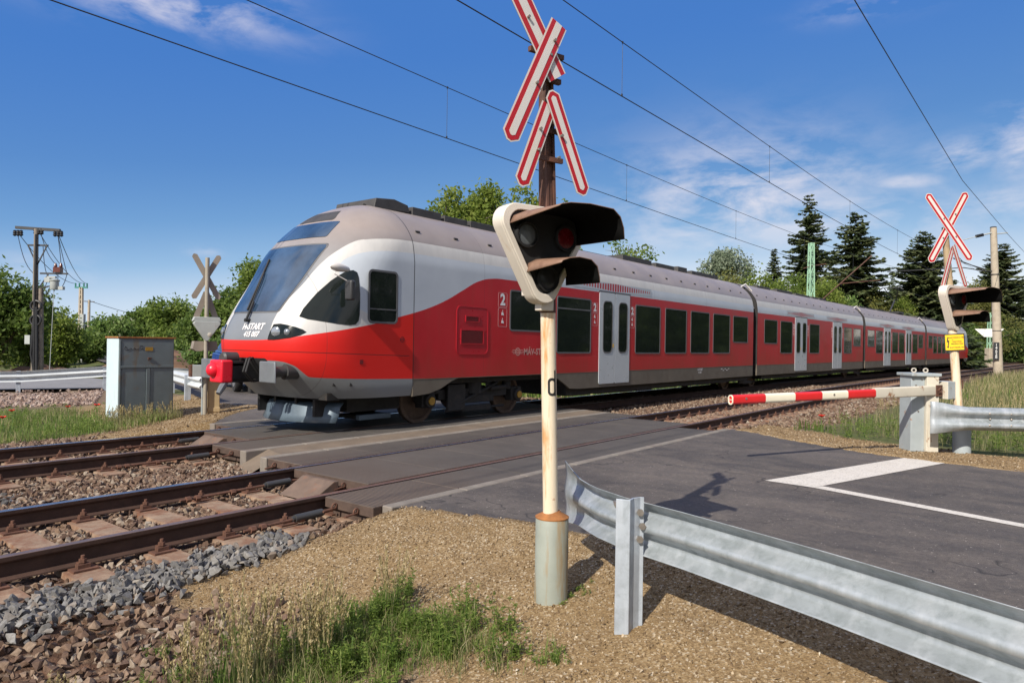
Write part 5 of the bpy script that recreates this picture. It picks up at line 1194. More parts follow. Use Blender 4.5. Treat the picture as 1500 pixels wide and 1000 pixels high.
ws_o = rpoly([(-.64, 1.99), (.64, 1.99), (.86, 3.13), (-.86, 3.13)], .05, 4)
def dens(o, st=.08):
    r_ = []
    for (a, b), (c, d) in zip(o, o[1:]+o[:1]):
        k = max(1, int(math.hypot(c-a, d-b)/st)); r_ += [(a+(c-a)*i/k, b+(d-b)*i/k) for i in range(k)]
    return r_
conform('windscreen_seal', dens(rpoly([(-.665, 1.965), (.665, 1.965), (.885, 3.155), (-.885, 3.155)], .06, 4)), m_rubber, c1, off=.006)
conform('windscreen', dens(ws_o), m_glasscab, c1, off=.012)
conform('destination_display', dens(rpoly([(-.72, 3.28), (.72, 3.28), (.68, 3.59), (-.68, 3.59)], .03, 3)), m_glasscab, c1, off=.012)
conform('brow_panel', dens(rpoly([(-.52, 3.63), (.52, 3.63), (.36, 3.84), (-.36, 3.84)], .03, 3)), m_roofkit, c1, off=.008)
cw = dens([(6.645, 1.90), (6.72, 2.03), (6.83, 2.17), (6.93, 2.29), (7.04, 2.40), (7.14, 2.50), (7.24, 2.58), (7.33, 2.645), (7.41, 2.68), (7.47, 2.69), (7.52, 2.66), (7.535, 2.58), (7.53, 2.3), (7.50, 1.95), (7.48, 1.86), (7.42, 1.80), (7.31, 1.785), (7.1, 1.80), (6.9, 1.83), (6.72, 1.86)], .06)
hl = dens([(-.655, 1.53), (-.665, 1.66), (-.685, 1.775), (-.80, 1.785), (-.92, 1.765), (-1.03, 1.735), (-1.12, 1.695), (-1.165, 1.655), (-1.11, 1.605), (-1.0, 1.565), (-.85, 1.54), (-.75, 1.53)], .05)
for sd in (-1, 1):
    conform('cab_side_window', cw, m_glassdark, c1, 'xz', .008, side=sd)
    o = conform('headlight', [(a*(-sd), b) for a, b in hl], m_glassdark, c1, off=.012)
    mb = MB()
    for yl, r_ in ((-.775, .072), (-.945, .045)):
        z_ = 1.655; x_ = float(Fn(yl, z_))-.012; nd = Vector((-1, yl*.55, 0)).normalized(); Q = nd.to_track_quat('Z', 'Y').to_matrix().to_4x4()
        mb.lathe([(r_*1.1, -.02), (r_*1.1, .012), (r_*.95, .016), (r_*.7, .024), (r_*.3, .03), (.001, .031)], Vector((x_-X0, yl*(-sd), z_)), 20, 0, Q if sd < 0 else Matrix.Scale(-1, 4, (0, 1, 0)) @ Q)
    lo = mb.build('headlight_lens', m_lens, c1)
win(c1, W_(7.67), W_(8.33), 1.83, 2.73, YS, 'cab_door_window', r=.09)
mb = MB(); mb.box((W_(8.0), YS-.008, 2.07), (.58, .008, .02)); mb.build('sash_bar', m_rubber, c1, smooth=False)
conform('front_recess', dens(rpoly([(-.60, .92), (.60, .92), (.60, 1.235), (-.60, 1.235)], .06, 3)), m_black, c1, off=.004)
nt = MB()
for s_, sz_, yc_, zc_ in (('H-START', .140, -.215, 1.735), ('415 007', .120, -.235, 1.612)):
    vs, fs = text_geo(s_, sz_, 'CENTER', .004, .12); nt.add([(float(Fn(yc_-a, zc_+b))-.005-X0, yc_-a, zc_+b) for a, b in vs], fs)
nt.build('nose_lettering', m_decal, c1, smooth=False)
def yat(px_, py_, Y):
    d = CAM_F+CAM_R*((px_-750)/1028)-CAM_U*((py_-500)/1028); p = CAM_O+d*((Y-CAM_O.y)/d.y); return Vector((p.x-X0, p.y-4.74, p.z))
wp_ = MB(); P_ = lambda y, z, o_=.05: (float(Fn(y, z))-o_-X0, y, z)
wp_.tube([P_(-.02, 1.86), P_(.10, 2.2), P_(.28, 2.68)], .012, 6); wp_.tube([P_(-.02, 1.86), P_(.04, 2.15, .06)], .022, 6); wp_.tube([P_(.14, 2.02, .03), P_(.38, 2.92, .03)], .018, 6); wp_.cyl(P_(-.05, 1.84, 0), P_(-.05, 1.84, .09), .03, n=10); wp_.build('wiper', m_black, c1)
mr = MB(); a_ = yat(484, 389, 4.74-1.50); b_ = yat(512, 395, 4.74-1.46)
vs = [a_.lerp(b_, t_) for t_ in (0, .12, .35, .65, .9, 1)]; mr.tube(vs, [.02, .055, .07, .06, .04, .015], 14); mo_ = mr.build('camera_fairing', m_mirror, c1)
mm = MB(); p0 = yat(490, 401, 3.22); p1 = yat(508, 411, 3.17); mm.tube([a_.lerp(b_, .3), p0, p1], .010, 6); mm.build('mirror_arm', m_mirror, c1)
mm = MB(); pc = yat(513, 425, 3.20); mm.box(pc, (.10, .17, .32)); mm.build('mirror', m_mirdark, c1, bevel=.03, seg=3)
mm = MB(); x_, z_ = 8.45, 1.57
mm.ring([(W_(x_)+.05*math.cos(k*.393), z_+.05*math.sin(k*.393)) for k in range(16)], [(W_(x_)+.04*math.cos(k*.393), z_+.04*math.sin(k*.393)) for k in range(16)], (0, YS, 0), (1, 0, 0), (0, 0, 1), .004); mm.box((W_(x_), YS-.002, z_), (.095, .006, .02)); mm.build('door_lock', m_hatchdark, c1, smooth=False)
mm = MB(); mm.box((W_(7.55), YS-.002, 1.19), (.07, .01, .07)); mm.build('lock_fitting', m_hatchdark, c1, smooth=False)
for x_ in (7.15, 7.4): mm = MB(); mm.box((W_(x_), float(Yn(x_, .82))+.004, .82), (.05, .02, .05)); mm.build('small_socket', m_under, c1, smooth=False)

# coupler, buffers, plough
cpz = 1.02
cp = MB(); cp.box((W_(6.32), 0, cpz), (.60, .30, .26)); cp.tube([(W_(6.6), 0, cpz), (W_(7.0), 0, cpz)], .12, 12); cp.box((W_(6.12), 0, 1.14), (.22, .30, .08)); cp.box((W_(6.22), 0, .88), (.4, .24, .08))
for k, yy in enumerate((-.26, -.20, .22)): cp.tube([(W_(6.45), yy*.8, 1.26), (W_(6.22), yy*1.25, 1.22), (W_(6.15), yy*1.3, 1.02), (W_(6.32), yy*1.1, .86), (W_(6.6), yy, .90)], .022, 8)
cpo_ = cp.build('coupler', m_black, train, bevel=.02)
rc = MB(); rc.box((W_(5.93), .0, cpz), (.20, .36, .36)); rc.lathe([(.115, -.03), (.11, .03), (.085, .075), (.045, .10), (.001, .11)], (W_(5.83), .06, cpz+.02), 18, 0, Matrix.Rotation(rad(-90), 4, 'Y')); rc.build('red_cover', m_redcap, cpo_, bevel=.03, seg=3)
gh = MB(); gh.tube([(W_(5.95), -.10, .86), (W_(5.86), -.16, .78), (W_(5.78), -.19, .68)], [.045, .055, .04], 8); gh.build('guide_horn', m_buf, cpo_)
gk = MB(); gk.lathe([(.10, 0), (.105, .22), (.08, .25)], (W_(6.18), .0, 1.225), 16, 0, Matrix.Rotation(rad(-90), 4, 'Y')); gk.build('electric_coupler', m_bufdark, cpo_)
for yy in (-.875, .875):
    bf = MB(); bf.tube([(W_(6.85), yy, 1.03), (W_(6.48), yy, 1.03)], .125, 20); bf.tube([(W_(6.5), yy, 1.03), (W_(6.22), yy, 1.03)], .085, 18); bo = bf.build('buffer', m_bufdark, train)
    bp = MB(); bp.box((W_(6.19), yy, 1.03), (.035, .42, .33)); bp.build('buffer_plate', m_buf, bo, bevel=.02, seg=2)
pl = MB(); n = 18; vs = []
for k in range(n+1):
    t_ = k/n*2-1; y = t_*1.04
    for z, dx in ((.50, .10), (.42, .03), (.28, .0), (.17, -.06)): vs.append((W_(7.0+dx+.42*abs(t_)**2.0), y, z))
pl.add(vs, [(k*4+i, (k+1)*4+i, (k+1)*4+i+1, k*4+i+1) for k in range(n) for i in range(3)])
plo = pl.build('snow_plough', m_plough, train, ang=60); md = plo.modifiers.new('sheet', 'SOLIDIFY'); md.thickness = .025
mb = MB()
for yy in (-.8, -.3, .3, .8): mb.box((W_(7.35), yy, .42), (.5, .06, .3))
mb.box((W_(8.35), -.55, .20), (.75, .5, .06)); mb.box((W_(8.3), .0, .42), (1.2, 1.8, .22)); mb.build('plough_bracket', m_under, train, smooth=False)
mb = MB(); mb.box((W_(8.3), -.9, .205), (.72, .10, .09)); mb.build('sand_box', m_plough, train, smooth=False, bevel=.008)

# bogies
wm = MB(); Mx = Matrix.Rotation(rad(90), 4, 'X')
wm.lathe([(.15, -.05), (.36, -.04), (.385, -.065), (.43, -.065), (.435, .0), (.455, .05), (.44, .07), (.38, .07), (.35, .02), (.15, .05)], (0, 0, 0), 40, 0, Mx); wheel_me = wm.mesh('wheel', m_wheel, True, 40)
def bogie(x, y, ang, powered=True):
    mb = MB()
    for s_ in (-1, 1):
        mb.box((0, s_*1.0, .52), (2.1, .16, .20)); mb.box((0, s_*1.0, .40), (1.2, .20, .16)); mb.box((-1.35, s_*1.02, .45), (.34, .20, .30)); mb.box((1.35, s_*1.02, .45), (.34, .20, .30))
        for xx in (-1.35, 1.35): mb.cyl((xx, s_*1.0, .43), (xx, s_*1.19, .43), .135, n=16); mb.cyl((xx*.82, s_*1.02, .55), (xx*.82, s_*1.02, .80), .10, n=14)
        mb.cyl((0, s_*1.0, .50), (0, s_*1.0, .85), .20, n=16); mb.tube([(-.55, s_*1.15, .33), (.65, s_*1.15, .72)], .035, 8); mb.cyl((.4, s_*1.16, .6), (.9, s_*1.16, .62), .05, n=10)
        mb.box((-.62, s_*1.14, .46), (.5, .06, .52)); mb.tube([(-.9, s_*1.12, .20), (.9, s_*1.12, .22)], .03, 6); mb.box((.0, s_*1.1, .22), (.9, .1, .12))
    mb.box((0, 0, .5), (1.0, 1.9, .3))
    for xx in (-1.35, 1.35): mb.cyl((xx, -.9, .43), (xx, .9, .43), .09, n=12)
    b = mb.build('bogie', m_under, train, smooth=False, bevel=.012, seg=1); b.location = Vector((x, y, 0))-train.location; b.rotation_euler = (0, 0, ang)
    for xx in (-1.35, 1.35):
        for s_ in (-1, 1):
            w = bpy.data.objects.new('wheel', wheel_me); COL.objects.link(w); w.parent = b; w.location = (xx, s_*.75, .43); w.rotation_euler = (0, 0, 0 if s_ < 0 else math.pi)
    for xx in (-1.35, 1.35): cap = MB(); cap.cyl((xx, -1.19, .43), (xx, -1.215, .43), .075, n=14); cap.build('axle_cap', m_ylab, b)
bogie(10.8, 4.74, 0)
# middle cars and bellows
mid_me = mid_car_mesh()
c2p = car_place((26.4, 3.3), -1.54, 8.15); c3p = car_place((42.79, 2.86), -2.9, 8.15); c4p = car_place((59.17, 2.03), -2.84, .25+9.95)
def mid_car(p, ang, wins, doors, label):
    c = link_mesh('middle_car', mid_me, train); c.location = p-train.location; c.rotation_euler = (0, 0, rad(ang)); c['label'] = label
    L0 = 8.15
    for a, b, z0_ in wins: win(c, a-L0, b-L0, z0_, 2.64)
    for a, b in doors:
        door(c, a-L0, b-L0); fan(c, (a+b)/2-L0, 1.75, .135, 23); class_sign(c, a-L0-.27, a-L0-.06, 2.05, 2.56); class_sign(c, b-L0+.06, b-L0+.27, 2.05, 2.56)
    sk_ = [(-7.95, .48), (7.95, .48), (7.95, .905), (-7.95, .905)]; skirt(c, sk_); skirt(c, sk_, 1); underframe(c, -7.0, 7.0); end_cap(c, 7.95); end_cap(c, -7.95); roof_vents(c, -7.6, 7.7)
    r_ = MB(); rr = random.Random(int(p.x))
    x = -5.5
    while x < 5: w = rr.uniform(.7, 2.2); r_.box((x+w/2, 0, 4.03), (w, 1.0, rr.uniform(.10, .2))); x += w+rr.uniform(.2, 1.0)
    r_.build('roof_equipment', m_roofkit, c, smooth=False, bevel=.015); return c
c2 = mid_car(c2p, -1.54, [(.9, 2.36, 1.69), (2.73, 4.2, 1.31), (6.55, 8.02, 1.31), (12.2, 13.7, 1.31), (14.05, 15.55, 1.69)], [(4.55, 6.15), (10.2, 11.8)], 'second car of the train')
c3 = mid_car(c3p, -2.9, [(.64, 2.1, 1.69), (2.45, 3.95, 1.31), (6.28, 7.8, 1.31), (8.04, 9.55, 1.31), (11.96, 13.55, 1.31), (13.79, 15.3, 1.69)], [(4.25, 5.9), (9.95, 11.6)], 'third car of the train')
c4 = copy_tree(c1, train); c4.location = c4p-train.location; c4.rotation_euler = (0, 0, rad(-2.84+180)); c4['label'] = 'rear end car of the train'
# the near side of the rear car is its other side: give it windows and a door there too
YSs = YS
for ch in list(c4.children):
    if ch.name.split('.')[0] in ('window', 'door_leaf', 'door_seal', 'door_button', 'transom_strip'):
        ch.rotation_euler = (0, 0, math.pi)
        xs_ = [v.co.x for v in ch.data.vertices]; ch.location = (min(xs_)+max(xs_), 0, 0)
    elif ch.name.split('.')[0] in ('class_sign', 'company_logo', 'small_lettering', 'equipment_hatch', 'lock_fitting', 'door_lock', 'small_socket', 'mirror', 'mirror_arm', 'camera_fairing'): bpy.data.objects.remove(ch)
for jx, (p_, a_) in zip((26.4, 42.79, 59.17), (((26.42, 3.3), -.8), ((42.79, 2.86), -2.2), ((59.17, 2.03), -2.87))):
    q_ = car_place(p_, a_, 0.0); mb = MB()
    zs_ = np.linspace(.75, 3.75, 14); sec = [(-float(Wz(z))*.86, z) for z in zs_]+[(float(Wz(z))*.86, z) for z in zs_[::-1]]
    for k in range(7): mb.sweep([(a*(1 if k % 2 else .95), b) for a, b in sec], [((-.26+.075*k, 0, 0), (0, 1, 0), (0, 0, 1)), ((-.26+.075*k+.06, 0, 0), (0, 1, 0), (0, 0, 1))])
    b = mb.build('bellows', m_black, train, smooth=False); b.location = q_-train.location; b.rotation_euler = (0, 0, rad(a_)); bogie(q_.x, q_.y, rad(a_))
    mb = MB(); mb.tube([(-.35, -1.1, 3.62), (-.1, -1.18, 3.35), (.12, -1.3, 3.0)], .04, 6); mb.tube([(-.2, -.9, 3.8), (.2, -.95, 3.95), (.45, -1.1, 3.7)], .03, 6); h_ = mb.build('jumper_cable', m_mirror, train); h_.location = b.location; h_.rotation_euler = b.rotation_euler
rb = car_place((59.17, 2.03), -2.84, 15.6); bogie(rb.x, rb.y, rad(-2.84))
# rear coupler and buffers
a_ = rad(-2.84+180); 
for o_ in [o for o in train.children if o.name.split('.')[0] in ('buffer', 'coupler')]:
    cc = copy_tree(o_, train); Rz = Matrix.Rotation(a_, 4, 'Z'); cc.matrix_basis = Matrix.Translation(c4p-train.location) @ Rz @ o_.matrix_basis
# pantograph, raised on the third car
pg = MB(); q = Vector((4.5, 0, 3.95)); wz_ = 5.93
pg.box((q.x, 0, 4.14), (1.6, 1.2, .10)); pg.tube([(q.x-.6, 0, 4.2), (q.x+.75, 0, 5.1)], .05, 8)
for s_ in (-1, 1): pg.tube([(q.x+.75, s_*.10, 5.1), (q.x-.35, s_*.42, wz_-.10)], .03, 6)
pg.tube([(q.x-.42, -.75, wz_-.18), (q.x-.42, -.55, wz_-.05), (q.x-.42, .55, wz_-.05), (q.x-.42, .75, wz_-.18)], .025, 6); pg.tube([(q.x-.22, -.75, wz_-.18), (q.x-.22, -.55, wz_-.05), (q.x-.22, .55, wz_-.05), (q.x-.22, .75, wz_-.18)], .025, 6)
pgo = pg.build('pantograph', m_darkmetal, train); pgo.location = c3p-train.location; pgo.rotation_euler = (0, 0, rad(-2.9))

# ------------------------------------------------------------------ blue car beyond the train
ca = empty('parked_car', (12.42, 14.30, 0), math.atan2(RD.y, RD.x)); ca.scale = (1, 1, 1.16); tag(ca, 'blue car waiting on the road behind the red coupler', 'car')
mb = MB(); low = [(-2.02, .28), (-2.08, .45), (-2.04, .68), (-1.9, .80), (-1.0, .93), (1.95, .98), (2.05, .85), (2.08, .45), (2.0, .26)]
K = 9; vs = []
for k in range(K):
    t_ = k/(K-1)*2-1; y = t_*.86; tp_ = 1-.06*abs(t_)**4
    for a, b in low: vs.append((a*(1-.05*abs(t_)**3), y, .26+(b-.26)*tp_))
n = len(low); fs = [(k*n+i, k*n+(i+1) % n, (k+1)*n+(i+1) % n, (k+1)*n+i) for k in range(K-1) for i in range(n)]+[tuple(range(n-1, -1, -1)), tuple(range((K-1)*n, K*n))]
mb.add(vs, fs); mb.build('car_body', m_carblue, ca, ang=40, bevel=.02)
mb = MB(); ro = [(-1.02, .92, .80), (-.30, 1.40, .60), (.2, 1.47, .58), (1.2, 1.42, .58), (1.92, .97, .78)]
mb.add([(a, -w, b) for a, b, w in ro]+[(a, w, b) for a, b, w in ro], [(0, 1, 2, 3, 4), (9, 8, 7, 6, 5), (1, 6, 7, 2), (2, 7, 8, 3)]); mb.build('roof', m_carblue, ca, ang=40)
mb = MB(); mb.add([(-1.03, -.72, .95), (-.32, -.55, 1.385), (-.32, .55, 1.385), (-1.03, .72, .95)], [(0, 1, 2, 3)]); g_ = mb.build('windscreen', m_glassdark, ca, smooth=False); md = g_.modifiers.new('t', 'SOLIDIFY'); md.thickness = .02; md.offset = 1
mb = MB(); mb.add([(1.22, -.55, 1.41), (1.91, -.72, .99), (1.91, .72, .99), (1.22, .55, 1.41)], [(0, 1, 2, 3)]); g_ = mb.build('rear_window', m_glassdark, ca, smooth=False); md = g_.modifiers.new('t', 'SOLIDIFY'); md.thickness = .02; md.offset = 1
for s_ in (-1, 1):
    mb = MB(); q_ = [(-.80, .98, .785), (-.25, 1.35, .635), (.35, 1.40, .615), (.35, .99, .785)]; mb.add([(a, s_*(w+.012), b) for a, b, w in q_], [(0, 1, 2, 3)]); mb.build('side_window', m_glassdark, ca, smooth=False)
    mb = MB(); q_ = [(.45, .99, .785), (.45, 1.40, .615), (1.12, 1.37, .625), (1.6, 1.01, .76)]; mb.add([(a, s_*(w+.012), b) for a, b, w in q_], [(0, 1, 2, 3)]); mb.build('side_window', m_glassdark, ca, smooth=False)
    mb = MB(); mb.box((-1.98, s_*.62, .66), (.14, .34, .16)); mb.build('headlight', m_lens, ca, bevel=.03, seg=2)
    mb = MB(); mb.box((-.75, s_*.92, 1.0), (.12, .2, .14)); mb.build('wing_mirror', m_carblue, ca, bevel=.03, seg=2)
    for xx in (-1.28, 1.30):
        mb = MB(); mb.lathe([(.18, -.10), (.30, -.10), (.325, -.06), (.325, .06), (.30, .10), (.18, .10)], (xx, s_*.77, .32), 24, 0, Matrix.Rotation(rad(90), 4, 'X')); w_ = mb.build('wheel', m_tyre, ca)
        mb = MB(); mb.lathe([(.19, -.102), (.19, .102), (.1, .105), (.05, .108)], (xx, s_*.77, .32), 20, 0, Matrix.Rotation(rad(90), 4, 'X')); mb.build('rim', m_alloy, w_)
mb = MB(); mb.box((-2.06, 0, .52), (.05, 1.0, .16)); mb.box((-2.04, 0, .34), (.06, 1.3, .1)); mb.build('grille', m_black, ca, bevel=.02)
mb = MB(); mb.box((-2.095, 0, .46), (.015, .5, .11)); mb.build('number_plate', m_postwhite, ca, smooth=False)
#PART4

# ------------------------------------------------------------------ vegetation
def quads(C, A, B, rnd):
    """diamond leaves: centres C, half axes A (long), B (wide)."""
    n = len(C); V = np.stack([C-A, C+B*1.0-A*.1, C+A, C-B*1.0-A*.1], 1).reshape(-1, 3)
    return V, (np.arange(n)*4)[:, None]+np.arange(4)[None], np.repeat(rnd, 4)
def unit(a): return a/np.maximum(np.linalg.norm(a, axis=1), 1e-9)[:, None]
def leaf_quads(C, size, rnd, up=.5, asp=.55):
    n = len(C); A = unit(rng.normal(size=(n, 3))+np.array([0, 0, -.3])); N = unit(rng.normal(size=(n, 3))+np.array([0, 0, up*2])); B = unit(np.cross(A, N))
    s = size*rng.uniform(.6, 1.35, (n, 1)); return quads(C, A*s, B*s*asp, rnd)
def broad(H, Rw, base=.15, nl=11, ncl=90, nlv=46, leaf=.11, mat=None, up=.5, spread=.21, seed=0, bark=None, droop=0.0, dens=1.0):
    """crown mesh + trunk mesh of a broadleaf tree H metres tall, crown radius Rw."""
    H = H*1.06; zc = H*(base+1)/2; rz = H*(1-base)/2
    L = rng.normal(size=(nl, 3)); L = unit(L)*rng.uniform(.25, .72, (nl, 1)); L[:, 2] = np.clip(L[:, 2], -.8, .75); L[0] = (0, 0, .62)
    Rw = Rw*1.12; ncl = int(ncl*2.0); leaf = leaf*.92; lc = L*np.array([Rw, Rw, rz])+np.array([0, 0, zc]); lr = rng.uniform(.30, .5, nl)
    C = []; R_ = []
    for k in range(nl):
        m = ncl//nl; d = unit(rng.normal(size=(m, 3))+np.array([0, 0, .25])); rr = rng.uniform(.55, 1.08, (m, 1))**.6
        cc = lc[k]+d*rr*lr[k]*np.array([Rw, Rw, min(rz, Rw*1.15)])
        nn = int(nlv*dens)
        off = rng.normal(size=(m, nn, 3))*spread*np.array([1, 1, .8])*(Rw**.5)
        if droop: off[..., 2] -= droop*np.abs(rng.normal(size=(m, nn)))
        C.append((cc[:, None]+off).reshape(-1, 3)); R_.append((rng.random((m, 1))*.45+rng.random((m, nn))*.55).ravel())
    C = np.concatenate(C); R_ = np.concatenate(R_); ok = C[:, 2] > .05; C = C[ok]; R_ = R_[ok]
    V, F, rn = leaf_quads(C, leaf, R_, up); crown = np_mesh('crown', V, F, mat, rnd=rn)
    mb = MB(); r0 = .022*H+.03
    mb.tube([(0, 0, -.2), (.05*Rw*random.uniform(-1, 1), .05*Rw, H*base+.3), (0, 0, H*.75)], [r0, r0*.75, r0*.18], 8)
    for k in range(nl):
        p0 = Vector((0, 0, H*(base*.7+random.uniform(.05, .3)))); p1 = Vector(lc[k]); pm_ = p0.lerp(p1, .5)+Vector((0, 0, -.06*H)); mb.tube([p0, pm_, p1], [r0*.5, r0*.32, r0*.1], 6)
        for q in range(3):
            e = p1+Vector(tuple(rng.normal(size=3)))*lr[k]*Rw*.6; mb.tube([pm_.lerp(p1, .5), p1.lerp(e, .5), e], [r0*.2, r0*.12, r0*.03], 5)
    return crown, mb.mesh('trunk', bark or m_bark, True, 60)
def fir(H, Rw, mat=lf_fir, nw=None, card=.56, gap=.0, low=.06, irregular=.25):
    C = []; A = []; B = []; R_ = []; mb = MB(); mb.tube([(0, 0, -.2), (0, 0, H*.55), (0, 0, H*.985)], [.018*H, .010*H, .01], 8)
    z = H*low
    while z < H*.985:
        f = 1-z/H; n = rng.integers(8, 13) if f > .12 else 6
        for k in range(n):
            az = rng.uniform(0, 2*math.pi); L_b = Rw*1.12*(f**.70)*rng.uniform(1-irregular*1.7, 1+irregular)+.12
            if rng.random() < gap: continue
            d = np.array([math.cos(az), math.sin(az), 0]); droop = rng.uniform(.12, .42)*(.4+f); p0 = np.array([0, 0, z]); m = max(3, int(L_b/.15))
            t_ = (np.arange(m)+.6)/m; P = p0+d*(L_b*t_)[:, None]+np.array([0, 0, 1.0])*(-droop*L_b*t_**1.2+.20*L_b*t_**3)[:, None]
            side = np.array([-d[1], d[0], 0])
            br_r = rng.random()
            for s_ in (-1, 1, 0):
                w = (1-t_*.75)*L_b*.30+.08
                aa = (d*rng.uniform(.45, .9)+side*s_*1.0+np.array([0, 0, -.35 if s_ else -.1])); aa = aa/np.linalg.norm(aa)
                A.append(aa[None]*(np.minimum(w, card*1.7)*.62)[:, None]*rng.uniform(.7, 1.3, (m, 1))); C.append(P+A[-1]*.9+rng.normal(size=(m, 3))*.04)
                nrm_ = np.array([0, 0, 1.0])+rng.normal(size=(m, 3))*.45; B.append(unit(np.cross(A[-1], nrm_))*(card*.26)*rng.uniform(.7, 1.3, (m, 1))); R_.append(np.clip(br_r*.5+rng.random(m)*.5, 0, 1))
            if rng.random() < .5: mb.tube([p0, p0+d*L_b*.6+np.array([0, 0, -droop*L_b*.5])], [.02, .008], 4, caps=False)
        z += H*rng.uniform(.011, .019)+.03
    V, F, rn = quads(np.concatenate(C), np.concatenate(A), np.concatenate(B), np.concatenate(R_))
    return np_mesh('crown', V, F, mat, rnd=rn), mb.mesh('trunk', m_bark, True, 60)
def clear_depth(px_, d):
    while px_ > 900 and d < 400:                         # beyond the far track along this line of sight
        p = ray_pt(px_, 520, d)
        if p.y > YD+3.0+float(track_dy(p.x)): break
        d += 2.0
    return d
def put_tree(name, meshes, px_, depth, label, cat='tree', group=None, sc=1.0, rz=None):
    p = ray_pt(px_, 520, depth); z = float(height(p.x, p.y)); r = empty(name, (p.x, p.y, z), random.uniform(0, 6.28) if rz is None else rz); r.scale = (sc, sc, sc)
    tag(r, label, cat, group)
    link_mesh('crown', meshes[0], r); link_mesh('trunk', meshes[1], r); return r
def hz(px_): return 504+.0153*(750-px_)*-1*-1 if False else 504-(750-px_)*.0153
def Hm_(px_, ytop, depth): return (hz(px_)-ytop)*depth/1028+1.7
def bt(name, px_, ytop, depth, wpx, mat, label, cat='tree', group=None, **kw):
    depth = clear_depth(px_, depth); H = Hm_(px_, ytop, depth); Rw = wpx*depth/1028/2
    return put_tree(name, broad(H, Rw, mat=mat, **kw), px_, depth, label, cat, group)
GL = 'trees on the left beyond the side road'; GR = 'trees behind the train on the right'; GT_ = 'leafy tops showing above the train roof'
bt('broadleaf_tree', -8, 400, 34, 120, lf_mid, 'dark bushy tree cut by the left picture edge', group=GL, ncl=150, nlv=48, leaf=.12, base=.05)
bt('young_tree', 40, 432, 37, 66, lf_locust, 'thin young tree just left of the timber pole', group=GL, ncl=80, nlv=34, leaf=.10, base=.02)
bt('broadleaf_tree', 82, 455, 41, 84, lf_lime, 'bright lime green tree just right of the timber pole', group=GL, ncl=130, nlv=60, leaf=.11, base=.0)
bt('broadleaf_tree', 20, 470, 48, 90, lf_lime, 'low light green bush behind the timber pole', group=GL, ncl=100, nlv=50, leaf=.13, base=.0)
bt('broadleaf_tree', 126, 488, 50, 62, lf_mid, 'small green tree at the foot of the lattice pole', group=GL, ncl=80, nlv=50, leaf=.13, base=.0)
bt('broadleaf_tree', 155, 470, 76, 64, lf_white, 'distant round tree with pale blossom left of the grey cabinet', group=GL, ncl=80, nlv=50, leaf=.20, base=.05)
bt('broadleaf_tree', 208, 459, 82, 74, lf_mid, 'distant flat topped tree above the grey cabinet', group=GL, ncl=90, nlv=50, leaf=.21, base=.1)
bt('broadleaf_tree', 256, 449, 50, 78, lf_locust, 'green tree between the grey cabinet and the left signal', group=GL, ncl=120, nlv=54, leaf=.14, base=.0)
bt('broadleaf_tree', 300, 462, 44, 74, lf_mid, 'green tree right behind the left signal', group=GL, ncl=110, nlv=54, leaf=.13, base=.0)
bt('broadleaf_tree', 336, 432, 40, 66, lf_mid, 'tall tree between the left signal and the train nose', group=GL, ncl=120, nlv=54, leaf=.12, base=.02)
bt('broadleaf_tree', 372, 386, 36, 84, lf_locust, 'loose crowned tree showing just left of the train windscreen', group=GL, ncl=120, nlv=44, leaf=.11, base=.05)
bt('elder_bush', 312, 506, 33, 62, lf_white, 'leafy bush with white blossom behind the left barrier', 'bush', GL, ncl=70, nlv=60, leaf=.09, base=.0)
bt('elder_bush', 262, 512, 40, 60, lf_mid, 'low bush behind the marker post', 'bush', GL, ncl=60, nlv=50, leaf=.11, base=.0)
bt('elder_bush', 345, 500, 34, 50, lf_locust, 'low light bush behind the blue car', 'bush', GL, ncl=60, nlv=50, leaf=.1, base=.0)
bt('locust_tree', 652, 277, 30, 92, lf_lime, 'lime green tree top above the train roof, leftmost of three', group=GT_, ncl=120, nlv=34, leaf=.105, base=.3, spread=.17)
bt('locust_tree', 712, 264, 31, 100, lf_lime, 'lime green tree top above the train roof, tallest of three', group=GT_, ncl=130, nlv=34, leaf=.105, base=.3, spread=.17)
bt('locust_tree', 766, 274, 30, 96, lf_lime, 'lime green tree top partly hidden behind the big signal head', group=GT_, ncl=120, nlv=34, leaf=.105, base=.3, spread=.17)
bt('locust_tree', 826, 290, 33, 52, lf_lime, 'sliver of tree top right of the rusty signal post', group=GT_, ncl=50, nlv=26, leaf=.10, base=.4, spread=.14)
bt('locust_tree', 916, 352, 36, 84, lf_locust, 'small tree top above the train roof right of the signal hoods', group=GT_, ncl=80, nlv=26, leaf=.10, base=.4, spread=.15)
bt('poplar_tree', 1056, 362, 78, 84, lf_silver, 'round silver grey tree above the first car joint', group=GR, ncl=200, nlv=56, leaf=.17, base=.05, spread=.20)
put_tree('fir_tree', fir(Hm_(1132, 360, 84), 1.9), 1132, 84, 'small dark fir beside the silver tree', group=GR)
put_tree('fir_tree', fir(Hm_(1183, 279, 74), 3.5, gap=.08, irregular=.32), 1183, 74, 'tall narrow fir behind the green lattice mast', group=GR)
put_tree('fir_tree', fir(Hm_(1250, 303, 68), 4.4, gap=.18, irregular=.42), 1250, 68, 'tall ragged fir with wide lower branches', group=GR)
put_tree('fir_tree', fir(Hm_(1350, 333, 70), 4.6, gap=.03, irregular=.22), 1350, 70, 'dense dark fir just left of the right signal', group=GR)
put_tree('fir_tree', fir(Hm_(1307, 398, 90), 1.7, mat=lf_silver, gap=.25), 1307, 90, 'thin pale conifer between the two big firs', group=GR)
d_ = clear_depth(1466, 80)+14; put_tree('fir_tree', fir(Hm_(1466, 352, d_), 4.9*d_/76, gap=.03, irregular=.22, card=.6), 1466, d_, 'broad dark fir behind the concrete pole', group=GR)
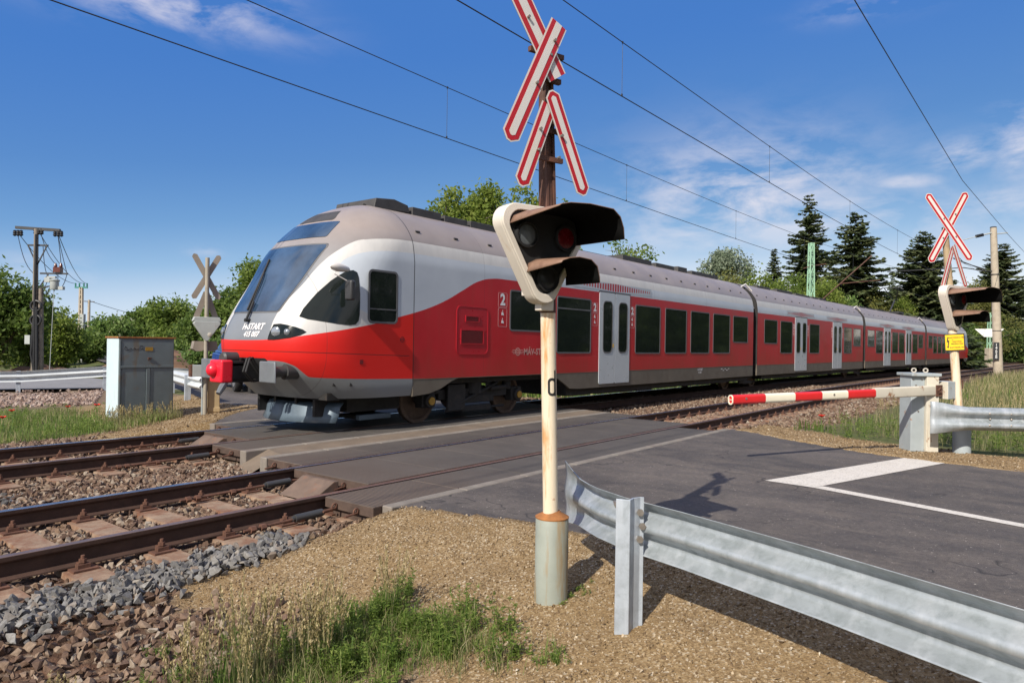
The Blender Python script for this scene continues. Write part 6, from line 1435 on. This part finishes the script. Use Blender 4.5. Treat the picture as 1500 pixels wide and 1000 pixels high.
put_tree('fir_tree', fir(Hm_(1290, 360, 96), 3.0, gap=.05), 1222, 96, 'dark fir filling the gap between the two tall firs', group=GR, sc=.8)
bt('birch_tree', 1106, 390, 62, 90, lf_lime, 'light green birch left of the green lattice mast', group=GR, ncl=110, nlv=56, leaf=.13, base=.0, bark=m_birch, droop=.25)
bt('birch_tree', 1156, 394, 60, 96, lf_locust, 'birch with pale stems in front of the tall narrow fir', group=GR, ncl=110, nlv=44, leaf=.13, base=.0, bark=m_birch, droop=.3)
bt('broadleaf_tree', 1208, 416, 60, 96, lf_lime, 'yellow green tree right of the green lattice mast', group=GR, ncl=110, nlv=56, leaf=.13, base=.0)
bt('broadleaf_tree', 1066, 402, 66, 90, lf_olive, 'olive bush below the silver tree', group=GR, ncl=80, nlv=50, leaf=.14, base=.0)
bt('elder_bush', 1240, 440, 60, 84, lf_white, 'bush with white blossom above the second car', 'bush', GR, ncl=90, nlv=56, leaf=.13, base=.0)
bt('broadleaf_tree', 1284, 432, 66, 84, lf_olive, 'reddish olive tree above the third car', group=GR, ncl=100, nlv=56, leaf=.13, base=.0)
bt('broadleaf_tree', 1316, 436, 64, 70, lf_lime, 'bright lime bush by the pantograph', 'bush', GR, ncl=80, nlv=56, leaf=.12, base=.0)
bt('elder_bush', 1340, 452, 64, 50, lf_white, 'bush with white blossom right of the pantograph', 'bush', GR, ncl=80, nlv=56, leaf=.13, base=.0)
bt('broadleaf_tree', 1384, 470, 78, 70, lf_dark, 'dark tree behind the rear end of the train', group=GR, ncl=100, nlv=56, leaf=.17, base=.0)
bt('broadleaf_tree', 1432, 420, 84, 100, lf_olive, 'yellowish tree between the right signal and the concrete pole', group=GR, ncl=140, nlv=60, leaf=.16, base=.0)
bt('broadleaf_tree', 1492, 448, 80, 76, lf_lime, 'yellow green tree cut by the right picture edge', group=GR, ncl=120, nlv=60, leaf=.16, base=.0)
bt('broadleaf_tree', 1446, 462, 82, 84, lf_mid, 'green bush around the small lattice mast', 'bush', GR, ncl=110, nlv=60, leaf=.14, base=.0)
bt('broadleaf_tree', 1486, 472, 76, 96, lf_mid, 'big green bush right of the concrete pole', 'bush', GR, ncl=110, nlv=60, leaf=.14, base=.0)
bt('broadleaf_tree', 1414, 478, 88, 70, lf_mid, 'dark bush beside the tail of the train', 'bush', GR, ncl=90, nlv=56, leaf=.15, base=.0)
bt('broadleaf_tree', 1526, 470, 74, 70, lf_mid, 'green bush mostly beyond the right picture edge', 'bush', GR, ncl=100, nlv=56, leaf=.14, base=.0)

def wood(name, pts, Hs, mat, label, leaf, n):
    C = []; R_ = []
    for (x, y), H in zip(pts, Hs):
        m = n; d = unit(rng.normal(size=(m, 3))); d[:, 2] = np.abs(d[:, 2]); r_ = rng.uniform(.6, 1.0, (m, 1)); z0 = float(height(x, y))
        cl = rng.integers(0, 26, m); cc = unit(rng.normal(size=(26, 3))); cc[:, 2] = np.abs(cc[:, 2]); P = cc[cl]*np.array([H*.55, H*.55, H*.86])*rng.uniform(.8, 1.0, (26, 1))[cl]+rng.normal(size=(m, 3))*H*.10; P[:, 2] = np.abs(P[:, 2])
        k = m//4; P[:k, 2] *= rng.random(k)
        C.append(P+np.array([x, y, z0])); R_.append(rng.random(26)[cl]*.5+rng.random(m)*.5)
    C = np.concatenate(C); R_ = np.concatenate(R_); V, F, rn = leaf_quads(C, leaf, R_)
    tag(link_mesh(name, np_mesh(name, V, F, mat, rnd=rn)), label, 'woodland', kind='stuff')
pts = [ray_pt(px_, 520, d_) for px_, d_ in [(-60, 70), (-20, 80), (30, 78), (75, 84), (115, 92), (160, 105), (205, 112), (250, 92), (290, 76), (325, 72), (365, 70), (405, 74), (445, 80)]]
wood('distant_wood', [(p.x, p.y) for p in pts], [5, 5, 4.6, 4.4, 4.2, 4.5, 4.6, 5, 4.6, 5.2, 6, 6, 6], lf_dark, 'dark distant wood closing the view at the left', .26, 1500)
pts = [ray_pt(px_, 520, d_) for px_, d_ in [(1000, 95), (1050, 95), (1100, 92), (1150, 94), (1200, 92), (1250, 96), (1300, 98), (1345, 100), (1390, 108), (1430, 112), (1470, 112), (1510, 108), (1560, 104), (1620, 100), (1690, 95)]]
wood('distant_wood', [(p.x, p.y) for p in pts], [7, 7.5, 8, 8.5, 9, 8.5, 8, 8, 7, 6.8, 6.8, 6.6, 6.6, 7, 7], lf_dark, 'dark wood behind the firs at the right', .30, 1700)
pts = [(x, -30-6*math.sin(x*.21)-3*math.cos(x*.5)) for x in range(-20, 150, 5)]
wood('treeline', pts, [12.5+2.5*math.sin(x*1.3) for x, y in pts], lf_dark, 'line of trees on the camera side, mirrored in the train windows', .5, 900)

# ground cover
def blades(P, h, w, lean=.35, rnd=None, zoff=0.0):
    n = len(P); az = rng.uniform(0, 6.283, n); ld = np.stack([np.cos(az), np.sin(az), np.zeros(n)], 1); b_ = rng.uniform(0, 6.283, n); s = np.stack([np.cos(b_), np.sin(b_), np.zeros(n)], 1)*(w[:, None]/2)
    l_ = (rng.random(n)**1.5*lean)[:, None]*h[:, None]; up = np.array([0, 0, 1.0])
    p1 = P+up*(h*.55)[:, None]+ld*l_*.35; p2 = P+up*(h*(1-.25*lean*rng.random(n)))[:, None]+ld*l_
    V = np.stack([P-s, P+s, p1+s*.75, p1-s*.75, p2+s*.08, p2-s*.08], 1).reshape(-1, 3); q = (np.arange(n)*6)[:, None]
    F = np.concatenate([q+np.array([0, 1, 2, 3]), q+np.array([3, 2, 4, 5])]); r = rng.random(n) if rnd is None else rnd
    return V, F, np.repeat(r, 6)
class Patch:
    def __init__(s): s.V = []; s.F = []; s.R = []; s.M = []; s.n = 0
    def add(s, VFR, mi):
        V, F, R_ = VFR; s.V.append(V); s.F.append(F+s.n); s.R.append(R_); s.M.append(np.full(len(F), mi)); s.n += len(V)
    def build(s, name, mats, label, cat='grass'):
        o = link_mesh(name, np_mesh(name, np.concatenate(s.V), np.concatenate(s.F), mats, np.concatenate(s.M), np.concatenate(s.R))); return tag(o, label, cat, kind='stuff')
def in_poly(x, y, poly):
    c = np.zeros(len(x), bool); n = len(poly)
    for i in range(n):
        (x0, y0), (x1, y1) = poly[i], poly[(i+1) % n]
        c ^= ((y0 > y) != (y1 > y)) & (x < (x1-x0)*(y-y0)/(y1-y0+1e-12)+x0)
    return c
def pts_poly(n, poly, clump=0, cs=.12, keep=None):
    a = np.array(poly); x0, y0 = a.min(0); x1, y1 = a.max(0); p = np.column_stack([rng.uniform(x0, x1, n*3), rng.uniform(y0, y1, n*3)])
    if clump:
        c = np.column_stack([rng.uniform(x0, x1, clump), rng.uniform(y0, y1, clump)]); p = c[rng.integers(0, clump, n*3)]+rng.normal(size=(n*3, 2))*cs
    p = p[in_poly(p[:, 0], p[:, 1], poly)]
    if keep is not None: p = p[keep(p[:, 0], p[:, 1])]
    p = p[:n]; return np.column_stack([p, height(p[:, 0], p[:, 1])-.01])
GM = [gr_green, gr_dry, gr_seed, lf_locust]
def seed_stalks(pa, P, h, head=.10, w=.0035, thick=.011):
    n = len(P); az = rng.uniform(0, 6.283, n); ld = np.stack([np.cos(az), np.sin(az), np.zeros(n)], 1)*rng.uniform(.02, .28, (n, 1)); top = P+np.array([0, 0, 1.0])*h[:, None]+ld*h[:, None]
    s = np.stack([np.sin(az), -np.cos(az), np.zeros(n)], 1)*w/2; mid = (P+top)/2-ld*h[:, None]*.15
    V = np.stack([P-s, P+s, mid+s, mid-s, top+s, top-s], 1).reshape(-1, 3); q = (np.arange(n)*6)[:, None]; pa.add((V, np.concatenate([q+np.array([0, 1, 2, 3]), q+np.array([3, 2, 4, 5])]), np.repeat(rng.random(n), 6)), 1)
    m = 22; t_ = np.tile(np.linspace(0, 1, m), n); C = np.repeat(top, m, 0)+np.repeat(unit(top-mid), m, 0)*((t_-.55)*head)[:, None]+rng.normal(size=(n*m, 3))*.0028
    A = unit(np.repeat(unit(top-mid), m, 0)+rng.normal(size=(n*m, 3))*.38)*(.009+.005*rng.random((n*m, 1))); B = unit(np.cross(A, rng.normal(size=(n*m, 3))))*thick*.38; pa.add(quads(C, A, B, rng.random(n*m)), 2)
def weeds(pa, P, h, nl=16, leaf=.016, mi=3):
    n = len(P); az = rng.uniform(0, 6.283, n); ld = np.stack([np.cos(az), np.sin(az), np.zeros(n)], 1)*rng.uniform(0, .5, (n, 1)); top = P+(np.array([0, 0, 1.0])+ld)*h[:, None]
    s = np.stack([np.sin(az), -np.cos(az), np.zeros(n)], 1)*.0018; mid = (P+top)/2
    V = np.stack([P-s, P+s, mid+s, mid-s, top+s, top-s], 1).reshape(-1, 3); q = (np.arange(n)*6)[:, None]; pa.add((V, np.concatenate([q+np.array([0, 1, 2, 3]), q+np.array([3, 2, 4, 5])]), np.repeat(rng.random(n)*.6, 6)), 0)
    t_ = rng.uniform(.15, 1, (n, nl)); C = (P[:, None]+(top-P)[:, None]*t_[..., None]).reshape(-1, 3)
    A = unit(rng.normal(size=(n*nl, 3))*np.array([1, 1, .35])+np.array([0, 0, .35]))*leaf*rng.uniform(.6, 1.5, (n*nl, 1)); B = unit(np.cross(A, np.array([0, 0, 1.0])+rng.normal(size=(n*nl, 3))*.5))*leaf*.30
    pa.add(quads(C+A, A, B, np.repeat(rng.random(n)*.4, nl)+rng.random(n*nl)*.6), mi)
# foreground clump
pa = Patch()
def blob(n, blobs, keep=None):
    ws = np.array([b[4] for b in blobs]); k = rng.choice(len(blobs), n, p=ws/ws.sum()); B_ = np.array(blobs)[k]; p = B_[:, :2]+rng.normal(size=(n, 2))*B_[:, 2:4]
    # gather the plants into small tufts
    tc_ = p[rng.integers(0, n, max(4, n//14))]; p = tc_[rng.integers(0, len(tc_), n)]+rng.normal(size=(n, 2))*.035
    return np.column_stack([p, height(p[:, 0], p[:, 1])-.008])
FB = [(2.55, -2.55, .22, .22, 3), (2.95, -2.85, .14, .25, 2.6), (2.3, -2.4, .20, .20, 1.6), (2.0, -2.35, .16, .14, .7), (2.85, -2.35, .16, .12, 1.0)]
p = blob(4300, FB); pa.add(blades(p, rng.uniform(.04, .15, len(p)), rng.uniform(.0022, .005, len(p)), .8, rng.random(len(p))), 0)
p = blob(1900, FB); pa.add(blades(p, rng.uniform(.05, .2, len(p)), rng.uniform(.002, .0045, len(p)), .9), 1)
p = blob(900, FB[:2]+FB[4:]); weeds(pa, p, rng.uniform(.05, .19, len(p)), 20, .015)
p = blob(210, [(2.1, -2.35, .14, .12, 1.4), (2.3, -2.42, .12, .12, 1.3), (2.55, -2.5, .15, .12, .5)]); seed_stalks(pa, p, rng.uniform(.20, .46, len(p)), .13)
p = blob(90, [(1.98, -2.3, .06, .06, 1), (2.12, -2.22, .05, .05, .7)]); pa.add(blades(p, rng.uniform(.15, .38, len(p)), rng.uniform(.003, .007, len(p)), .5, rng.random(len(p))*.5), 0)
p = blob(12, [(2.0, -2.42, .03, .03, 1)]); seed_stalks(pa, p, rng.uniform(.48, .62, len(p)), .20)
c = np.array([3.0, -2.45]); p = c+rng.normal(size=(60, 2))*.035; p = np.column_stack([p, height(p[:, 0], p[:, 1])]); seed_stalks(pa, p[:22], rng.uniform(.28, .44, 22), .13, .003, .008); pa.add(blades(p, rng.uniform(.14, .36, len(p)), rng.uniform(.003, .005, len(p)), .3, rng.random(len(p))*.6), 0)
for cx_, cy_, n_, h_ in ((1.38, -1.72, 40, .12), (1.55, -1.75, 26, .10), (1.95, -1.95, 40, .12), (2.35, -1.85, 30, .08), (3.15, -3.60, 40, .07), (3.75, -3.25, 14, .03), (3.9, -3.3, 20, .035), (3.55, -2.9, 10, .03), (3.25, -2.75, 30, .07), (2.0, -1.6, 26, .07), (1.75, -1.85, 30, .09), (3.12, -2.8, 40, .1)):
    p = np.array([cx_, cy_])+rng.normal(size=(n_, 2))*.05; p = np.column_stack([p, height(p[:, 0], p[:, 1])]); pa.add(blades(p, rng.uniform(.4, 1, n_)*h_, rng.uniform(.003, .006, n_), .9, rng.random(n_)*.8), 0); weeds(pa, p[:n_//2], rng.uniform(.3, .8, n_//2)*h_, 10, .012)
p = np.array([1.40, -1.68])+rng.normal(size=(14, 2))*.04; p = np.column_stack([p, height(p[:, 0], p[:, 1])]); seed_stalks(pa, p, rng.uniform(.10, .18, 14), .10)
p = pts_poly(420, [(2.0, -2.0), (3.0, -2.1), (2.6, -1.5), (1.7, -1.6)], 30, .09); pa.add(blades(p, rng.uniform(.015, .06, len(p)), rng.uniform(.002, .004, len(p)), 2.5), 1)
pa.build('grass', GM, 'clump of green weeds and ripe grass stalks in the foreground')
# bank left of the far track
pa = Patch(); LP = [(-3, 6.9), (3.6, 6.9), (5.0, 7.1), (6.1, 7.5), (7.3, 8.75), (7.3, 9.9), (6.6, 11.2), (5.4, 12.4), (3.0, 12.2), (-3, 11.6)]
p = pts_poly(15000, LP, 260, .22); pa.add(blades(p, rng.uniform(.05, .21, len(p)), rng.uniform(.006, .013, len(p)), .8, rng.random(len(p))), 0)
p = pts_poly(11000, LP, 200, .22); pa.add(blades(p, rng.uniform(.06, .24, len(p)), rng.uniform(.005, .011, len(p)), .8), 1)
p = pts_poly(1500, LP, 110, .2); weeds(pa, p, rng.uniform(.08, .26, len(p)), 16, .024)
p = pts_poly(1300, [(5.9, 7.9), (7.2, 8.5), (7.55, 9.0), (6.0, 9.0), (5.6, 8.6)], 90, .12); pa.add(blades(p, rng.uniform(.1, .28, len(p)), rng.uniform(.005, .01, len(p)), .5), 1)
p = pts_poly(150, [(5.6, 8.3), (7.3, 8.7), (7.5, 9.0), (5.8, 9.0)], 40, .1); seed_stalks(pa, p, rng.uniform(.16, .32, len(p)), .14, .005, .016)
pa.build('grass', GM, 'green and dry grass bank with poppies in front of the relay cabinet')
pa = Patch(); p = pts_poly(9000, [(14.9, 7.0), (60, 5.0), (60, 12), (18, 13)], 500, .5); pa.add(blades(p, rng.uniform(.2, .6, len(p)), rng.uniform(.02, .05, len(p)), .6), 0)
p = pts_poly(700, [(15.5, 7.4), (60, 5.4), (60, 9), (17, 10)], 200, .4); weeds(pa, p, rng.uniform(.25, .7, len(p)), 18, .06)
pa.build('grass', GM, 'bright grass strip seen under the train')
# right of the road
pa = Patch(); RP1 = [(12.9, -3.6), (13.0, -2.6), (13.8, -1.9), (16.5, -1.35), (24, -1.6), (40, -2.2), (62, -2.9), (62, -9), (30, -9), (15.5, -7.5), (13.4, -5.9), (13.0, -4.7)]
def rk_(x, y): return rng.random(len(x)) < np.clip(.10+(-y-1.9)*.42, .04, 1)
p = pts_poly(16000, RP1, 500, .35, rk_); ds = np.clip((p[:, 0]-10)/9, .6, 3.2)
pa.add(blades(p, rng.uniform(.15, .52, len(p))*np.clip(.75+(p[:, 0]-13)*.02, .7, 1.3), rng.uniform(.006, .012, len(p))*ds, .55), 1)
p = pts_poly(5000, RP1, 300, .3, rk_); ds = np.clip((p[:, 0]-10)/9, .6, 3.2); pa.add(blades(p, rng.uniform(.12, .42, len(p)), rng.uniform(.006, .012, len(p))*ds, .6), 0)
p = pts_poly(260, [(13.0, -4.5), (13.1, -2.8), (14.6, -1.9), (17, -2.2), (17, -7), (13.8, -6)], 80, .25); weeds(pa, p, rng.uniform(.12, .4, len(p)), 18, .028)
p = pts_poly(420, [(13.2, -5.2), (17, -2.2), (30, -2.8), (30, -7), (15, -7)], 120, .4); seed_stalks(pa, p, rng.uniform(.35, .65, len(p)), .18, .006, .02)
p = pts_poly(80, [(13.6, -1.75), (14.4, -1.6), (15.4, -1.7), (14.4, -2.3)], 14, .12); pa.add(blades(p, rng.uniform(.1, .28, len(p)), rng.uniform(.01, .02, len(p)), .5, rng.random(len(p))*.5), 3)
pa.build('grass', GM, 'tall dry and green grass right of the road behind the guard rail')
# poppies
def poppy(px_, py_, zf, label, s=1.0):
    d = CAM_F+CAM_R*((px_-750)/1028)-CAM_U*((py_-500)/1028); t_ = (zf-CAM_O.z)/d.z; p = CAM_O+d*t_; z0 = float(height(p.x, p.y))
    r = empty('poppy', (p.x, p.y, z0)); tag(r, label, 'poppy', 'red poppies in the grass')
    mb = MB(); mb.tube([(0, 0, 0), (.02, .01, (zf-z0)*.5), (0, 0, zf-z0)], .004, 5); mb.build('stem', m_stem, r)
    mb = MB(); R0 = .045*s
    for k in range(5):
        a = k*1.2566; ca_, sa_ = math.cos(a), math.sin(a); vs = [(0, 0, -.012)]
        for q in range(6): b = (q/5-.5)*1.9; vs.append((R0*math.cos(a+b*.75)*(1-.12*abs(q-2.5)/2.5), R0*math.sin(a+b*.75)*(1-.12*abs(q-2.5)/2.5), R0*(.45+.12*math.sin(q*2.1))))
        mb.add(vs, [(0, q, q+1) for q in range(1, 6)])
    f = mb.build('petals', m_poppy, r); f.location = (0, 0, zf-z0)
    mb = MB(); mb.lathe([(.006, 0), (.011, .012), (.008, .022)], (0, 0, 0), 10); s_ = mb.build('seed_head', m_black, r); s_.location = (0, 0, zf-z0)
poppy(4, 612, .16, 'red poppy at the very left picture edge', 1.3); poppy(17, 602, .16, 'red poppy low in the grass near the left edge', 1.2); poppy(99.5, 596, .17, 'red poppy halfway between the left edge and the cabinet', 1.1)
poppy(142, 594, .17, 'largest red poppy, just left of the cabinet', 1.5); poppy(1203.5, 610, .22, 'single red poppy under the barrier arm', 1.5); poppy(1409, 492+5, .30, 'tiny poppy far off in the tall grass', 1.0) if False else None

# brown earth heap beyond the road
mb = MB()
for (cx_, cy_, rx, ry_, h_) in ((18.2, 30, 4.2, 2.6, .95), (12.6, 34, 2.6, 1.6, .55)):
    n = 26; vs = []; 
    z0 = float(height(cx_, cy_))-.05
    for i in range(n+1):
        for j in range(n+1):
            u = i/n*2-1; v = j/n*2-1; r2 = u*u+v*v; z = h_*max(0, 1-r2)**.8*(1+.25*math.sin(u*5+v*3)+.15*math.sin(u*11-v*9)); vs.append((cx_+u*rx, cy_+v*ry_, z0+z))
    mb.add(vs, [(i*(n+1)+j, (i+1)*(n+1)+j, (i+1)*(n+1)+j+1, i*(n+1)+j+1) for i in range(n) for j in range(n)])
tag(mb.build('earth_bank', M('brown_earth', (.15, .085, .05), .95, var=.25, vs=2, bump=.4, bs=12, coord='World'), ang=180), 'heaps of bare brown earth beyond the road', 'earth', kind='structure')

# ------------------------------------------------------------------ sky, sun, camera
SUN_AZ, SUN_EL = 6.5, 38.0                          # light travels along +X turned 4 degrees to +Y
sd = Vector((math.cos(rad(SUN_EL))*math.cos(rad(SUN_AZ)), math.cos(rad(SUN_EL))*math.sin(rad(SUN_AZ)), -math.sin(rad(SUN_EL))))
L = bpy.data.lights.new('sun', 'SUN'); L.energy = 4.5; L.angle = rad(.53); L.color = (1.0, .93, .82)
lo = bpy.data.objects.new('sun', L); COL.objects.link(lo); lo.rotation_euler = sd.to_track_quat('-Z', 'Y').to_euler(); lo.location = (-40, -5, 40)
w = bpy.data.worlds.new('World'); scene.world = w; w.use_nodes = True; nt_ = w.node_tree; nt_.nodes.clear()
N_ = lambda typ, **k: (lambda nd: [setattr(nd, a, b) for a, b in k.items()] and nd or nd)(nt_.nodes.new(typ))
out = N_('ShaderNodeOutputWorld'); bg = N_('ShaderNodeBackground'); nt_.links.new(bg.outputs[0], out.inputs[0]); bg.inputs['Strength'].default_value = .12
sky = N_('ShaderNodeTexSky'); sky.sky_type = 'NISHITA'; sky.sun_disc = False; sky.sun_elevation = rad(SUN_EL)
to_sun = -sd; sky.sun_rotation = math.atan2(to_sun.x, to_sun.y); sky.air_density = 1.0; sky.dust_density = .15; sky.ozone_density = 3.2; sky.altitude = 100
tc = N_('ShaderNodeTexCoord'); G = tc.outputs['Generated']
def vdot(v):
    n = N_('ShaderNodeVectorMath', operation='DOT_PRODUCT'); nt_.links.new(G, n.inputs[0]); n.inputs[1].default_value = tuple(v); return n.outputs['Value']
def mth(op, a, b=0.0):
    n = N_('ShaderNodeMath', operation=op)
    for s_, v in ((n.inputs[0], a), (n.inputs[1], b)):
        if isinstance(v, (int, float)): s_.default_value = v
        else: nt_.links.new(v, s_)
    return n.outputs[0]
mask = None
for px_, py_, a_, b_, amp in ((1085, 285, .125, .060, 1.0), (1160, 320, .15, .035, .8), (1060, 330, .11, .035, .7), (1225, 262, .06, .02, .6), (1410, 226, .035, .016, .9), (1490, 210, .022, .035, .9), (1330, 266, .035, .008, .8), (255, 8, .10, .022, .9), (330, -6, .06, .02, .7), (1270, 8, .05, .012, .5), (1480, 300, .05, .02, .7), (945, 345, .06, .025, .5), (60, 395, .06, .02, .35), (1290, 330, .12, .03, .5), (296, 367, .018, .006, .5)):
    d = (CAM_F+CAM_R*((px_-750)/1028)-CAM_U*((py_-500)/1028)).normalized(); u_ = Vector((d.y, -d.x, 0)).normalized(); v_ = u_.cross(d)
    r2 = mth('ADD', mth('POWER', mth('DIVIDE', vdot(u_), a_), 2.0), mth('POWER', mth('DIVIDE', vdot(v_), b_), 2.0)); f = mth('MULTIPLY', mth('EXPONENT', mth('MULTIPLY', r2, -.75)), amp)
    f = mth('MULTIPLY', f, mth('GREATER_THAN', vdot(d), 0.0)); mask = f if mask is None else mth('MAXIMUM', mask, f)
mp_ = N_('ShaderNodeMapping'); mp_.inputs['Scale'].default_value = (1, 1, 2.6); nt_.links.new(G, mp_.inputs[0])
nz = N_('ShaderNodeTexNoise'); nz.inputs['Scale'].default_value = 8.5; nz.inputs['Detail'].default_value = 9; nz.inputs['Roughness'].default_value = .60; nz.inputs['Distortion'].default_value = .25; nt_.links.new(mp_.outputs[0], nz.inputs['Vector'])
mr_ = N_('ShaderNodeMapRange'); mr_.inputs[1].default_value = .42; mr_.inputs[2].default_value = .62; nt_.links.new(nz.outputs['Fac'], mr_.inputs[0])
cm = mth('MINIMUM', mth('MULTIPLY', mth('MULTIPLY', mr_.outputs[0], mask), .72), .8)
def vmul(a, v):
    n = N_('ShaderNodeVectorMath', operation='MULTIPLY'); nt_.links.new(a, n.inputs[0]); n.inputs[1].default_value = v; return n.outputs[0]
lum = N_('ShaderNodeRGBToBW'); nt_.links.new(vmul(sky.outputs[0], (.048, .048, .048)), lum.inputs[0])
cr = N_('ShaderNodeValToRGB'); el = cr.color_ramp.elements
ST = [(.10, (.040, .135, .410)), (.26, (.050, .158, .44)), (.38, (.080, .202, .455)), (.50, (.130, .272, .50)), (.64, (.235, .385, .575)), (.9, (.60, .66, .72)), (1.2, (1.0, 1.0, 1.0)), (2.5, (2.6, 2.4, 2.2))]
while len(el) < len(ST): el.new(.5)
for e_, (p_, c_) in zip(el, ST): e_.position = p_/2.5; e_.color = (*c_, 1)
nt_.links.new(lum.outputs[0], cr.inputs[0])
skyc = vmul(cr.outputs[0], (1/.12, 1/.12, 1/.12))                               # deep spring blue, paler towards the horizon
# unseen cloud added behind and above the camera to raise the fill light
def mrange(v, a, b, c=0.0, d=1.0):
    n = N_('ShaderNodeMapRange'); n.interpolation_type = 'SMOOTHSTEP'
    for k_, q_ in enumerate((a, b, c, d)): n.inputs[1+k_].default_value = q_
    nt_.links.new(v, n.inputs[0]); return n.outputs[0]
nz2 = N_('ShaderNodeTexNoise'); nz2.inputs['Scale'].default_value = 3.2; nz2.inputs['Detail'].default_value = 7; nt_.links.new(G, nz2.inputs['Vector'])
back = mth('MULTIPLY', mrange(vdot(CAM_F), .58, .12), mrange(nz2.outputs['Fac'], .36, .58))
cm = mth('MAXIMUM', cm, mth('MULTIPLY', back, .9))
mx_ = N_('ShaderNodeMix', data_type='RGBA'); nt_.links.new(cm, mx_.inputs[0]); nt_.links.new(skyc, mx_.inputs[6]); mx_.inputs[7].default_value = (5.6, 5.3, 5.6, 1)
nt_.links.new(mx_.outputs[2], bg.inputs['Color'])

cd = bpy.data.cameras.new('camera'); cam = bpy.data.objects.new('camera', cd); COL.objects.link(cam)
cd.sensor_width = 36; cd.lens = 1028*36/1500; cd.clip_start = .05; cd.clip_end = 3000
Rm = Matrix((CAM_R, CAM_U, -CAM_F)).transposed().to_4x4(); Rm.translation = CAM_O; cam.matrix_world = Rm
scene.camera = cam
scene.view_settings.view_transform = 'Standard'; scene.view_settings.look = 'None'; scene.view_settings.gamma = 1; scene.view_settings.exposure = 0.42; scene.view_settings.use_curve_mapping = False
scene.cycles.max_bounces = 6; scene.cycles.transparent_max_bounces = 4; scene.cycles.use_denoising = True
